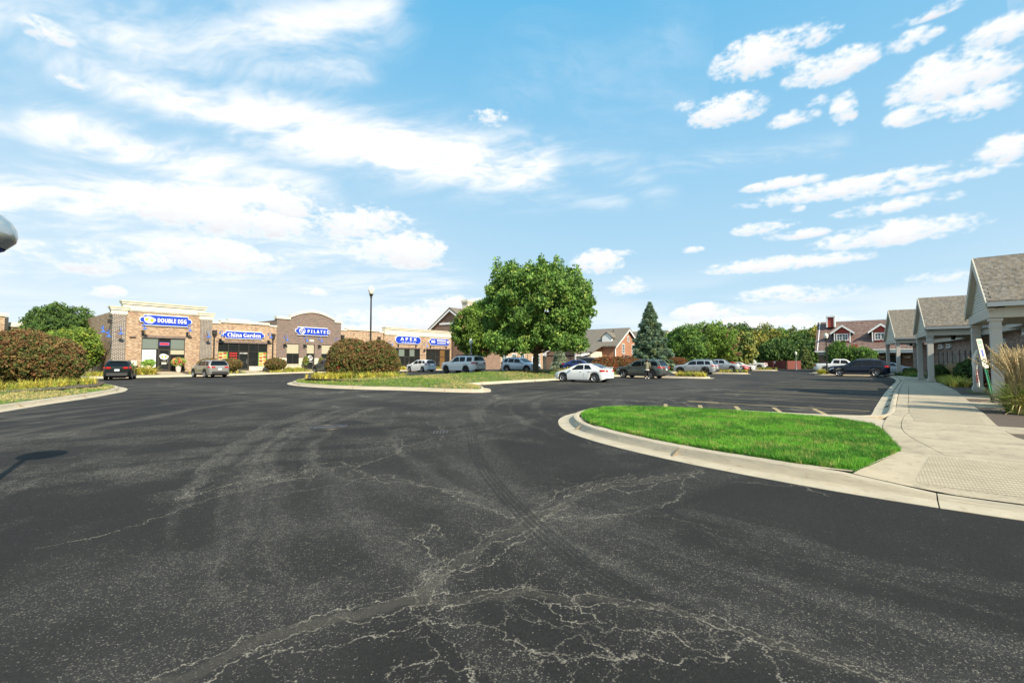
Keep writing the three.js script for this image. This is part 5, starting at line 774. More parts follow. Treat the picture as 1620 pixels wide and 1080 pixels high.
const SPECS = {
  suv: { L: 4.75, W: 1.88, r: 0.365, xf: 0.92, xr: 3.68, g: 0.24, top: [[0, 0.72], [0.06, 0.9], [0.2, 0.99], [1.15, 1.12], [1.3, 1.17], [1.95, 1.58], [2.3, 1.68], [3.2, 1.70], [4.0, 1.66], [4.28, 1.61], [4.36, 1.56], [4.62, 1.08], [4.69, 1.0], [4.75, 0.92]], belt: [[0, 0.7], [0.3, 0.88], [1.2, 1.03], [3.6, 1.10], [4.75, 1.12]], ws: [1.28, 2.02], rw: [4.34, 4.58], sides: [[1.62, 2.02, 2.72, 2.66], [2.80, 2.74, 3.62, 3.52], [3.74, 3.62, 4.32, 4.12]], rails: [2.2, 4.0], spokes: 5, clad: 1 },
  crossover: { L: 4.6, W: 1.85, r: 0.355, xf: 0.9, xr: 3.6, g: 0.21, top: [[0, 0.68], [0.06, 0.86], [0.2, 0.95], [1.1, 1.07], [1.22, 1.12], [1.95, 1.54], [2.3, 1.645], [3.1, 1.665], [3.9, 1.61], [4.15, 1.55], [4.24, 1.5], [4.5, 1.06], [4.56, 0.98], [4.6, 0.9]], belt: [[0, 0.66], [0.3, 0.84], [1.2, 0.98], [3.5, 1.08], [4.6, 1.14]], ws: [1.2, 2.02], rw: [4.22, 4.46], sides: [[1.56, 2.02, 2.64, 2.58], [2.72, 2.66, 3.46, 3.36], [3.58, 3.46, 4.12, 3.86]], rails: [2.2, 3.9], spokes: 5, clad: 1 },
  boxsuv: { L: 4.85, W: 1.93, r: 0.40, xf: 0.93, xr: 3.72, g: 0.34, top: [[0, 0.86], [0.05, 1.02], [0.2, 1.1], [1.3, 1.2], [1.42, 1.24], [1.98, 1.68], [2.3, 1.78], [3.3, 1.80], [4.3, 1.76], [4.5, 1.72], [4.58, 1.66], [4.7, 1.24], [4.78, 1.14], [4.85, 1.02]], belt: [[0, 0.84], [0.3, 1.0], [1.2, 1.12], [4.85, 1.17]], ws: [1.42, 2.02], rw: [4.56, 4.69], sides: [[1.72, 2.05, 2.74, 2.68], [2.83, 2.77, 3.55, 3.5], [3.78, 3.74, 4.46, 4.4]], rails: [2.1, 4.2], spokes: 6, clad: 1, dark: 1 },
  coupe: { L: 4.42, W: 1.755, r: 0.325, xf: 0.88, xr: 3.56, g: 0.17, top: [[0, 0.52], [0.06, 0.66], [0.25, 0.74], [1.0, 0.9], [1.2, 0.95], [1.7, 1.22], [2.2, 1.385], [2.7, 1.405], [3.2, 1.36], [3.7, 1.2], [4.1, 1.01], [4.34, 0.97], [4.4, 0.9], [4.42, 0.8]], belt: [[0, 0.5], [0.3, 0.66], [1.2, 0.86], [3.4, 0.94], [4.42, 0.96]], ws: [1.22, 2.16], rw: [3.2, 4.02], sides: [[1.55, 2.08, 2.66, 2.62], [2.74, 2.7, 3.36, 3.06]], spokes: 6, clad: 0, spoiler: 1 },
  longsuv: { L: 5.05, W: 1.98, r: 0.385, xf: 0.95, xr: 3.93, g: 0.23, top: [[0, 0.74], [0.06, 0.94], [0.2, 1.04], [1.3, 1.15], [1.42, 1.19], [2.1, 1.62], [2.5, 1.73], [3.5, 1.76], [4.3, 1.71], [4.58, 1.66], [4.66, 1.6], [4.9, 1.12], [4.98, 1.04], [5.05, 0.94]], belt: [[0, 0.72], [0.3, 0.93], [1.2, 1.06], [5.05, 1.14]], ws: [1.42, 2.16], rw: [4.64, 4.87], sides: [[1.76, 2.14, 2.88, 2.82], [2.97, 2.91, 3.82, 3.74], [3.94, 3.84, 4.56, 4.36]], rails: [2.4, 4.3], spokes: 5, clad: 1 },
  pickup: { L: 5.75, W: 2.0, r: 0.40, xf: 1.02, xr: 4.55, g: 0.36, top: [[0, 0.92], [0.05, 1.1], [0.2, 1.18], [1.45, 1.27], [1.55, 1.3], [2.12, 1.78], [2.4, 1.88], [3.3, 1.9], [3.66, 1.87], [3.72, 1.8], [3.84, 1.3], [3.9, 1.27], [5.6, 1.27], [5.7, 1.25], [5.75, 1.15]], belt: [[0, 0.9], [0.3, 1.06], [1.5, 1.18], [3.8, 1.22], [5.75, 1.22]], ws: [1.55, 2.14], rw: [3.72, 3.81], sides: [[1.86, 2.16, 2.84, 2.8], [2.94, 2.9, 3.62, 3.58]], spokes: 6, clad: 0 },
  sedan: { L: 4.75, W: 1.83, r: 0.335, xf: 0.92, xr: 3.7, g: 0.18, top: [[0, 0.55], [0.06, 0.72], [0.25, 0.8], [1.15, 0.95], [1.3, 0.99], [1.85, 1.3], [2.3, 1.435], [2.9, 1.44], [3.4, 1.37], [3.95, 1.12], [4.15, 1.07], [4.65, 1.04], [4.72, 0.98], [4.75, 0.85]], belt: [[0, 0.53], [0.3, 0.72], [1.2, 0.9], [3.6, 0.97], [4.75, 1.0]], ws: [1.32, 2.22], rw: [3.42, 3.95], sides: [[1.7, 2.14, 2.72, 2.68], [2.8, 2.76, 3.5, 3.3]], spokes: 5, clad: 0 },
};
const geoCache = {};
function carGeos(kind) {
  if (geoCache[kind]) return geoCache[kind];
  const S = SPECS[kind], { L, W, r, xf, xr, g } = S, top = curveTab(S.top, 0.06), beltRaw = curveTab(S.belt, 0.15);
  const belt = (s) => Math.min(beltRaw(s), top(s) - 0.035), hw0 = W / 2;
  const plan = (s) => hw0 * (1 - 0.30 * Math.pow(1 - clamp(s / 0.55), 2.4) - 0.035 * Math.pow(1 - clamp(s / 1.8), 2) - 0.20 * Math.pow(1 - clamp((L - s) / 0.42), 2.6) - 0.03 * Math.pow(1 - clamp((L - s) / 1.4), 2));
  const arch = (s) => { let y = mix(g, g + 0.1, Math.pow(1 - clamp(s / 0.3), 2)); y = Math.max(y, mix(g, g + 0.14, Math.pow(1 - clamp((L - s) / 0.4), 2))); for (const x of [xf, xr]) { const R = r + 0.075, d = Math.abs(s - x); if (d < R) y = Math.max(y, r + Math.sqrt(R * R - d * d) * 0.98); } return y; };
  const ring = (s) => {
    const w = plan(s), y0 = arch(s), yb = belt(s), yt = top(s), q = ss(0.1, 0.45, yt - yb), lp = (a) => mix(y0, yb, a);
    return [[0, y0], [w * 0.8, y0], [w * 0.965, y0 + 0.01], [w * 0.985, lp(0.12)], [w * 1.0, lp(0.42)], [w * 1.0, lp(0.66)], [w * 0.985, lp(0.86)], [w * 0.955, yb], [w * mix(0.95, 0.865, q), mix(yb, yt, 0.45)], [w * mix(0.93, 0.79, q), mix(yb, yt, 0.8)], [w * mix(0.88, 0.70, q), mix(yb, yt, 0.95)], [w * mix(0.6, 0.45, q), yt - 0.004 * q], [0, yt]];
  };
  const hw = (s, y) => { const R = ring(s); for (let i = 3; i + 1 < R.length; i++) if (y >= R[i][1] && y <= R[i + 1][1] + 1e-6) return mix(R[i][0], R[i + 1][0], (y - R[i][1]) / Math.max(1e-6, R[i + 1][1] - R[i][1])); return R[y < R[3][1] ? 3 : 11][0]; };
  const st = new Set(); for (let k = 0; k <= 46; k++) st.add(+(L * k / 46).toFixed(4)); for (const x of [xf, xr]) for (let k = -10; k <= 10; k++) st.add(+(x + (r + 0.075) * Math.sin((k / 10) * 1.5707)).toFixed(4)); for (const v of [0.03, 0.09, L - 0.03, L - 0.09, L - 0.2]) st.add(v);
  const xs = [...st].filter((v) => v >= 0 && v <= L).sort((a, b) => a - b);
  const X = (s) => L / 2 - s;
  const pos = [], ix = [], n = 13;
  for (const sg of [1, -1]) {
    const base = pos.length / 3;
    for (const s of xs) for (const [z, y] of ring(s)) pos.push(X(s), y, z * sg);
    for (let i = 0; i + 1 < xs.length; i++) for (let k = 0; k < n - 1; k++) { const a = base + i * n + k, b = a + n; sg > 0 ? ix.push(a, a + 1, b, a + 1, b + 1, b) : ix.push(a, b, a + 1, a + 1, b, b + 1); }
    for (const [i, f] of [[0, 1], [xs.length - 1, -1]]) for (let k = 1; k < n - 1; k++) { const a = base + i * n; f * sg > 0 ? ix.push(a, a + k + 1, a + k) : ix.push(a, a + k, a + k + 1); }
  }
  let body = new THREE.BufferGeometry(); body.setAttribute('position', new THREE.Float32BufferAttribute(pos, 3)); body.setIndex(ix); body = toCreasedNormals(body, 0.55);
  { // outward normals: flip if the signed volume is negative
    const p = body.attributes.position; let v = 0; for (let i = 0; i < p.count; i += 3) v += p.getX(i) * (p.getY(i + 1) * p.getZ(i + 2) - p.getZ(i + 1) * p.getY(i + 2)) - p.getY(i) * (p.getX(i + 1) * p.getZ(i + 2) - p.getZ(i + 1) * p.getX(i + 2)) + p.getZ(i) * (p.getX(i + 1) * p.getY(i + 2) - p.getY(i + 1) * p.getX(i + 2));
    if (v < 0) { const q = new THREE.BufferGeometry(), P = pos.slice(); const I = ix.slice(); for (let i = 0; i < I.length; i += 3) { const t = I[i]; I[i] = I[i + 1]; I[i + 1] = t; } q.setAttribute('position', new THREE.Float32BufferAttribute(P, 3)); q.setIndex(I); body = toCreasedNormals(q, 0.55); }
  }
  // patches that lie on the body surface
  const patch = (f, nu, nv) => { const p = [], I = []; for (let j = 0; j <= nv; j++) for (let i = 0; i <= nu; i++) p.push(...f(i / nu, j / nv)); for (let j = 0; j < nv; j++) for (let i = 0; i < nu; i++) { const a = j * (nu + 1) + i; I.push(a, a + 1, a + nu + 1, a + 1, a + nu + 2, a + nu + 1); } const q = new THREE.BufferGeometry(); q.setAttribute('position', new THREE.Float32BufferAttribute(p, 3)); q.setIndex(I); q.computeVertexNormals(); return q; };
  const side = (sg, a, b, c, d, lo, hi, e = 0.007) => patch((u, v0) => { const v = mix(lo, hi, v0), s = mix(mix(a, b, v0), mix(d, c, v0), u), y = mix(belt(s), top(s), v); return [X(s), y, sg * (hw(s, y) + e)]; }, 12, 5);
  const lower = (sg, s0, s1, y0, y1, e = 0.01) => patch((u, v) => { const s = mix(s0, s1, u), y = Math.min(mix(typeof y0 === 'function' ? y0(s) : y0, typeof y1 === 'function' ? y1(s) : y1, v), belt(s) + 0.05); return [X(s), y, sg * (hw(s, Math.max(y, arch(s))) + e)]; }, 16, 2);
  const roofp = (s0, s1, f, e = 0.008) => patch((u, v) => { const s = mix(s0, s1, v), R = ring(s), zm = R[10][0] * f, z = mix(-zm, zm, u), az = Math.abs(z), y = az < R[11][0] ? mix(R[12][1], R[11][1], az / R[11][0]) : mix(R[11][1], R[10][1], (az - R[11][0]) / Math.max(1e-6, R[10][0] - R[11][0])); const dx = -(top(s + 0.03) - top(s - 0.03)) / 0.06, nl = Math.hypot(1, dx); return [X(s) - (dx / nl) * e * -1 * -1, y + e / nl, z]; }, 10, 8);
  const wins = []; for (const [a, b, d, c] of S.sides) for (const sg of [1, -1]) wins.push(side(sg, a, b, c, d, 0.09, 0.84));
  const ls = [1, -1];
  const taily = top(L - 0.12) - 0.02, tw = plan(L);
  const out = {
    S, body, wins, windshield: roofp(S.ws[0] + 0.03, S.ws[1] - 0.03, 0.97), rear: kind === 'pickup' ? patch((u, v) => [X(S.rw[0] - 0.02 + v * 0.1) - 0.012, mix(1.78, 1.36, v), mix(-0.66, 0.66, u)], 4, 4) : roofp(S.rw[0] + 0.02, S.rw[1], 0.93, 0.012),
    heads: ls.map((sg) => lower(sg, 0.05, 0.5, (s) => belt(s) - 0.19 + s * 0.06, (s) => belt(s) - 0.05)), tails: ls.map((sg) => kind === 'pickup' ? lower(sg, L - 0.17, L - 0.005, 0.88, 1.18) : lower(sg, L - 0.42, L - 0.004, (s) => belt(L - 0.2) - 0.17, (s) => belt(L - 0.2) - 0.02)),
    tailsRear: ls.map((sg) => kind === 'pickup' ? box(0.02, 0.32, 0.16, -L / 2 - 0.004, 1.02, sg * (tw - 0.09)) : box(0.02, 0.13, tw * 0.42, -L / 2 - 0.004, belt(L - 0.2) - 0.115, sg * tw * 0.76)),
    under: join([box(L * 0.93, 0.36, W * 0.66, 0, g + 0.22, 0), box(L * 0.86, 0.12, W * 0.5, 0, g + 0.02, 0)]),
    clad: S.clad ? join([...ls.flatMap((sg) => [lower(sg, xf + r + 0.09, xr - r - 0.09, (s) => arch(s) + 0.005, (s) => arch(s) + 0.17), ...[xf, xr].map((x) => { const P = []; for (let k = 0; k <= 14; k++) { const a = (k / 14) * Math.PI; P.push([x + Math.cos(a) * (r + 0.115), r + Math.sin(a) * (r + 0.115) * 0.98]); } return patch((u, v) => { const a = u * Math.PI, R = r + mix(0.072, 0.145, v), s = clamp(x + Math.cos(a) * R, 0.02, L - 0.02), y = r + Math.sin(a) * R * 0.98; return [X(s), y, sg * (Math.max(hw(s, y), plan(s) * 0.985) + 0.014)]; }, 18, 2); })]), rbox(0.08, 0.24, tw * 1.9, -L / 2 + 0.0, g + 0.26, 0, 0.03), rbox(0.08, 0.2, plan(0.03) * 1.9, L / 2 - 0.02, g + 0.2, 0, 0.03)]) : null,
    bumper: kind === 'pickup' ? rbox(0.16, 0.2, tw * 2 + 0.1, -L / 2 - 0.05, 0.6, 0, 0.03) : null,
    grille: box(0.02, 0.24, plan(0.02) * 1.25, L / 2 + 0.004, mix(g, top(0.03), 0.62), 0), plate: box(0.012, 0.16, 0.32, -L / 2 - 0.012, kind === 'pickup' ? 0.75 : belt(L - 0.2) - 0.30, 0),
    mirrors: ls.map((sg) => rbox(0.12, 0.15, 0.2, X(S.sides[0][0] + 0.12), belt(S.sides[0][0]) + 0.09, sg * (plan(1.7) + 0.10), 0.04)),
    handles: S.sides.slice(0, 2).flatMap(([a, b, d]) => ls.map((sg) => { const s = d - 0.2, y = belt(s) - 0.12; return rbox(0.2, 0.03, 0.03, X(s), y, sg * (hw(s, y) + 0.018), 0.01); })),
    seams: join(S.sides.slice(0, 2).flatMap(([a, b, d]) => ls.map((sg) => lower(sg, d + 0.035, d + 0.05, g + 0.2, (s) => belt(s), 0.004)))),
    rails: S.rails ? join(ls.map((sg) => new THREE.TubeGeometry(new THREE.CatmullRomCurve3([0, 0.06, 0.5, 0.94, 1].map((t, i) => { const s = mix(S.rails[0], S.rails[1], t); return new THREE.Vector3(X(s), top(s) + (i % 4 ? 0.05 : -0.01), sg * plan(s) * 0.68); })), 14, 0.02, 5))) : null,
    spoiler: S.spoiler ? join([rbox(0.22, 0.03, 1.34, -L / 2 + 0.12, 1.10, 0, 0.012), rbox(0.14, 0.12, 0.04, -L / 2 + 0.14, 1.045, 0.6, 0.01), rbox(0.14, 0.12, 0.04, -L / 2 + 0.14, 1.045, -0.6, 0.01)]) : rbox(0.26, 0.03, W * 0.58, X(S.rw[0] - 0.02), top(S.rw[0] - 0.06) + 0.0, 0, 0.012),
    wheel: wheelGeos(r, 0.235, S.spokes),
  };
  return (geoCache[kind] = out);
}
function car(kind, name, label, mat, [x, z], heading, o = {}) {
  const G = carGeos(kind), { S } = G, y = o.y ?? lift(x, z), c = thing(name, label, o.category ?? 'car', [x, y, z], heading, o.group);
  part('body', G.body, mat, c); part('underbody', G.under, M.black, c); G.wins.forEach((w) => part('window', w, CARGLASS, c)); part('windshield', G.windshield, CARGLASS, c); part('rear_window', G.rear, CARGLASS, c);
  G.heads.forEach((h) => part('headlight', h, HEADL, c)); G.tails.forEach((t, i) => { const q = part('taillight', t, TAIL, c); part('taillight_lens', G.tailsRear[i], TAIL, q); });
  if (G.clad) part('trim', G.clad, o.clad ?? CLAD, c); if (G.bumper) part('rear_bumper', G.bumper, CHROME, c);
  part('grille', G.grille, M.black, c); part('licence_plate', G.plate, PLATE, c); G.mirrors.forEach((m) => part('mirror', m, o.mirror ?? mat, c)); G.handles.forEach((h) => part('door_handle', h, o.handle ?? mat, c)); part('door_seam', G.seams, M.black, c);
  if (G.rails && !o.noRails) part('roof_rails', G.rails, o.rails ?? CHROME, c); if (kind !== 'pickup') part('spoiler', G.spoiler, mat, c);
  for (const [xx, sg] of [[S.xf, 1], [S.xf, -1], [S.xr, 1], [S.xr, -1]]) {
    const w = part('wheel', G.wheel.disc, M.black, c); w.position.set(S.L / 2 - xx, S.r, sg * (S.W / 2 - 0.125)); if (sg < 0) w.rotation.y = Math.PI;
    part('tyre', G.wheel.tyre, TY, w); part('rim', G.wheel.rim, (o.darkRims ?? S.dark) ? RIMDARK : RIM, w);
  }
  if (o.roofBox) part('roof_rack', rbox(1.5, 0.05, 1.2, -0.4, 1.86, 0, 0.02), M.black, c);
  return c;
}
const WHITE = paint(0.74, 0.74, 0.72), BLACKP = paint(0.006, 0.009, 0.008), SILVER = paint(0.36, 0.34, 0.31, 0.55), LSILVER = paint(0.46, 0.47, 0.48, 0.5), GREY = paint(0.10, 0.115, 0.105, 0.5), NAVY = paint(0.003, 0.008, 0.022), PALE = paint(0.52, 0.57, 0.62, 0.3), REDP = paint(0.5, 0.015, 0.02), BLUEP = paint(0.01, 0.025, 0.12);
const WEST = Math.PI;
car('crossover', 'parked_suv', 'black compact sport utility seen from behind, at the kerb before DOUBLE EGG', BLACKP, [-51.2, -9.9], WEST - 17 * RAD, { category: 'suv' });
car('suv', 'parked_suv', 'beige silver sport utility seen from behind in front of China Garden', SILVER, [-51.0, -16.6], WEST + 2 * RAD, { category: 'suv' });
car('suv', 'parked_suv', 'dark car mostly hidden behind the middle round bush', GREY, [-50.6, -28.8], WEST, { category: 'suv' });
car('crossover', 'parked_suv', 'white low sport utility with dark rear glass in front of the APEX front', WHITE, [-48.6, -41.2], WEST, { category: 'suv', noRails: 1, clad: WHITE });
car('boxsuv', 'parked_suv', 'white boxy sport utility with roof rack and black wheels beyond the lawn', WHITE, [-32.4, -32.9], WEST, { category: 'suv', clad: WHITE, roofBox: 1, rails: M.black, y: 0.33 });
car('crossover', 'parked_suv', 'pale blue grey sport utility parked nose to the big tree', PALE, [-30.6, -40.2], 0.02, { category: 'suv', rails: M.black });
car('coupe', 'parked_car', 'white two door coupe with rear spoiler beside the long island', WHITE, [-17.4, -30.75], WEST + 1 * RAD);
car('suv', 'parked_suv', 'dark grey green sport utility with the person standing at its door', GREY, [-17.0, -41.1], WEST - 4 * RAD, { category: 'suv' });
car('longsuv', 'parked_suv', 'silver grey sport utility with black wheels right of the grey green one', LSILVER, [-17.1, -58.0], WEST - 2 * RAD, { category: 'suv', darkRims: 1 });
car('pickup', 'pickup_truck', 'silver pickup truck facing right behind the silver sport utility', LSILVER, [-18.2, -74.0], -2 * RAD, { category: 'pickup' });
car('sedan', 'parked_car', 'white sedan nearly hidden behind the silver pickup truck', WHITE, [-17.5, -83.8], 0);
car('sedan', 'parked_car', 'red car peeking out behind the silver pickup', REDP, [-18.0, -81.2], 0);
car('pickup', 'pickup_truck', 'white pickup truck at the far end of the left row', WHITE, [-18.9, -99.5], WEST, { category: 'pickup' });
car('longsuv', 'parked_suv', 'dark blue sport utility parked side on near the farthest porch', NAVY, [-1.2, -59.4], WEST, { category: 'suv', rails: CHROME });
car('pickup', 'pickup_truck', 'white pickup truck behind the dark blue sport utility', WHITE, [-3.4, -75.4], 0, { category: 'pickup' });
car('longsuv', 'parked_suv', 'dark navy sport utility beyond the shrubs by the gabled house', NAVY, [-31.5, -56.2], WEST + 20 * RAD, { category: 'suv' });
car('sedan', 'parked_car', 'dark blue car peeking out by the small spruce', BLUEP, [-30.2, -52.6], 0.3);
car('sedan', 'parked_car', 'pale car glimpsed between the farthest porch columns', PALE, [1.8, -74.6], 0);

// ---------- plants ----------
const leafMat = (r, g, b, t = 0.35) => new THREE.MeshPhysicalMaterial({ color: rgb(r, g, b), roughness: 0.7, transmission: t, thickness: 0, side: THREE.DoubleSide, specularIntensity: 0.4 });
const LEAF = leafMat(1, 1, 1), BLADE = leafMat(1, 1, 1, 0.25);
function leafClump(n, size, spread, seed, long = 1.6, flat = 0) {
  const R = rng(seed), p = [], ix = [], v = new THREE.Vector3(), q = new THREE.Quaternion(), e = new THREE.Euler();
  for (let k = 0; k < n; k++) {
    const a = R() * 6.283, c = R() * 2 - 1, s = Math.sqrt(1 - c * c), rad = spread * Math.cbrt(R()), ox = Math.cos(a) * s * rad, oy = c * rad, oz = Math.sin(a) * s * rad, L = size * (0.7 + 0.6 * R());
    q.setFromEuler(e.set((R() - 0.5) * (flat ? 1.2 : 3.1), R() * 6.283, (R() - 0.5) * (flat ? 1.2 : 3.1)));
    const b = p.length / 3; for (const [x, y, z] of [[0, 0, -L * long / 2], [L * 0.5, 0.12 * L, 0], [0, 0, L * long / 2], [-L * 0.5, 0.12 * L, 0]]) { v.set(x, y, z).applyQuaternion(q); p.push(v.x + ox, v.y + oy, v.z + oz); }
    ix.push(b, b + 1, b + 2, b, b + 2, b + 3);
  }
  const g = new THREE.BufferGeometry(); g.setAttribute('position', new THREE.Float32BufferAttribute(p, 3)); g.setIndex(ix); const f = g.toNonIndexed(); f.computeVertexNormals(); return f;
}
const CL = { maple: leafClump(12, 0.17, 0.30, 1), maple2: leafClump(14, 0.15, 0.26, 2), shrub: leafClump(12, 0.075, 0.13, 3), far: leafClump(12, 0.34, 0.6, 4), needle: leafClump(16, 0.09, 0.24, 5, 3.0, 1), fine: leafClump(14, 0.11, 0.22, 6) };
// colours: list of [r,g,b, weight]; hue may follow height (top) as autumn colour does
function foliage(parent, name, spots, geo, colors, seed, { mat = LEAF, flat = 0, gain = 2.15 } = {}) {
  const R = rng(seed), m = new THREE.InstancedMesh(geo, mat, spots.length), M4 = new THREE.Matrix4(), q = new THREE.Quaternion(), e = new THREE.Euler(), P = new THREE.Vector3(), S = new THREE.Vector3(), c = new THREE.Color();
  spots.forEach(([x, y, z, s, tint], i) => {
    q.setFromEuler(flat ? e.set((R() - 0.5) * 0.7, R() * 6.283, (R() - 0.5) * 0.7) : e.set(R() * 6.283, R() * 6.283, R() * 6.283));
    m.setMatrixAt(i, M4.compose(P.set(x, y, z), q, S.setScalar(s)));
    const col = colors(x, y, z, R, tint), v = gain * (0.72 + 0.56 * R()); m.setColorAt(i, c.setRGB(col[0] * v, col[1] * v, col[2] * v));
  });
  m.name = name; m.castShadow = m.receiveShadow = true; m.userData.kind = 'stuff'; parent.add(m); return m;
}
// points in the outer shells of a set of lobes [x, y, z, rx, ry, rz]
function lobeSpots(lobes, n, seed, { inner = 0.62, s0 = 0.8, s1 = 1.25, floor = -99 } = {}) {
  const R = rng(seed), out = [], w = lobes.map((l) => l[3] * l[3]), tot = w.reduce((a, b) => a + b, 0); let guard = 0;
  while (out.length < n && guard++ < n * 8) {
    let t = R() * tot, i = 0; while (i < lobes.length - 1 && (t -= w[i]) > 0) i++; const l = lobes[i], a = R() * 6.283, c = R() * 2 - 1, s = Math.sqrt(1 - c * c), r = mix(inner, 1.05, Math.pow(R(), 0.6));
    const x = l[0] + Math.cos(a) * s * r * l[3], y = l[1] + c * r * l[4], z = l[2] + Math.sin(a) * s * r * l[5]; if (y < floor) continue;
    if (lobes.some((k, j) => j !== i && ((x - k[0]) / k[3]) ** 2 + ((y - k[1]) / k[4]) ** 2 + ((z - k[2]) / k[5]) ** 2 < 0.28)) continue;
    out.push([x, y, z, mix(s0, s1, R()), i]);
  }
  return out;
}
function trunkGeo(h, r, lobes, seed, y0 = 0) {
  const R = rng(seed), g = [], top = h; g.push(new THREE.LatheGeometry([[r * 1.5, -0.1], [r * 1.15, 0.18], [r, 0.5], [r * 0.92, h * 0.6], [r * 0.85, h]].map((p) => new THREE.Vector2(...p)), 12));
  for (const l of lobes) { const a = [(R() - 0.5) * r, top - 0.1 - R() * 0.3, (R() - 0.5) * r], b = [l[0] * 0.45, mix(top, l[1], 0.55), l[2] * 0.45], c = [l[0], l[1], l[2]]; const rr = r * (0.28 + 0.25 * R()); g.push(bar(a, b, rr, rr * 0.6, 6), bar(b, c, rr * 0.6, rr * 0.15, 5)); }
  return uvm(join(g));
}
const pick = (list) => (x, y, z, R) => { let t = R(); for (const c of list) { t -= c[3]; if (t <= 0) return c; } return list[0]; };
function broadTree(name, label, [x, y, z], { h, w, base, n, clump = CL.far, colors, seed, lobes = 22, trunkR = 0.2, lobeR = 0.28, group, d = w, holes = 0 }) {
  const t = thing(name, label, 'tree', [x, y, z], 0, group), R = rng(seed), L = [], cy = (h + base) / 2, ry = (h - base) / 2;
  for (let i = 0; i < lobes; i++) {
    const a = i * 2.399 + R() * 0.5, c = 1 - (2 * (i + 0.5)) / lobes, s = Math.sqrt(1 - c * c), r = 0.70 + 0.16 * R(), rr = lobeR * w * (0.75 + 0.5 * R());
    L.push([Math.cos(a) * s * r * (w / 2 - rr * 0.5), cy + c * r * (ry - rr * 0.3), Math.sin(a) * s * r * (d / 2 - rr * 0.5), rr, rr * (0.8 + 0.3 * R()), rr]);
  }
  part('trunk', trunkGeo(Math.max(base * 1.1, 0.8), trunkR, L.filter((_, i) => i % 2 === 0), seed + 1), M.bark, t);
  foliage(t, 'crown', lobeSpots(L, n, seed + 2, { inner: 0.45, floor: base * 0.9 }), clump, colors, seed + 3); return t;
}
// the big maple on the island
{
  const t = thing('maple_tree', 'large green shade tree with broad crown on the long island lawn', 'tree', [-24.1, 0.40, -33.9]), R = rng(11), L = [];
  for (let i = 0; i < 46; i++) {
    const a = i * 2.399, c = 1 - (2 * (i + 0.5)) / 46, s = Math.sqrt(1 - c * c), r = 0.78 + 0.2 * R(), rr = 0.8 + 0.55 * R(), flat = c > 0 ? 1 : 0.9;
    L.push([Math.cos(a) * Math.pow(s, 0.6) * r * 4.5, 6.0 + Math.sign(c) * Math.pow(Math.abs(c), 0.8) * r * (c > 0 ? 3.3 : 3.0), Math.sin(a) * Math.pow(s, 0.6) * r * 4.1, rr, rr * 0.95 * flat, rr]);
  }
  for (let i = 0; i < 22; i++) { const a = i * 2.399 + 0.4, r = 0.8 + 3.3 * Math.sqrt(i / 22); L.push([Math.cos(a) * r, 8.9 - r * 0.2 + R() * 1.0, Math.sin(a) * r, 0.36 + 0.26 * R(), 0.9 + 0.5 * R(), 0.36 + 0.26 * R()]); }
  for (let i = 0; i < 34; i++) { const a = i * 2.399 + 1.1, c = mix(0.5, -0.9, i / 34), s = Math.sqrt(1 - c * c), r = 4.9 + 0.35 * R(); L.push([Math.cos(a) * s * r, 6.0 + c * 3.6, Math.sin(a) * s * r * 0.95, 0.4 + 0.3 * R(), 0.35 + 0.2 * R(), 0.4 + 0.3 * R()]); }
  for (let i = 0; i < 16; i++) { const a = i * 0.393 + R() * 0.2, r = 3.1 + 1.4 * R(); L.push([Math.cos(a) * r, 2.55 + R() * 0.7, Math.sin(a) * r, 0.8 + 0.3 * R(), 0.55 + 0.25 * R(), 0.8 + 0.3 * R()]); }
  part('trunk', trunkGeo(2.2, 0.27, L.filter((_, i) => i % 2 === 0), 12), M.bark, t);
  const col = (x, y, z, R2) => { const q = R2(), f = fbm(x * 0.5 + 20, y * 0.5 + z * 0.4, 2); if (f > 0.74 && q < 0.1) return [0.12, 0.085, 0.035]; return q < 0.3 ? [0.045, 0.085, 0.018] : q < 0.7 ? [0.075, 0.14, 0.028] : q < 0.92 ? [0.115, 0.185, 0.035] : [0.16, 0.20, 0.045]; };
  foliage(t, 'crown', lobeSpots(L, 8600, 13, { inner: 0.4, s0: 0.65, s1: 1.1, floor: 1.75 }), CL.maple, col, 14);
}
const GREENS = pick([[0.06, 0.11, 0.022, 0.4], [0.095, 0.16, 0.03, 0.35], [0.035, 0.07, 0.018, 0.25]]), OLIVE = pick([[0.09, 0.12, 0.03, 0.4], [0.15, 0.15, 0.035, 0.3], [0.05, 0.075, 0.02, 0.3]]), GOLD = pick([[0.15, 0.14, 0.028, 0.45], [0.09, 0.115, 0.025, 0.4], [0.22, 0.17, 0.035, 0.15]]), DARK = pick([[0.035, 0.068, 0.018, 0.5], [0.062, 0.10, 0.022, 0.5]]), LIME = pick([[0.10, 0.145, 0.022, 0.45], [0.065, 0.105, 0.02, 0.35], [0.16, 0.175, 0.025, 0.2]]);
const MIXED = (x, y, z, R) => { const f = fbm(x * 0.8 + 5, y * 0.7 + z * 0.5, 2), q = R(); return f > 0.62 && q < 0.4 ? [0.15, 0.08, 0.045] : q < 0.5 ? [0.11, 0.17, 0.028] : [0.07, 0.115, 0.02]; };
broadTree('maple_tree', 'smaller green tree with rusty patches behind the white boxy sport utility', [-37.3, 0.2, -40.6], { h: 8.5, w: 6.4, base: 1.9, n: 3000, clump: CL.maple2, colors: MIXED, seed: 31, lobes: 30, trunkR: 0.16, lobeR: 0.19 });
broadTree('broadleaf_tree', 'dark green tree standing before the far left brick wing', [-73.5, 0, -8.6], { h: 8.1, w: 7.2, base: 2.0, n: 2300, clump: CL.maple2, colors: DARK, seed: 41, lobes: 20, lobeR: 0.16 });
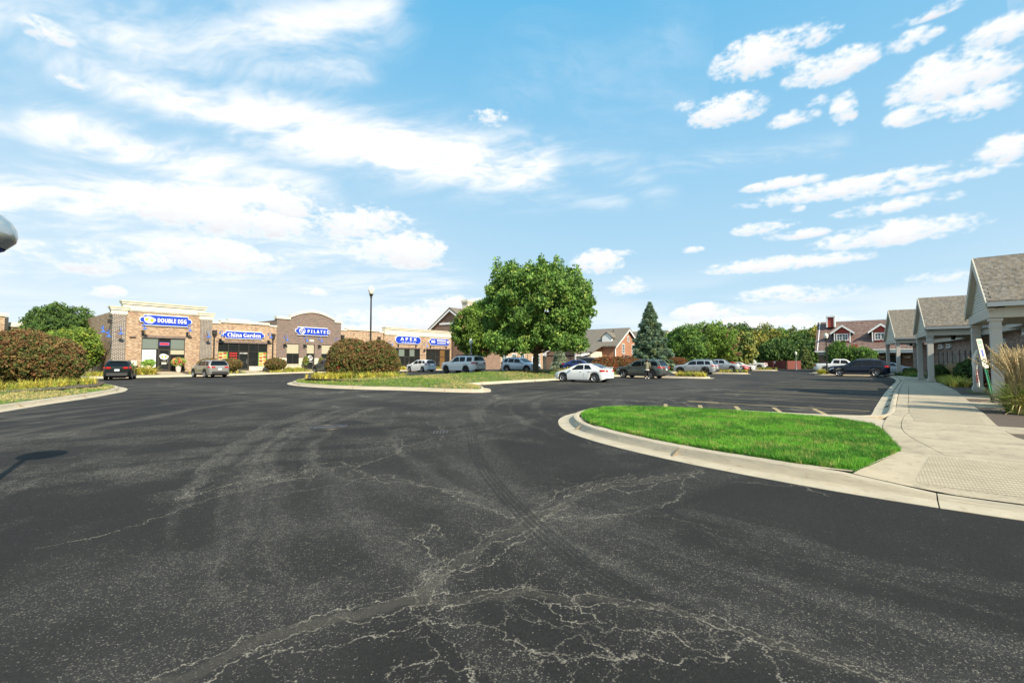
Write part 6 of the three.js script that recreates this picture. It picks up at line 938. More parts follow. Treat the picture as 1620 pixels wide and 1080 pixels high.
broadTree('broadleaf_tree', 'low yellow green tree beside the DOUBLE EGG corner', [-62.8, 0, -8.2], { h: 4.5, w: 5.4, base: 0.7, n: 2300, clump: CL.maple2, colors: LIME, seed: 45, lobes: 22, lobeR: 0.2, trunkR: 0.1 });
broadTree('broadleaf_tree', 'dark tree top behind the DOUBLE EGG pier', [-74, 0, -14.5], { h: 6.2, w: 3.4, base: 1.5, n: 500, clump: CL.maple2, colors: DARK, seed: 46, lobes: 10 });
const far = [
  [-27.9, -79.9, 5.9, 5.2, 'low green tree right of the tall spruce', GREENS], [-24.1, -76.6, 7.4, 7.0, 'round green tree behind the silver sport utility, left of two', GREENS], [-21.5, -82.5, 7.9, 8.0, 'round green tree behind the silver pickup, right of two', MIXED], [-29.5, -88, 7.6, 7.0, 'green tree behind the round trees with a rusty crown', MIXED],
  [-20.5, -94, 7.2, 7.5, 'olive tree behind the silver pickup', OLIVE], [-24.5, -104, 8.2, 8, 'olive tree left of the white pole', OLIVE], [-27.5, -128, 11.2, 10, 'tall dark tree behind the white pole', DARK], [-22, -121, 8.2, 8, 'golden tree right of the white pole', GOLD], [-24.1, -142, 11.2, 10, 'tall olive tree above the far lamp', OLIVE], [-19.5, -130, 8.9, 8.5, 'golden olive tree above the dumpster enclosure', GOLD],
  [-20.2, -143.5, 10.8, 9, 'tall green tree in the middle of the far wood', GREENS], [-14.8, -131, 8.4, 9, 'dark green tree right of the dumpster enclosure', DARK], [-19.2, -157, 11.4, 9, 'tall thin topped tree far back in the wood', OLIVE], [-11.5, -137, 10.2, 9.5, 'yellow green tree touching the red dormer building', LIME], [-7.5, -131, 10.4, 10, 'golden green tree behind the red dormer building corner', GOLD], [-11, -122, 6, 7, 'dark low tree behind the far conifer', DARK],
  [-33.6, -113.7, 9.4, 9, 'green tree behind the round trees', GREENS], [-17, -118, 6.4, 8, 'dark undergrowth tree behind the dumpster enclosure', DARK], [-29, -109, 7.6, 8, 'green tree left in the far wood', GREENS], [-2, -140, 10, 11, 'green tree mostly behind the red dormer building', OLIVE],
];
far.forEach(([x, z, h, w, l, c], i) => broadTree('broadleaf_tree', l, [x, 0, z], { h, w, base: h * 0.1, n: 850, colors: c, seed: 100 + i * 7, lobes: 18, lobeR: 0.2, trunkR: 0.2, clump: i < 4 ? CL.maple : CL.far, ...(i < 4 ? { n: 2000 } : {}) }));
broadTree('broadleaf_tree', 'small bright green tree before the red dormer building, left of two', [-4.0, 0, -79.5], { h: 4.2, w: 2.7, base: 1.0, n: 700, clump: CL.fine, colors: GREENS, seed: 61, lobes: 14, trunkR: 0.07 });
broadTree('broadleaf_tree', 'small spreading green tree before the red dormers, right of two', [-1.6, 0, -80.2], { h: 3.3, w: 4.0, base: 1.2, n: 800, clump: CL.fine, colors: GREENS, seed: 63, lobes: 14, trunkR: 0.07 });
function spruce(label, [x, y, z], h, w, n, seed, colors) {
  const t = thing('spruce_tree', label, 'tree', [x, y, z]), R = rng(seed), sp = []; part('trunk', bar([0, -0.1, 0], [0, h, 0], 0.16, 0.02, 8), M.bark, t);
  for (let i = 0; i < n; i++) { const u = Math.pow(R(), 0.62), yy = h * (1 - u) + 0.05, layer = Math.floor((1 - u) * h / 0.5), br = Math.floor(R() * 13), a = (br / 13) * 6.283 + layer * 1.7 + (R() - 0.5) * 0.22, rm = (w / 2) * Math.pow(u, 0.82) * (0.62 + 0.52 * h2(layer * 17 + br, seed)), r = rm * (0.35 + 0.68 * Math.sqrt(R())); const yl = layer * 0.5 + 0.25 - r * 0.28 + (r / Math.max(rm, 0.01) > 0.85 ? 0.1 : 0) + (R() - 0.5) * 0.14; sp.push([Math.cos(a) * r, clamp(mix(yl, yy, 0.25), 0.12, h), Math.sin(a) * r, 0.75 + R() * 0.6]); }
  for (let i = 0; i < 26; i++) sp.push([0, h - i * 0.03, 0, 0.4]);
  foliage(t, 'needles', sp, CL.needle, colors, seed + 1, { flat: 1, gain: 2.7 }); return t;
}
const BLUEG = pick([[0.065, 0.10, 0.07, 0.4], [0.10, 0.145, 0.105, 0.35], [0.13, 0.15, 0.07, 0.25]]);
spruce('tall blue green spruce between the grey car and the brick gable', [-25.3, 0.3, -64.3], 9.7, 7.2, 11000, 71, BLUEG);
spruce('small pale blue spruce behind the white coupe', [-33.2, 0.1, -52.4], 3.3, 2.9, 2600, 73, pick([[0.12, 0.15, 0.11, 0.5], [0.17, 0.18, 0.12, 0.5]]));
spruce('olive conifer left of the red dormer building', [-11.0, 0, -111.5], 4.6, 3.9, 3000, 75, pick([[0.11, 0.13, 0.045, 0.5], [0.075, 0.10, 0.035, 0.5]]));
// shrubs: a dome of small leaves over a dark twiggy core
const BURN = (x, y, z, R, tint, top = 3) => { const k = clamp(y / top) * 0.75 + fbm(x * 1.1 + 9, z * 1.1 + y, 3) * 0.7 - 0.22, q = R(); if (q < 0.0015) return [0.3, 0.02, 0.03]; return q < 0.12 + k * 0.75 ? (R() < 0.45 ? [0.155, 0.083, 0.034] : [0.17, 0.112, 0.042]) : q < 0.7 ? [0.13, 0.115, 0.035] : [0.075, 0.095, 0.024]; };
const REDD = (x, y, z, R) => { const q = R(), k = clamp(y / 1.4); return q < 0.02 ? [0.5, 0.02, 0.04] : q < 0.35 + 0.4 * k ? (R() < 0.4 ? [0.21, 0.06, 0.03] : [0.21, 0.10, 0.035]) : [0.12, 0.10, 0.03]; };
function shrub(label, [x, y, z], lobes, n, colors, seed, { clump = CL.shrub, inner = 0.8, floor = 0.02, group, gain = 1.55 } = {}) {
  const t = thing('shrub', label, 'shrub', [x, y, z], 0, group), R = rng(seed), g = [];
  for (const l of lobes) for (let k = 0; k < 9; k++) { const a = R() * 6.283, s = Math.sqrt(R()) * 0.8; g.push(bar([l[0] * 0.7, 0, l[2] * 0.7], [l[0] + Math.cos(a) * s * l[3], l[1] + (0.2 + 0.5 * R()) * l[4], l[2] + Math.sin(a) * s * l[5]], 0.03, 0.008, 4)); }
  part('stems', join(g), M.bark, t);
  part('inner_twigs', join(lobes.map((l) => new THREE.IcosahedronGeometry(1, 3).scale(l[3] * 0.80, l[4] * 0.80, l[5] * 0.80).translate(l[0], l[1], l[2]))), M.bark, t);
  const top = Math.max(...lobes.map((l) => l[1] + l[4]));
  foliage(t, 'leaves', lobeSpots(lobes, n, seed + 1, { inner, s0: 0.75, s1: 1.2, floor }), clump, (a, b, c, q, i) => colors(a, b, c, q, i, top), seed + 2, { gain }); return t;
}
shrub('huge rounded burning bush on the left island, reddish on top', [-36.8, 0.2, -2.55], [[0.2, 1.45, 1.5, 1.9, 1.5, 1.9], [-0.3, 1.52, -0.4, 1.9, 1.5, 1.75], [0.1, 1.3, -1.6, 1.6, 1.35, 1.25], [0.6, 1.35, 3.2, 1.9, 1.4, 1.9]], 9000, BURN, 201);
shrub('huge rounded burning bush on the end of the long island', [-28.2, 0.38, -18.7], [[-0.7, 1.3, 0.6, 1.45, 1.4, 1.45], [0.5, 1.25, -0.75, 1.42, 1.33, 1.4], [-1.0, 0.85, 1.2, 0.95, 0.9, 0.9], [0.95, 0.85, -1.3, 0.9, 0.9, 0.85]], 7000, BURN, 205);
const isl = [[-22.2, -42.2, 1.0, 0.95, 'low round orange shrub just behind the white coupe'], [-22.6, -44.6, 1.5, 1.5, 'rounded red brown shrub left of the bright red one'], [-22.5, -47.6, 1.45, 1.5, 'rounded shrub with bright red sprays beside the grey car'], [-22.6, -50.6, 1.5, 1.5, 'red topped shrub behind the grey car'], [-23.4, -54.2, 1.3, 1.35, 'red shrub showing behind the roof of the grey car'], [-22.4, -66.8, 1.75, 1.6, 'rounded orange red shrub left of the silver sport utility']];
isl.forEach(([x, z, r, h, l], i) => shrub(l, [x, 0.42, z], [[0, h * 0.5, 0, r * 0.9, h * 0.55, r * 0.9], [0.1, h * 0.42, r * 0.3, r * 0.75, h * 0.45, r * 0.7]], 1900, REDD, 230 + i * 5, { gain: 1.15 }));
const by = (z) => mix(0.36, 0.12, ss(-28, -60, z));
[[-58.4, -18.9, 1.0, 1.5, 'twiggy dark shrub right of the flower pot'], [-58.2, -21.0, 1.15, 1.5, 'clipped red green shrub left of the China Garden door'], [-58.2, -26.1, 1.15, 1.55, 'clipped rounded shrub right of the China Garden door']].forEach(([x, z, r, h, l], i) => shrub(l, [x, by(z) - 0.1, z], [[0, h * 0.62, 0, r, h * 0.42, r]], 1500, BURN, 260 + i * 4));
shrub('low clipped green hedge under the big tree', [-37.2, 0.15, -46.6], [[0, 0.35, 0, 0.9, 0.5, 1.6]], 700, GREENS, 275);
// strap leaved clumps (daylilies) and tufts of ornamental grass
function tuft(n, len, w, seed, { spread = 0.12, lean = 0.9, up = 0.35 } = {}) {
  const R = rng(seed), p = [], ix = [];
  for (let k = 0; k < n; k++) {
    const a = R() * 6.283, l = len * (0.6 + 0.5 * R()), ln = lean * (0.4 + 0.8 * R()), ox = Math.cos(a) * spread * R(), oz = Math.sin(a) * spread * R(), dx = Math.cos(a), dz = Math.sin(a), b = p.length / 3, K = 4;
    for (let j = 0; j <= K; j++) { const t = j / K, out = l * ln * t * t * 0.75, yy = l * (t - up * ln * t * t), ww = w * (1 - t * 0.92) * (0.8 + 0.4 * R()); p.push(ox + dx * out - dz * ww / 2, yy, oz + dz * out + dx * ww / 2, ox + dx * out + dz * ww / 2, yy, oz + dz * out - dx * ww / 2); }
    for (let j = 0; j < K; j++) { const q = b + j * 2; ix.push(q, q + 1, q + 2, q + 1, q + 3, q + 2); }
  }
  const g = new THREE.BufferGeometry(); g.setAttribute('position', new THREE.Float32BufferAttribute(p, 3)); g.setIndex(ix); const f = g.toNonIndexed(); f.computeVertexNormals(); return f;
}
const TUFT = tuft(26, 0.75, 0.035, 301, { spread: 0.14, lean: 0.95, up: 0.55 }), LAWNB = tuft(7, 0.075, 0.0065, 302, { spread: 0.03, lean: 0.7 }), LAWNC = tuft(9, 0.11, 0.012, 303, { spread: 0.07, lean: 0.9 });
const LILY = pick([[0.24, 0.22, 0.035, 0.4], [0.16, 0.19, 0.03, 0.35], [0.33, 0.27, 0.06, 0.25]]);
function lilies(label, spots, seed, colors = LILY, name = 'daylily_clump') { const t = thing(name, label, 'plants', [0, 0, 0]); const m = foliage(t, 'leaves', spots, TUFT, colors, seed, { mat: BLADE, flat: 1 }); const b = new THREE.Box3().setFromPoints(spots.map((s) => new THREE.Vector3(s[0], s[1], s[2]))), c = b.getCenter(new THREE.Vector3()); t.position.set(c.x, b.min.y, c.z); m.position.set(-c.x, -b.min.y, -c.z); return t; }
const along = (P, n, jit, y, seed, s0 = 0.8, s1 = 1.2) => { const R = rng(seed), q = smooth(P, n); return q.flatMap(([x, z]) => [0, 1].map(() => { const X = x + (R() - 0.5) * jit, Z = z + (R() - 0.5) * jit; return [X, typeof y === 'function' ? y(X, Z) : y, Z, mix(s0, s1, R())]; })); };
lilies('yellow green strap leaved clumps at the foot of the left bush', along([[-29.8, -0.3], [-31, -1.7], [-32.3, -3.0], [-34, -4.2], [-36, -5.2], [-38, -5.5]], 46, 1.2, 0.27, 311, 0.6, 0.95), 312);
lilies('yellow green strap leaved clumps at the foot of the middle bush', along([[-29.9, -16.2], [-28.2, -16.4], [-26.8, -17.2], [-25.6, -18.3], [-25.0, -19.3]], 52, 1.1, 0.4, 313, 0.7, 1.05), 314);
lilies('yellow clump at the corner of the dark blue car', along([[-4.6, -61.2], [-4.0, -61.6]], 8, 0.7, 0.16, 315, 0.9, 1.2), 316, pick([[0.34, 0.28, 0.03, 0.6], [0.2, 0.2, 0.03, 0.4]]));
lilies('yellow green plants on the peninsula behind the grey green car', along([[-14.6, -43.8], [-12.2, -43.8]], 16, 1.2, 0.16, 317, 0.8, 1.1), 318);
lilies('yellow plants on the peninsula behind the silver sport utility', along([[-17, -62.1], [-12.4, -62.1]], 14, 1.2, 0.16, 319, 0.7, 1), 320);
lilies('orange green plants on the far peninsula of the left row', along([[-17, -86.5], [-13, -86.5]], 10, 1.2, 0.16, 319, 0.7, 1), 320);
lilies('strap leaved plants along the long island behind the tree', along([[-25.6, -41], [-25.4, -48], [-25, -56]], 40, 1.6, 0.42, 321, 0.8, 1.2), 322);
lilies('yellow green bed plants left of the black car', along([[-57, -4], [-57, -10.5]], 40, 1.6, by, 323, 0.8, 1.2), 324);
lilies('yellow grass clump right of the black car', along([[-57.6, -12.0], [-57.8, -13.6]], 18, 0.9, by, 325, 1.5, 2.1), 326);
lilies('bed plants left of the China Garden walk', along([[-57.2, -17.2], [-57.2, -21.6]], 22, 1.2, by, 327, 0.6, 0.95), 328);
lilies('bed plants right of the China Garden walk', along([[-57.2, -25.0], [-57.2, -30.0]], 34, 1.2, by, 329, 0.6, 1), 330);
lilies('pale grass tufts under the first PILATES window', along([[-58.6, -27.6], [-58.6, -29.6]], 16, 0.7, by, 331, 1.3, 1.8), 332);
lilies('yellow green grass before the APEX front', along([[-57.5, -42.5], [-57.5, -46]], 22, 1.3, by, 333, 1.1, 1.6), 334);
lilies('bed plants under the HHS sign', along([[-57.5, -50.5], [-57.5, -58]], 26, 1.5, by, 335, 0.8, 1.5), 336, pick([[0.20, 0.16, 0.04, 0.5], [0.24, 0.09, 0.05, 0.3], [0.12, 0.16, 0.03, 0.2]]));
// right side beds
const BY = 0.13;
lilies('yellow green strap leaved clump lit by sun beside the sidewalk', along([[3.75, -35.2], [3.85, -37.2], [3.9, -39.0]], 40, 0.7, BY, 341, 0.9, 1.2), 342);
lilies('green clump in shade beyond the sunlit strap leaved one', along([[3.9, -40], [4.0, -44]], 24, 0.8, BY, 343, 0.8, 1.1), 344, pick([[0.10, 0.13, 0.025, 0.6], [0.17, 0.17, 0.03, 0.4]]));
lilies('yellow mound of plants at the bend of the sidewalk', along([[3.1, -56.2], [2.9, -58.2]], 18, 0.8, BY, 345, 0.8, 1.1), 346, pick([[0.26, 0.21, 0.03, 0.6], [0.14, 0.15, 0.03, 0.4]]));
lilies('low plants before the farthest porch', along([[3.2, -54], [2.2, -62]], 30, 0.9, BY, 347, 0.6, 0.9), 348, GREENS);
lilies('green leafy clump at the foot of the sign post', along([[4.0, -22.9], [4.9, -23.2]], 12, 0.7, BY, 349, 0.7, 1), 350, pick([[0.09, 0.13, 0.02, 0.6], [0.2, 0.2, 0.05, 0.4]]));
shrub('dark clipped shrub in shade behind the leaning sign', [4.6, BY, -37.3], [[0, 0.7, 0, 0.8, 0.75, 1.1]], 1200, DARK, 361);
shrub('low red barberry shrub beside the leaning sign', [4.6, BY, -31.6], [[0, 0.42, 0, 0.55, 0.45, 0.7]], 900, pick([[0.14, 0.025, 0.018, 0.7], [0.08, 0.02, 0.012, 0.3]]), 364);
shrub('dark low shrub under the second porch', [4.4, BY, -52.2], [[0, 0.5, 0, 0.7, 0.55, 0.9]], 700, DARK, 367);
shrub('low dark hedge before the farthest porch columns', [2.9, BY, -58.8], [[0, 0.3, 0, 0.5, 0.38, 2.4]], 1100, DARK, 369);
// feather grass: arching leaves below, upright plumes above
function featherGrass(label, [x, y, z], h, leaves, stems, seed, r = 0.5) {
  const t = thing('feather_grass', label, 'ornamental grass', [x, y, z]), R = rng(seed), sp = [];
  for (let i = 0; i < leaves; i++) { const a = R() * 6.283, q = Math.sqrt(R()) * r * 0.5; sp.push([Math.cos(a) * q, 0, Math.sin(a) * q, mix(0.9, 1.5, R()) * h / 1.7]); }
  foliage(t, 'blades', sp, TUFT, pick([[0.13, 0.18, 0.03, 0.4], [0.22, 0.22, 0.05, 0.3], [0.34, 0.27, 0.12, 0.3]]), seed + 1, { mat: BLADE, flat: 1 });
  const st = [], pl = [];
  for (let i = 0; i < stems; i++) {
    const a = R() * 6.283, q = Math.sqrt(R()) * r * 0.4, ln = (0.10 + 0.42 * R() * R()) * h, hh = h * (0.72 + 0.3 * R()), dx = Math.cos(a), dz = Math.sin(a), P = [];
    for (let j = 0; j <= 5; j++) { const k = j / 5; P.push(new THREE.Vector3(dx * (q + ln * k * k), hh * k * (1 - 0.06 * k), dz * (q + ln * k * k))); }
    const c = new THREE.CatmullRomCurve3(P); st.push(new THREE.TubeGeometry(c, 5, 0.004, 3));
    for (let j = 0; j < 9; j++) { const k = 0.74 + 0.26 * (j / 8), p = c.getPoint(k), ra = 0.022 * Math.sin(Math.PI * (0.12 + 0.82 * (j / 8))) + 0.004; pl.push(new THREE.OctahedronGeometry(1).scale(ra * (0.7 + 0.6 * R()), 0.035, ra * (0.7 + 0.6 * R())).rotateY(R() * 3).translate(p.x + (R() - 0.5) * 0.012, p.y, p.z + (R() - 0.5) * 0.012)); }
  }
  const s1 = part('stalks', join(st), STD({ color: rgb(0.36, 0.28, 0.13), roughness: 0.8 }), t); s1.userData.kind = 'stuff';
  const s2 = part('plumes', join(pl), leafMat(0.56, 0.43, 0.23, 0.3), t); s2.userData.kind = 'stuff'; return t;
}
featherGrass('tall tan feather grass right of the leaning sign post', [3.75, BY, -20.6], 1.95, 34, 190, 401);
featherGrass('tan feather grass nearest the camera at the right edge', [3.2, BY, -18.4], 2.0, 34, 170, 405);
featherGrass('tan feather grass farther back at the right edge', [4.5, BY, -20.0], 2.05, 26, 150, 409);
featherGrass('tan feather grass partly outside the right edge', [4.1, BY, -18.2], 2.05, 26, 130, 413);
featherGrass('shaded feather grass before the second porch, nearer one', [4.4, BY, -41.3], 1.4, 22, 90, 417, 0.9);
featherGrass('feather grass with sunlit tips before the second porch wall', [5.1, BY, -40.2], 1.5, 22, 90, 421, 0.9);
featherGrass('shaded feather grass beside the second porch column', [4.9, BY, -42.4], 1.35, 18, 80, 423, 0.8);
featherGrass('small shaded grass tuft before the farthest porch wall', [4.4, BY, -54.8], 1.3, 16, 70, 427, 0.8);
// lawn blades: bright turf of the near island, dry tufts on the other lawns
{
  const R = rng(501), sp = [], xs = nearGrass.map((p) => p[0]), zs = nearGrass.map((p) => p[1]), x0 = Math.min(...xs), x1 = Math.max(...xs), z0 = Math.min(...zs), z1 = Math.max(...zs);
  for (let i = 0; i < 90000; i++) { const x = mix(x0, x1, R()), z = mix(z0, z1, R()); if (inPoly(x, z, nearGrass)) sp.push([x, 0.142, z, 0.75 + R() * 0.6]); }
  const g = new THREE.Group(); const m = foliage(g, 'grass', sp, LAWNB, (x, y, z, q) => { const f = fbm(x * 1.6 + 4, z * 1.6 + 9, 3), d = fbm(x * 4 + 7, z * 4, 2); const k = q(); return k < 0.07 + 0.4 * ss(0.55, 0.8, d) ? [0.21, 0.23, 0.06] : mix(0, 1, f) > 0.5 ? [0.085, 0.225, 0.018] : [0.045, 0.145, 0.012]; }, 502, { mat: BLADE, flat: 1, gain: 1.7 });
  g.remove(m); m.name = 'grass'; m.userData = { kind: 'stuff', label: 'bright green mown grass filling the near island', category: 'grass' }; scene.add(m);
  const sp2 = [], A = offset(outC, 0.6, true), B = offset(outL, 0.6, true);
  for (let i = 0; i < 26000; i++) { const x = mix(-36, -15, R()), z = -14.5 - Math.pow(R(), 1.3) * 34; if (inPoly(x, z, A)) { const t = 0; sp2.push([x, 0.2, z, 0.9 + R() * 0.7]); } }
  const ray = new THREE.Raycaster(), lawns = scene.children.filter((o) => /^lawn(_\d+)?$/.test(o.name) && o.isMesh), dn = new THREE.Vector3(0, -1, 0);
  const onLawn = (x, z) => { ray.set(new THREE.Vector3(x, 5, z), dn); const h = ray.intersectObjects(lawns, false)[0]; return h ? h.point.y : null; };
  lawns.forEach((l) => l.updateMatrixWorld());
  const sp3 = sp2.map((s) => { const y = onLawn(s[0], s[2]); return y === null ? null : [s[0], y - 0.01, s[2], s[3]]; }).filter(Boolean);
  for (let i = 0; i < 9000; i++) { const x = mix(-40, -20, R()), z = mix(-8.5, 2, R()); if (inPoly(x, z, B)) { const y = onLawn(x, z); if (y !== null) sp3.push([x, y - 0.01, z, 0.8 + R() * 0.6]); } }
  const m2 = foliage(g, 'grass', sp3, LAWNC, (x, y, z, q) => { const f = fbm(x * 0.35 + 14, z * 0.35 + 9, 3); const k = q(); return k < ss(0.3, 0.75, f) ? [0.30, 0.25, 0.10] : [0.13, 0.185, 0.035]; }, 504, { mat: BLADE, flat: 1, gain: 1.7 });
  g.remove(m2); m2.name = 'dry_grass'; m2.userData = { kind: 'stuff', label: 'dry yellow green lawn grass on the islands', category: 'grass' }; scene.add(m2);
  struct('mulch_bed', sheet(smooth([[-34.5, -18.8], [-31, -15.9], [-27, -15.5], [-23.4, -16.6], [-22.2, -18.2], [-24, -19.6], [-30, -20]], 40, true), 0.385), M.mulch, 'mulch at the foot of the middle bush');
  struct('mulch_bed', sheet(smooth([[-28.2, -1.2], [-31.0, -4.6], [-34.5, -5.9], [-40, -6.1], [-40, 3], [-29, 2]], 40, true), 0.262), M.mulch, 'mulch at the foot of the left bush');
  struct('mulch_bed', new THREE.CylinderGeometry(1.1, 1.4, 0.16, 20).translate(-24.0, 0.5, -33.7), M.mulch, 'ring of mulch round the big tree');
}

// ---------- street furniture ----------
function lamp(label, [x, y, z], h, mat = M.darkMetal, s = 1) {
  const t = thing('street_lamp', label, 'street lamp', [x, y, z]), L = (p, n = 16) => new THREE.LatheGeometry(p.map((q) => new THREE.Vector2(...q)), n);
  part('pole', L([[0.17 * s, 0], [0.17 * s, 0.1], [0.12 * s, 0.16], [0.11 * s, 0.7], [0.085 * s, 0.76], [0.075 * s, 0.9], [0.055 * s, h - 0.95], [0.08 * s, h - 0.9], [0.08 * s, h - 0.84], [0.06 * s, h - 0.8]], 12), mat, t);
  part('lamp_collar', L([[0.055 * s, h - 0.82], [0.12 * s, h - 0.74], [0.12 * s, h - 0.68], [0.16 * s, h - 0.64], [0.15 * s, h - 0.6]]), mat, t);
  part('lamp_globe', L([[0.12 * s, h - 0.62], [0.2 * s, h - 0.46], [0.235 * s, h - 0.32], [0.22 * s, h - 0.2], [0.13 * s, h - 0.08], [0.05 * s, h - 0.03], [0.03 * s, h + 0.03], [0, h + 0.05]]), M.lampGlobe, t);
  return t;
}
lamp('tall dark lamp post with acorn globe behind the middle bush', [-29.9, 0.3, -20.4], 7.0);
lamp('dark green lamp post at the nose of the dark blue sport utility', [-4.0, 0.15, -61.4], 4.55, M.darkMetal, 0.95);
lamp('slim grey lamp post before the second tree', [-35.2, 0.33, -37.0], 3.75, M.gutter, 0.9);
lamp('far lamp post right of the dumpster enclosure', [-11.1, 0, -98.4], 3.35, M.gutter, 0.8);
lamp('farthest lamp post left of the dumpster enclosure', [-21.6, 0, -116.9], 3.05, M.darkMetal, 0.8);
{ // lamp whose head just enters the left edge
  const t = thing('street_lamp', 'silver topped lamp head with blue underside at the left edge', 'street lamp', [-7.02, 0, -0.02]);
  part('pole', cyl(0.05, 0.04, 2.75, 0, 0, 0, 12), M.blueLamp, t); part('pole_base', cyl(0.13, 0.1, 0.25, 0, 0, 0, 12), M.blueLamp, t);
  const L = (p) => new THREE.LatheGeometry(p.map((q) => new THREE.Vector2(...q)), 32).translate(-0.01, 2.76, -0.16);
  part('lamp_head', L([[0.22, -0.06], [0.29, 0.02], [0.305, 0.08], [0.295, 0.15], [0.26, 0.22], [0.2, 0.28], [0.12, 0.315], [0, 0.33]]), M.silver, t); part('lamp_underside', L([[0.0, -0.13], [0.12, -0.12], [0.215, -0.07]]), M.blue, t);
}
{ // leaning sign post with two small signs and a twisted banner
  const t = thing('sign_post', 'leaning green sign post with small white notices at the sidewalk edge', 'sign post', [3.2, 0.13, -22.5]), A = [0, 0, 0], Bp = [-0.27, 2.02, -0.12];
  const lean = new THREE.Group(); const q = new THREE.Quaternion().setFromUnitVectors(new THREE.Vector3(0, 1, 0), new THREE.Vector3(...Bp).normalize());
  const put = (g) => g.rotateY(45 * RAD).applyQuaternion(q);
  const post = join([span(-0.035, 0.035, 0.28, 2.24, -0.006, 0.006), span(-0.045, -0.033, 0.28, 2.24, 0.0, 0.03), span(0.033, 0.045, 0.28, 2.24, 0, 0.03)]);
  part('post', put(post), M.greenPost, t); part('post_sleeve', put(span(-0.05, 0.05, -0.1, 0.3, -0.02, 0.035)), M.darkMetal, t);
  const s = part('notice', put(span(-0.11, 0.11, 1.2, 2.22, 0.032, 0.04)), M.cream, t);
  part('print', put(join([span(-0.085, 0.085, 2.04, 2.17, 0.041, 0.044), span(-0.07, 0.07, 1.9, 1.97, 0.041, 0.044)])), STD({ color: rgb(0.25, 0.36, 0.30), roughness: 0.6 }), s); part('print', put(join([span(-0.03, 0.04, 1.6, 1.84, 0.041, 0.044)])), STD({ color: rgb(0.10, 0.14, 0.42), roughness: 0.6 }), s); part('print', put(join([span(-0.06, 0.05, 1.38, 1.42, 0.041, 0.044), span(-0.05, 0.06, 1.47, 1.51, 0.041, 0.044), span(-0.06, 0.02, 1.29, 1.33, 0.041, 0.044)])), M.gutter, s);
  const b = thing('banner', 'twisted white cloth banner with red letters hanging beside the green post', 'banner', [2.93, 0.66, -22.65]);
  const P = [], I = [], K = 22; for (let k = 0; k <= K; k++) { const v = k / K, w = 0.075 * (0.35 + Math.sin(Math.PI * clamp(0.06 + v * 0.9)) * 1.0), a = 0.6 + Math.sin(v * 5) * 0.5, dx = Math.cos(a) * w, dz = -Math.sin(a) * w, cx = 0.02 * Math.sin(v * 7) - 0.06 * Math.sin(Math.PI * v) - 0.05 + v * -0.0; for (const e of [-1, 0, 1]) P.push(cx + dx * e, v * 1.3, dz * e + (e ? 0 : 0.03)); }
  for (let k = 0; k < K; k++) for (let e = 0; e < 2; e++) { const a = k * 3 + e; I.push(a, a + 1, a + 3, a + 1, a + 4, a + 3); }
  const g = new THREE.BufferGeometry(); g.setAttribute('position', new THREE.Float32BufferAttribute(P, 3)); g.setIndex(I); g.computeVertexNormals(); part('cloth', g, STD({ color: rgb(0.62, 0.60, 0.57), roughness: 0.8, side: THREE.DoubleSide }), b);
  for (let k = 0; k < 5; k++) part('lettering', textGeo('UNAES'[k], 0.1, 0.006).rotateZ(-Math.PI / 2).rotateY(42 * RAD).translate(-0.075 + k * 0.004, 0.2 + k * 0.095, 0.055), M.red, b);
  for (let k = 0; k < 3; k++) part('lettering', textGeo('LEA'[k], 0.075, 0.006).rotateZ(-Math.PI / 2).rotateY(42 * RAD).translate(-0.06, 0.78 + k * 0.11, 0.055), M.darkMetal, b);
}
{ // manhole and drain grate
  const t = thing('manhole_cover', 'round dark manhole cover in the asphalt ahead of the middle bush', 'manhole cover', [-10.06, 0.004, -5.76]); const g = [new THREE.CylinderGeometry(0.36, 0.36, 0.012, 28)]; part('frame_ring', new THREE.TorusGeometry(0.4, 0.03, 4, 32).rotateX(Math.PI / 2), M.bronze, t); part('cover', join(g), M.bronze, t); for (let k = 0; k < 8; k++) part('rib', box(0.05, 0.01, 0.2, 0.22, 0.011, 0).rotateY((k * Math.PI) / 4), M.bronze, t);
  const d = thing('drain_grate', 'small slotted drain grate in the asphalt left of the tyre mark', 'drain grate', [-7.44, 0.004, -6.87], 0.7); part('frame', join([box(0.34, 0.012, 0.03, 0, 0, 0.15), box(0.34, 0.012, 0.03, 0, 0, -0.15)]), M.bronze, d); for (let k = 0; k < 5; k++) part('slat', box(0.03, 0.012, 0.27, -0.14 + k * 0.07, 0, 0), M.bronze, d);
}
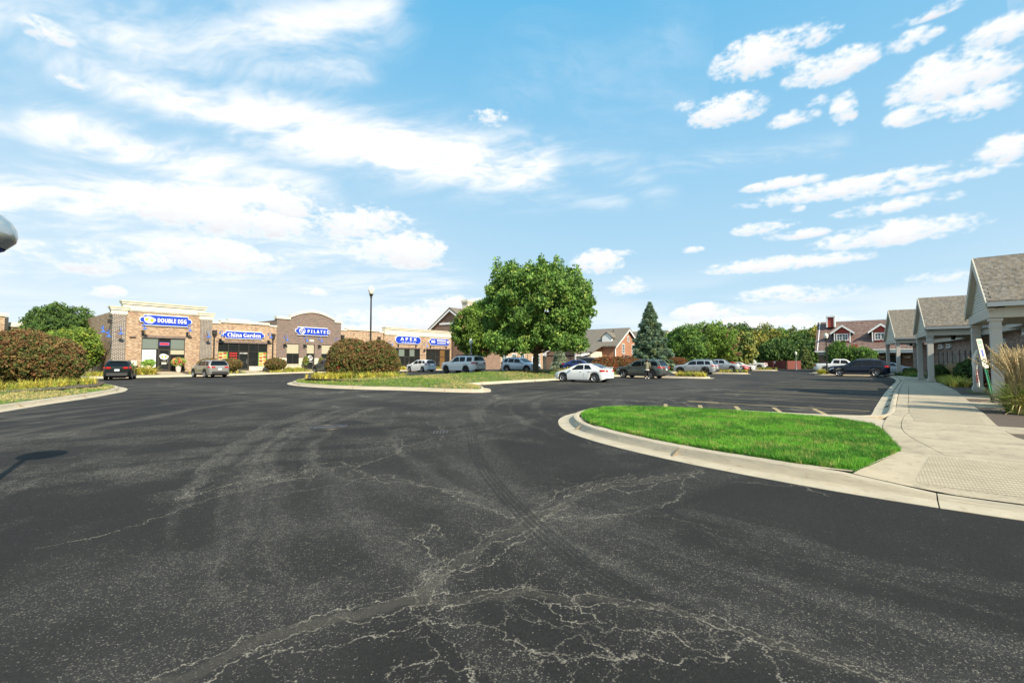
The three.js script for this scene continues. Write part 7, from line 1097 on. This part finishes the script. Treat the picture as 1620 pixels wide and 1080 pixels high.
{ // dumpster enclosure of red brown boards, bin beside it
  const t = thing('dumpster_enclosure', 'red brown board enclosure with a white sign at the end of the lot', 'enclosure', [-15.35, 0, -102.4], -38 * RAD + 0.1), R = rng(601), tones = [0.8, 1, 1.2].map((v) => STD({ color: rgb(0.17 * v, 0.045 * v, 0.036 * v), roughness: 0.85 }));
  for (let k = 0; k < 26; k++) part('board', box(0.205, 1.62 + 0.0 * R(), 0.04, -2.8 + k * 0.216 + (k > 12 ? 0.1 : 0), 0.88, 0), tones[Math.floor(R() * 3)], t);
  for (const x of [-2.95, 0, 2.95]) part('post', box(0.12, 1.75, 0.12, x, 0.875, -0.08), tones[0], t); part('side_wall', box(0.06, 1.62, 3.4, 2.95, 0.85, -1.9), tones[1], t); part('side_wall', box(0.06, 1.62, 3.4, -2.95, 0.85, -1.9), tones[1], t); part('notice', box(0.34, 0.42, 0.02, 0.3, 1.35, 0.035), M.white, t);
  const b = thing('waste_bin', 'grey and blue waste bin right of the board enclosure', 'bin', [-12.0, 0, -106.4], -0.5); part('tub', slab([[-0.8, 0], [0.8, 0], [0.95, 1.05], [-0.95, 1.05]], 1.2), M.gutter, b); part('lid', rbox(2.0, 0.1, 1.3, 0, 1.12, 0.6, 0.03), M.darkMetal, b); part('panel', box(0.6, 0.7, 0.02, 0.45, 0.55, 1.215), M.blue, b);
  const p = thing('flag_pole', 'thin white pole rising before the far wood', 'pole', [-27.0, 0, -134]); part('shaft', cyl(0.22, 0.2, 8.0, 0, 0, 0, 8), M.white, p); part('cap', new THREE.SphereGeometry(0.24, 10, 8).translate(0, 8.05, 0), M.gutter, p);
}
// flower pots and planters in front of the left shops
function pot(label, z, x, r, h, plant, colors, seed, mat = M.gutter, y = 0.4) { const t = thing('planter', label, 'planter', [x, y, z]); part('pot', new THREE.LatheGeometry([[r * 0.62, 0], [r * 0.9, h * 0.8], [r, h * 0.9], [r * 1.05, h], [r * 0.9, h]].map((p) => new THREE.Vector2(...p)), 16), mat, t); foliage(t, 'plant', lobeSpots([plant], 260, seed, { inner: 0.3 }), CL.shrub, colors, seed); return t; }
pot('stone urn of pink and red flowers right of the DOUBLE EGG door', -16.2, -58.9, 0.32, 0.85, [0, 1.1, 0, 0.6, 0.42, 0.6], pick([[0.4, 0.05, 0.09, 0.4], [0.5, 0.2, 0.12, 0.25], [0.12, 0.2, 0.04, 0.35]]), 651, M.stone);
pot('pale urn of yellow green flowers left of the DOUBLE EGG door', -13.6, -58.9, 0.32, 0.7, [0, 0.95, 0, 0.5, 0.36, 0.5], pick([[0.35, 0.36, 0.12, 0.4], [0.12, 0.2, 0.04, 0.6]]), 653, M.stone);
pot('tall grey planter with a small conical shrub left of the PILATES door', -30.5, -59.3, 0.3, 0.75, [0, 1.25, 0, 0.3, 0.6, 0.3], pick([[0.16, 0.13, 0.03, 0.6], [0.08, 0.12, 0.03, 0.4]]), 655, M.darkMetal, 0.33);
pot('tall grey planter with a small conical shrub right of the PILATES door', -32.7, -59.3, 0.3, 0.8, [0, 1.25, 0, 0.28, 0.5, 0.28], pick([[0.2, 0.13, 0.03, 0.6], [0.1, 0.12, 0.03, 0.4]]), 657, M.darkMetal, 0.33);
// person at the grey green car: seen from behind
{
  const x = -15.9, z = -39.55, t = thing('person', 'person in khaki T-shirt, dark trousers and white shoes standing at the grey car door', 'person', [x, 0, z], 12 * RAD);
  const J = { pel: [0, 0.93, 0], che: [0, 1.28, -0.02], nek: [0, 1.44, -0.03], hed: [0, 1.56, -0.05], sl: [-0.19, 1.37, -0.02], sr: [0.19, 1.37, -0.02], el: [-0.25, 1.12, -0.06], er: [0.27, 1.12, -0.03], wl: [-0.18, 0.98, -0.24], wr: [0.2, 0.99, -0.22], hl: [-0.09, 0.9, 0], hr: [0.09, 0.9, 0], kl: [-0.11, 0.5, -0.02], kr: [0.12, 0.5, -0.03], al: [-0.12, 0.09, 0.02], ar: [0.13, 0.09, 0.0] };
  const bones = (list) => (p) => { let d = 1e9; for (const [a, b, r0, r1] of list) { const A = J[a] ?? a, B = J[b] ?? b, ab = [B[0] - A[0], B[1] - A[1], B[2] - A[2]], ap = [p[0] - A[0], p[1] - A[1], p[2] - A[2]], l = ab[0] ** 2 + ab[1] ** 2 + ab[2] ** 2, k = l ? clamp((ap[0] * ab[0] + ap[1] * ab[1] + ap[2] * ab[2]) / l) : 0, e = Math.hypot(ap[0] - k * ab[0], ap[1] - k * ab[1], ap[2] - k * ab[2]) - mix(r0, r1, k), h = clamp(0.5 + 0.5 * (d - e) / 0.03); d = mix(d, e, h) - 0.03 * h * (1 - h); } return d; };
  const mc = (name, f, [cx, cy, cz], s, res, mat) => { const m = new MarchingCubes(res, mat, false, false, 60000), hf = res / 2; m.isolation = 0; for (let k = 0; k < res; k++) for (let j = 0; j < res; j++) for (let i = 0; i < res; i++) m.field[i + j * res + k * res * res] = -f([cx + ((i - hf) / hf) * s, cy + ((j - hf) / hf) * s, cz + ((k - hf) / hf) * s]); m.update(); const n = m.count, g = new THREE.BufferGeometry(), P = m.positionArray.slice(0, n * 3); for (let i = 0; i < n; i++) { P[i * 3] = P[i * 3] * s + cx; P[i * 3 + 1] = P[i * 3 + 1] * s + cy; P[i * 3 + 2] = P[i * 3 + 2] * s + cz; } g.setAttribute('position', new THREE.BufferAttribute(P, 3)); g.computeVertexNormals(); return part(name, g, mat, t); };
  const hand = (w, s) => [[w, [w[0] + s * 0.005, w[1] - 0.05, w[2] - 0.05], 0.034, 0.03], ...[-0.022, -0.007, 0.008, 0.022].map((o, i) => [[w[0] + o, w[1] - 0.05, w[2] - 0.06], [w[0] + o * 1.2, w[1] - 0.1 + Math.abs(o) * 0.4, w[2] - 0.085], 0.0095, 0.008]), [[w[0] - s * 0.02, w[1] - 0.02, w[2] - 0.03], [w[0] - s * 0.045, w[1] - 0.06, w[2] - 0.06], 0.011, 0.009]];
  const B = [['pel', 'che', 0.13, 0.15], ['che', 'nek', 0.13, 0.06], ['nek', 'hed', 0.055, 0.06], [[0, 1.56, -0.055], [0, 1.63, -0.045], 0.085, 0.095], [[0, 1.57, -0.15], [0, 1.555, -0.16], 0.012, 0.014], [[-0.09, 1.58, -0.05], [-0.1, 1.6, -0.045], 0.018, 0.014], [[0.09, 1.58, -0.05], [0.1, 1.6, -0.045], 0.018, 0.014], ['sl', 'el', 0.055, 0.045], ['el', 'wl', 0.042, 0.03], ['sr', 'er', 0.055, 0.045], ['er', 'wr', 0.042, 0.03], ['sl', 'sr', 0.07, 0.07], ['hl', 'kl', 0.085, 0.06], ['kl', 'al', 0.055, 0.04], ['hr', 'kr', 0.085, 0.06], ['kr', 'ar', 0.055, 0.04], ...hand(J.wl, -1), ...hand(J.wr, 1)];
  mc('body', bones(B), [0, 0.86, -0.05], 0.92, 110, M.skin);
  mc('t_shirt', bones([['pel', 'che', 0.165, 0.175], [[-0.06, 0.9, 0], [0.06, 0.9, 0], 0.15, 0.15], ['che', [0, 1.4, -0.03], 0.15, 0.08], ['sl', [-0.235, 1.18, -0.05], 0.075, 0.065], ['sr', [0.25, 1.18, -0.03], 0.075, 0.065], ['sl', 'sr', 0.085, 0.085]]), [0, 1.12, -0.02], 0.45, 60, STD({ color: rgb(0.20, 0.19, 0.13), roughness: 0.9 }));
  part('shirt_hem', new THREE.CylinderGeometry(0.185, 0.19, 0.1, 20, 1, true).scale(1.12, 1, 0.92).translate(0, 0.80, 0), STD({ color: rgb(0.6, 0.58, 0.54), roughness: 0.9, side: THREE.DoubleSide }), t);
  mc('trousers', bones([['hl', 'hr', 0.135, 0.135], ['hl', 'kl', 0.105, 0.08], ['kl', [-0.12, 0.13, 0.02], 0.075, 0.065], ['hr', 'kr', 0.105, 0.08], ['kr', [0.13, 0.13, 0], 0.075, 0.065]]), [0, 0.52, 0], 0.55, 60, STD({ color: rgb(0.018, 0.018, 0.024), roughness: 0.9 }));
  mc('hair', bones([[[0, 1.615, -0.03], [0, 1.65, -0.035], 0.1, 0.1], [[0, 1.57, 0.0], [0, 1.6, -0.01], 0.085, 0.095]]), [0, 1.62, -0.03], 0.16, 36, STD({ color: rgb(0.018, 0.013, 0.01), roughness: 0.8 }));
  for (const [sx, sz] of [[-0.12, 0.02], [0.13, 0]]) part('shoe', rbox(0.1, 0.09, 0.27, sx, 0.046, sz - 0.05, 0.04), M.white, t);
}

renderer.render(scene, camera);
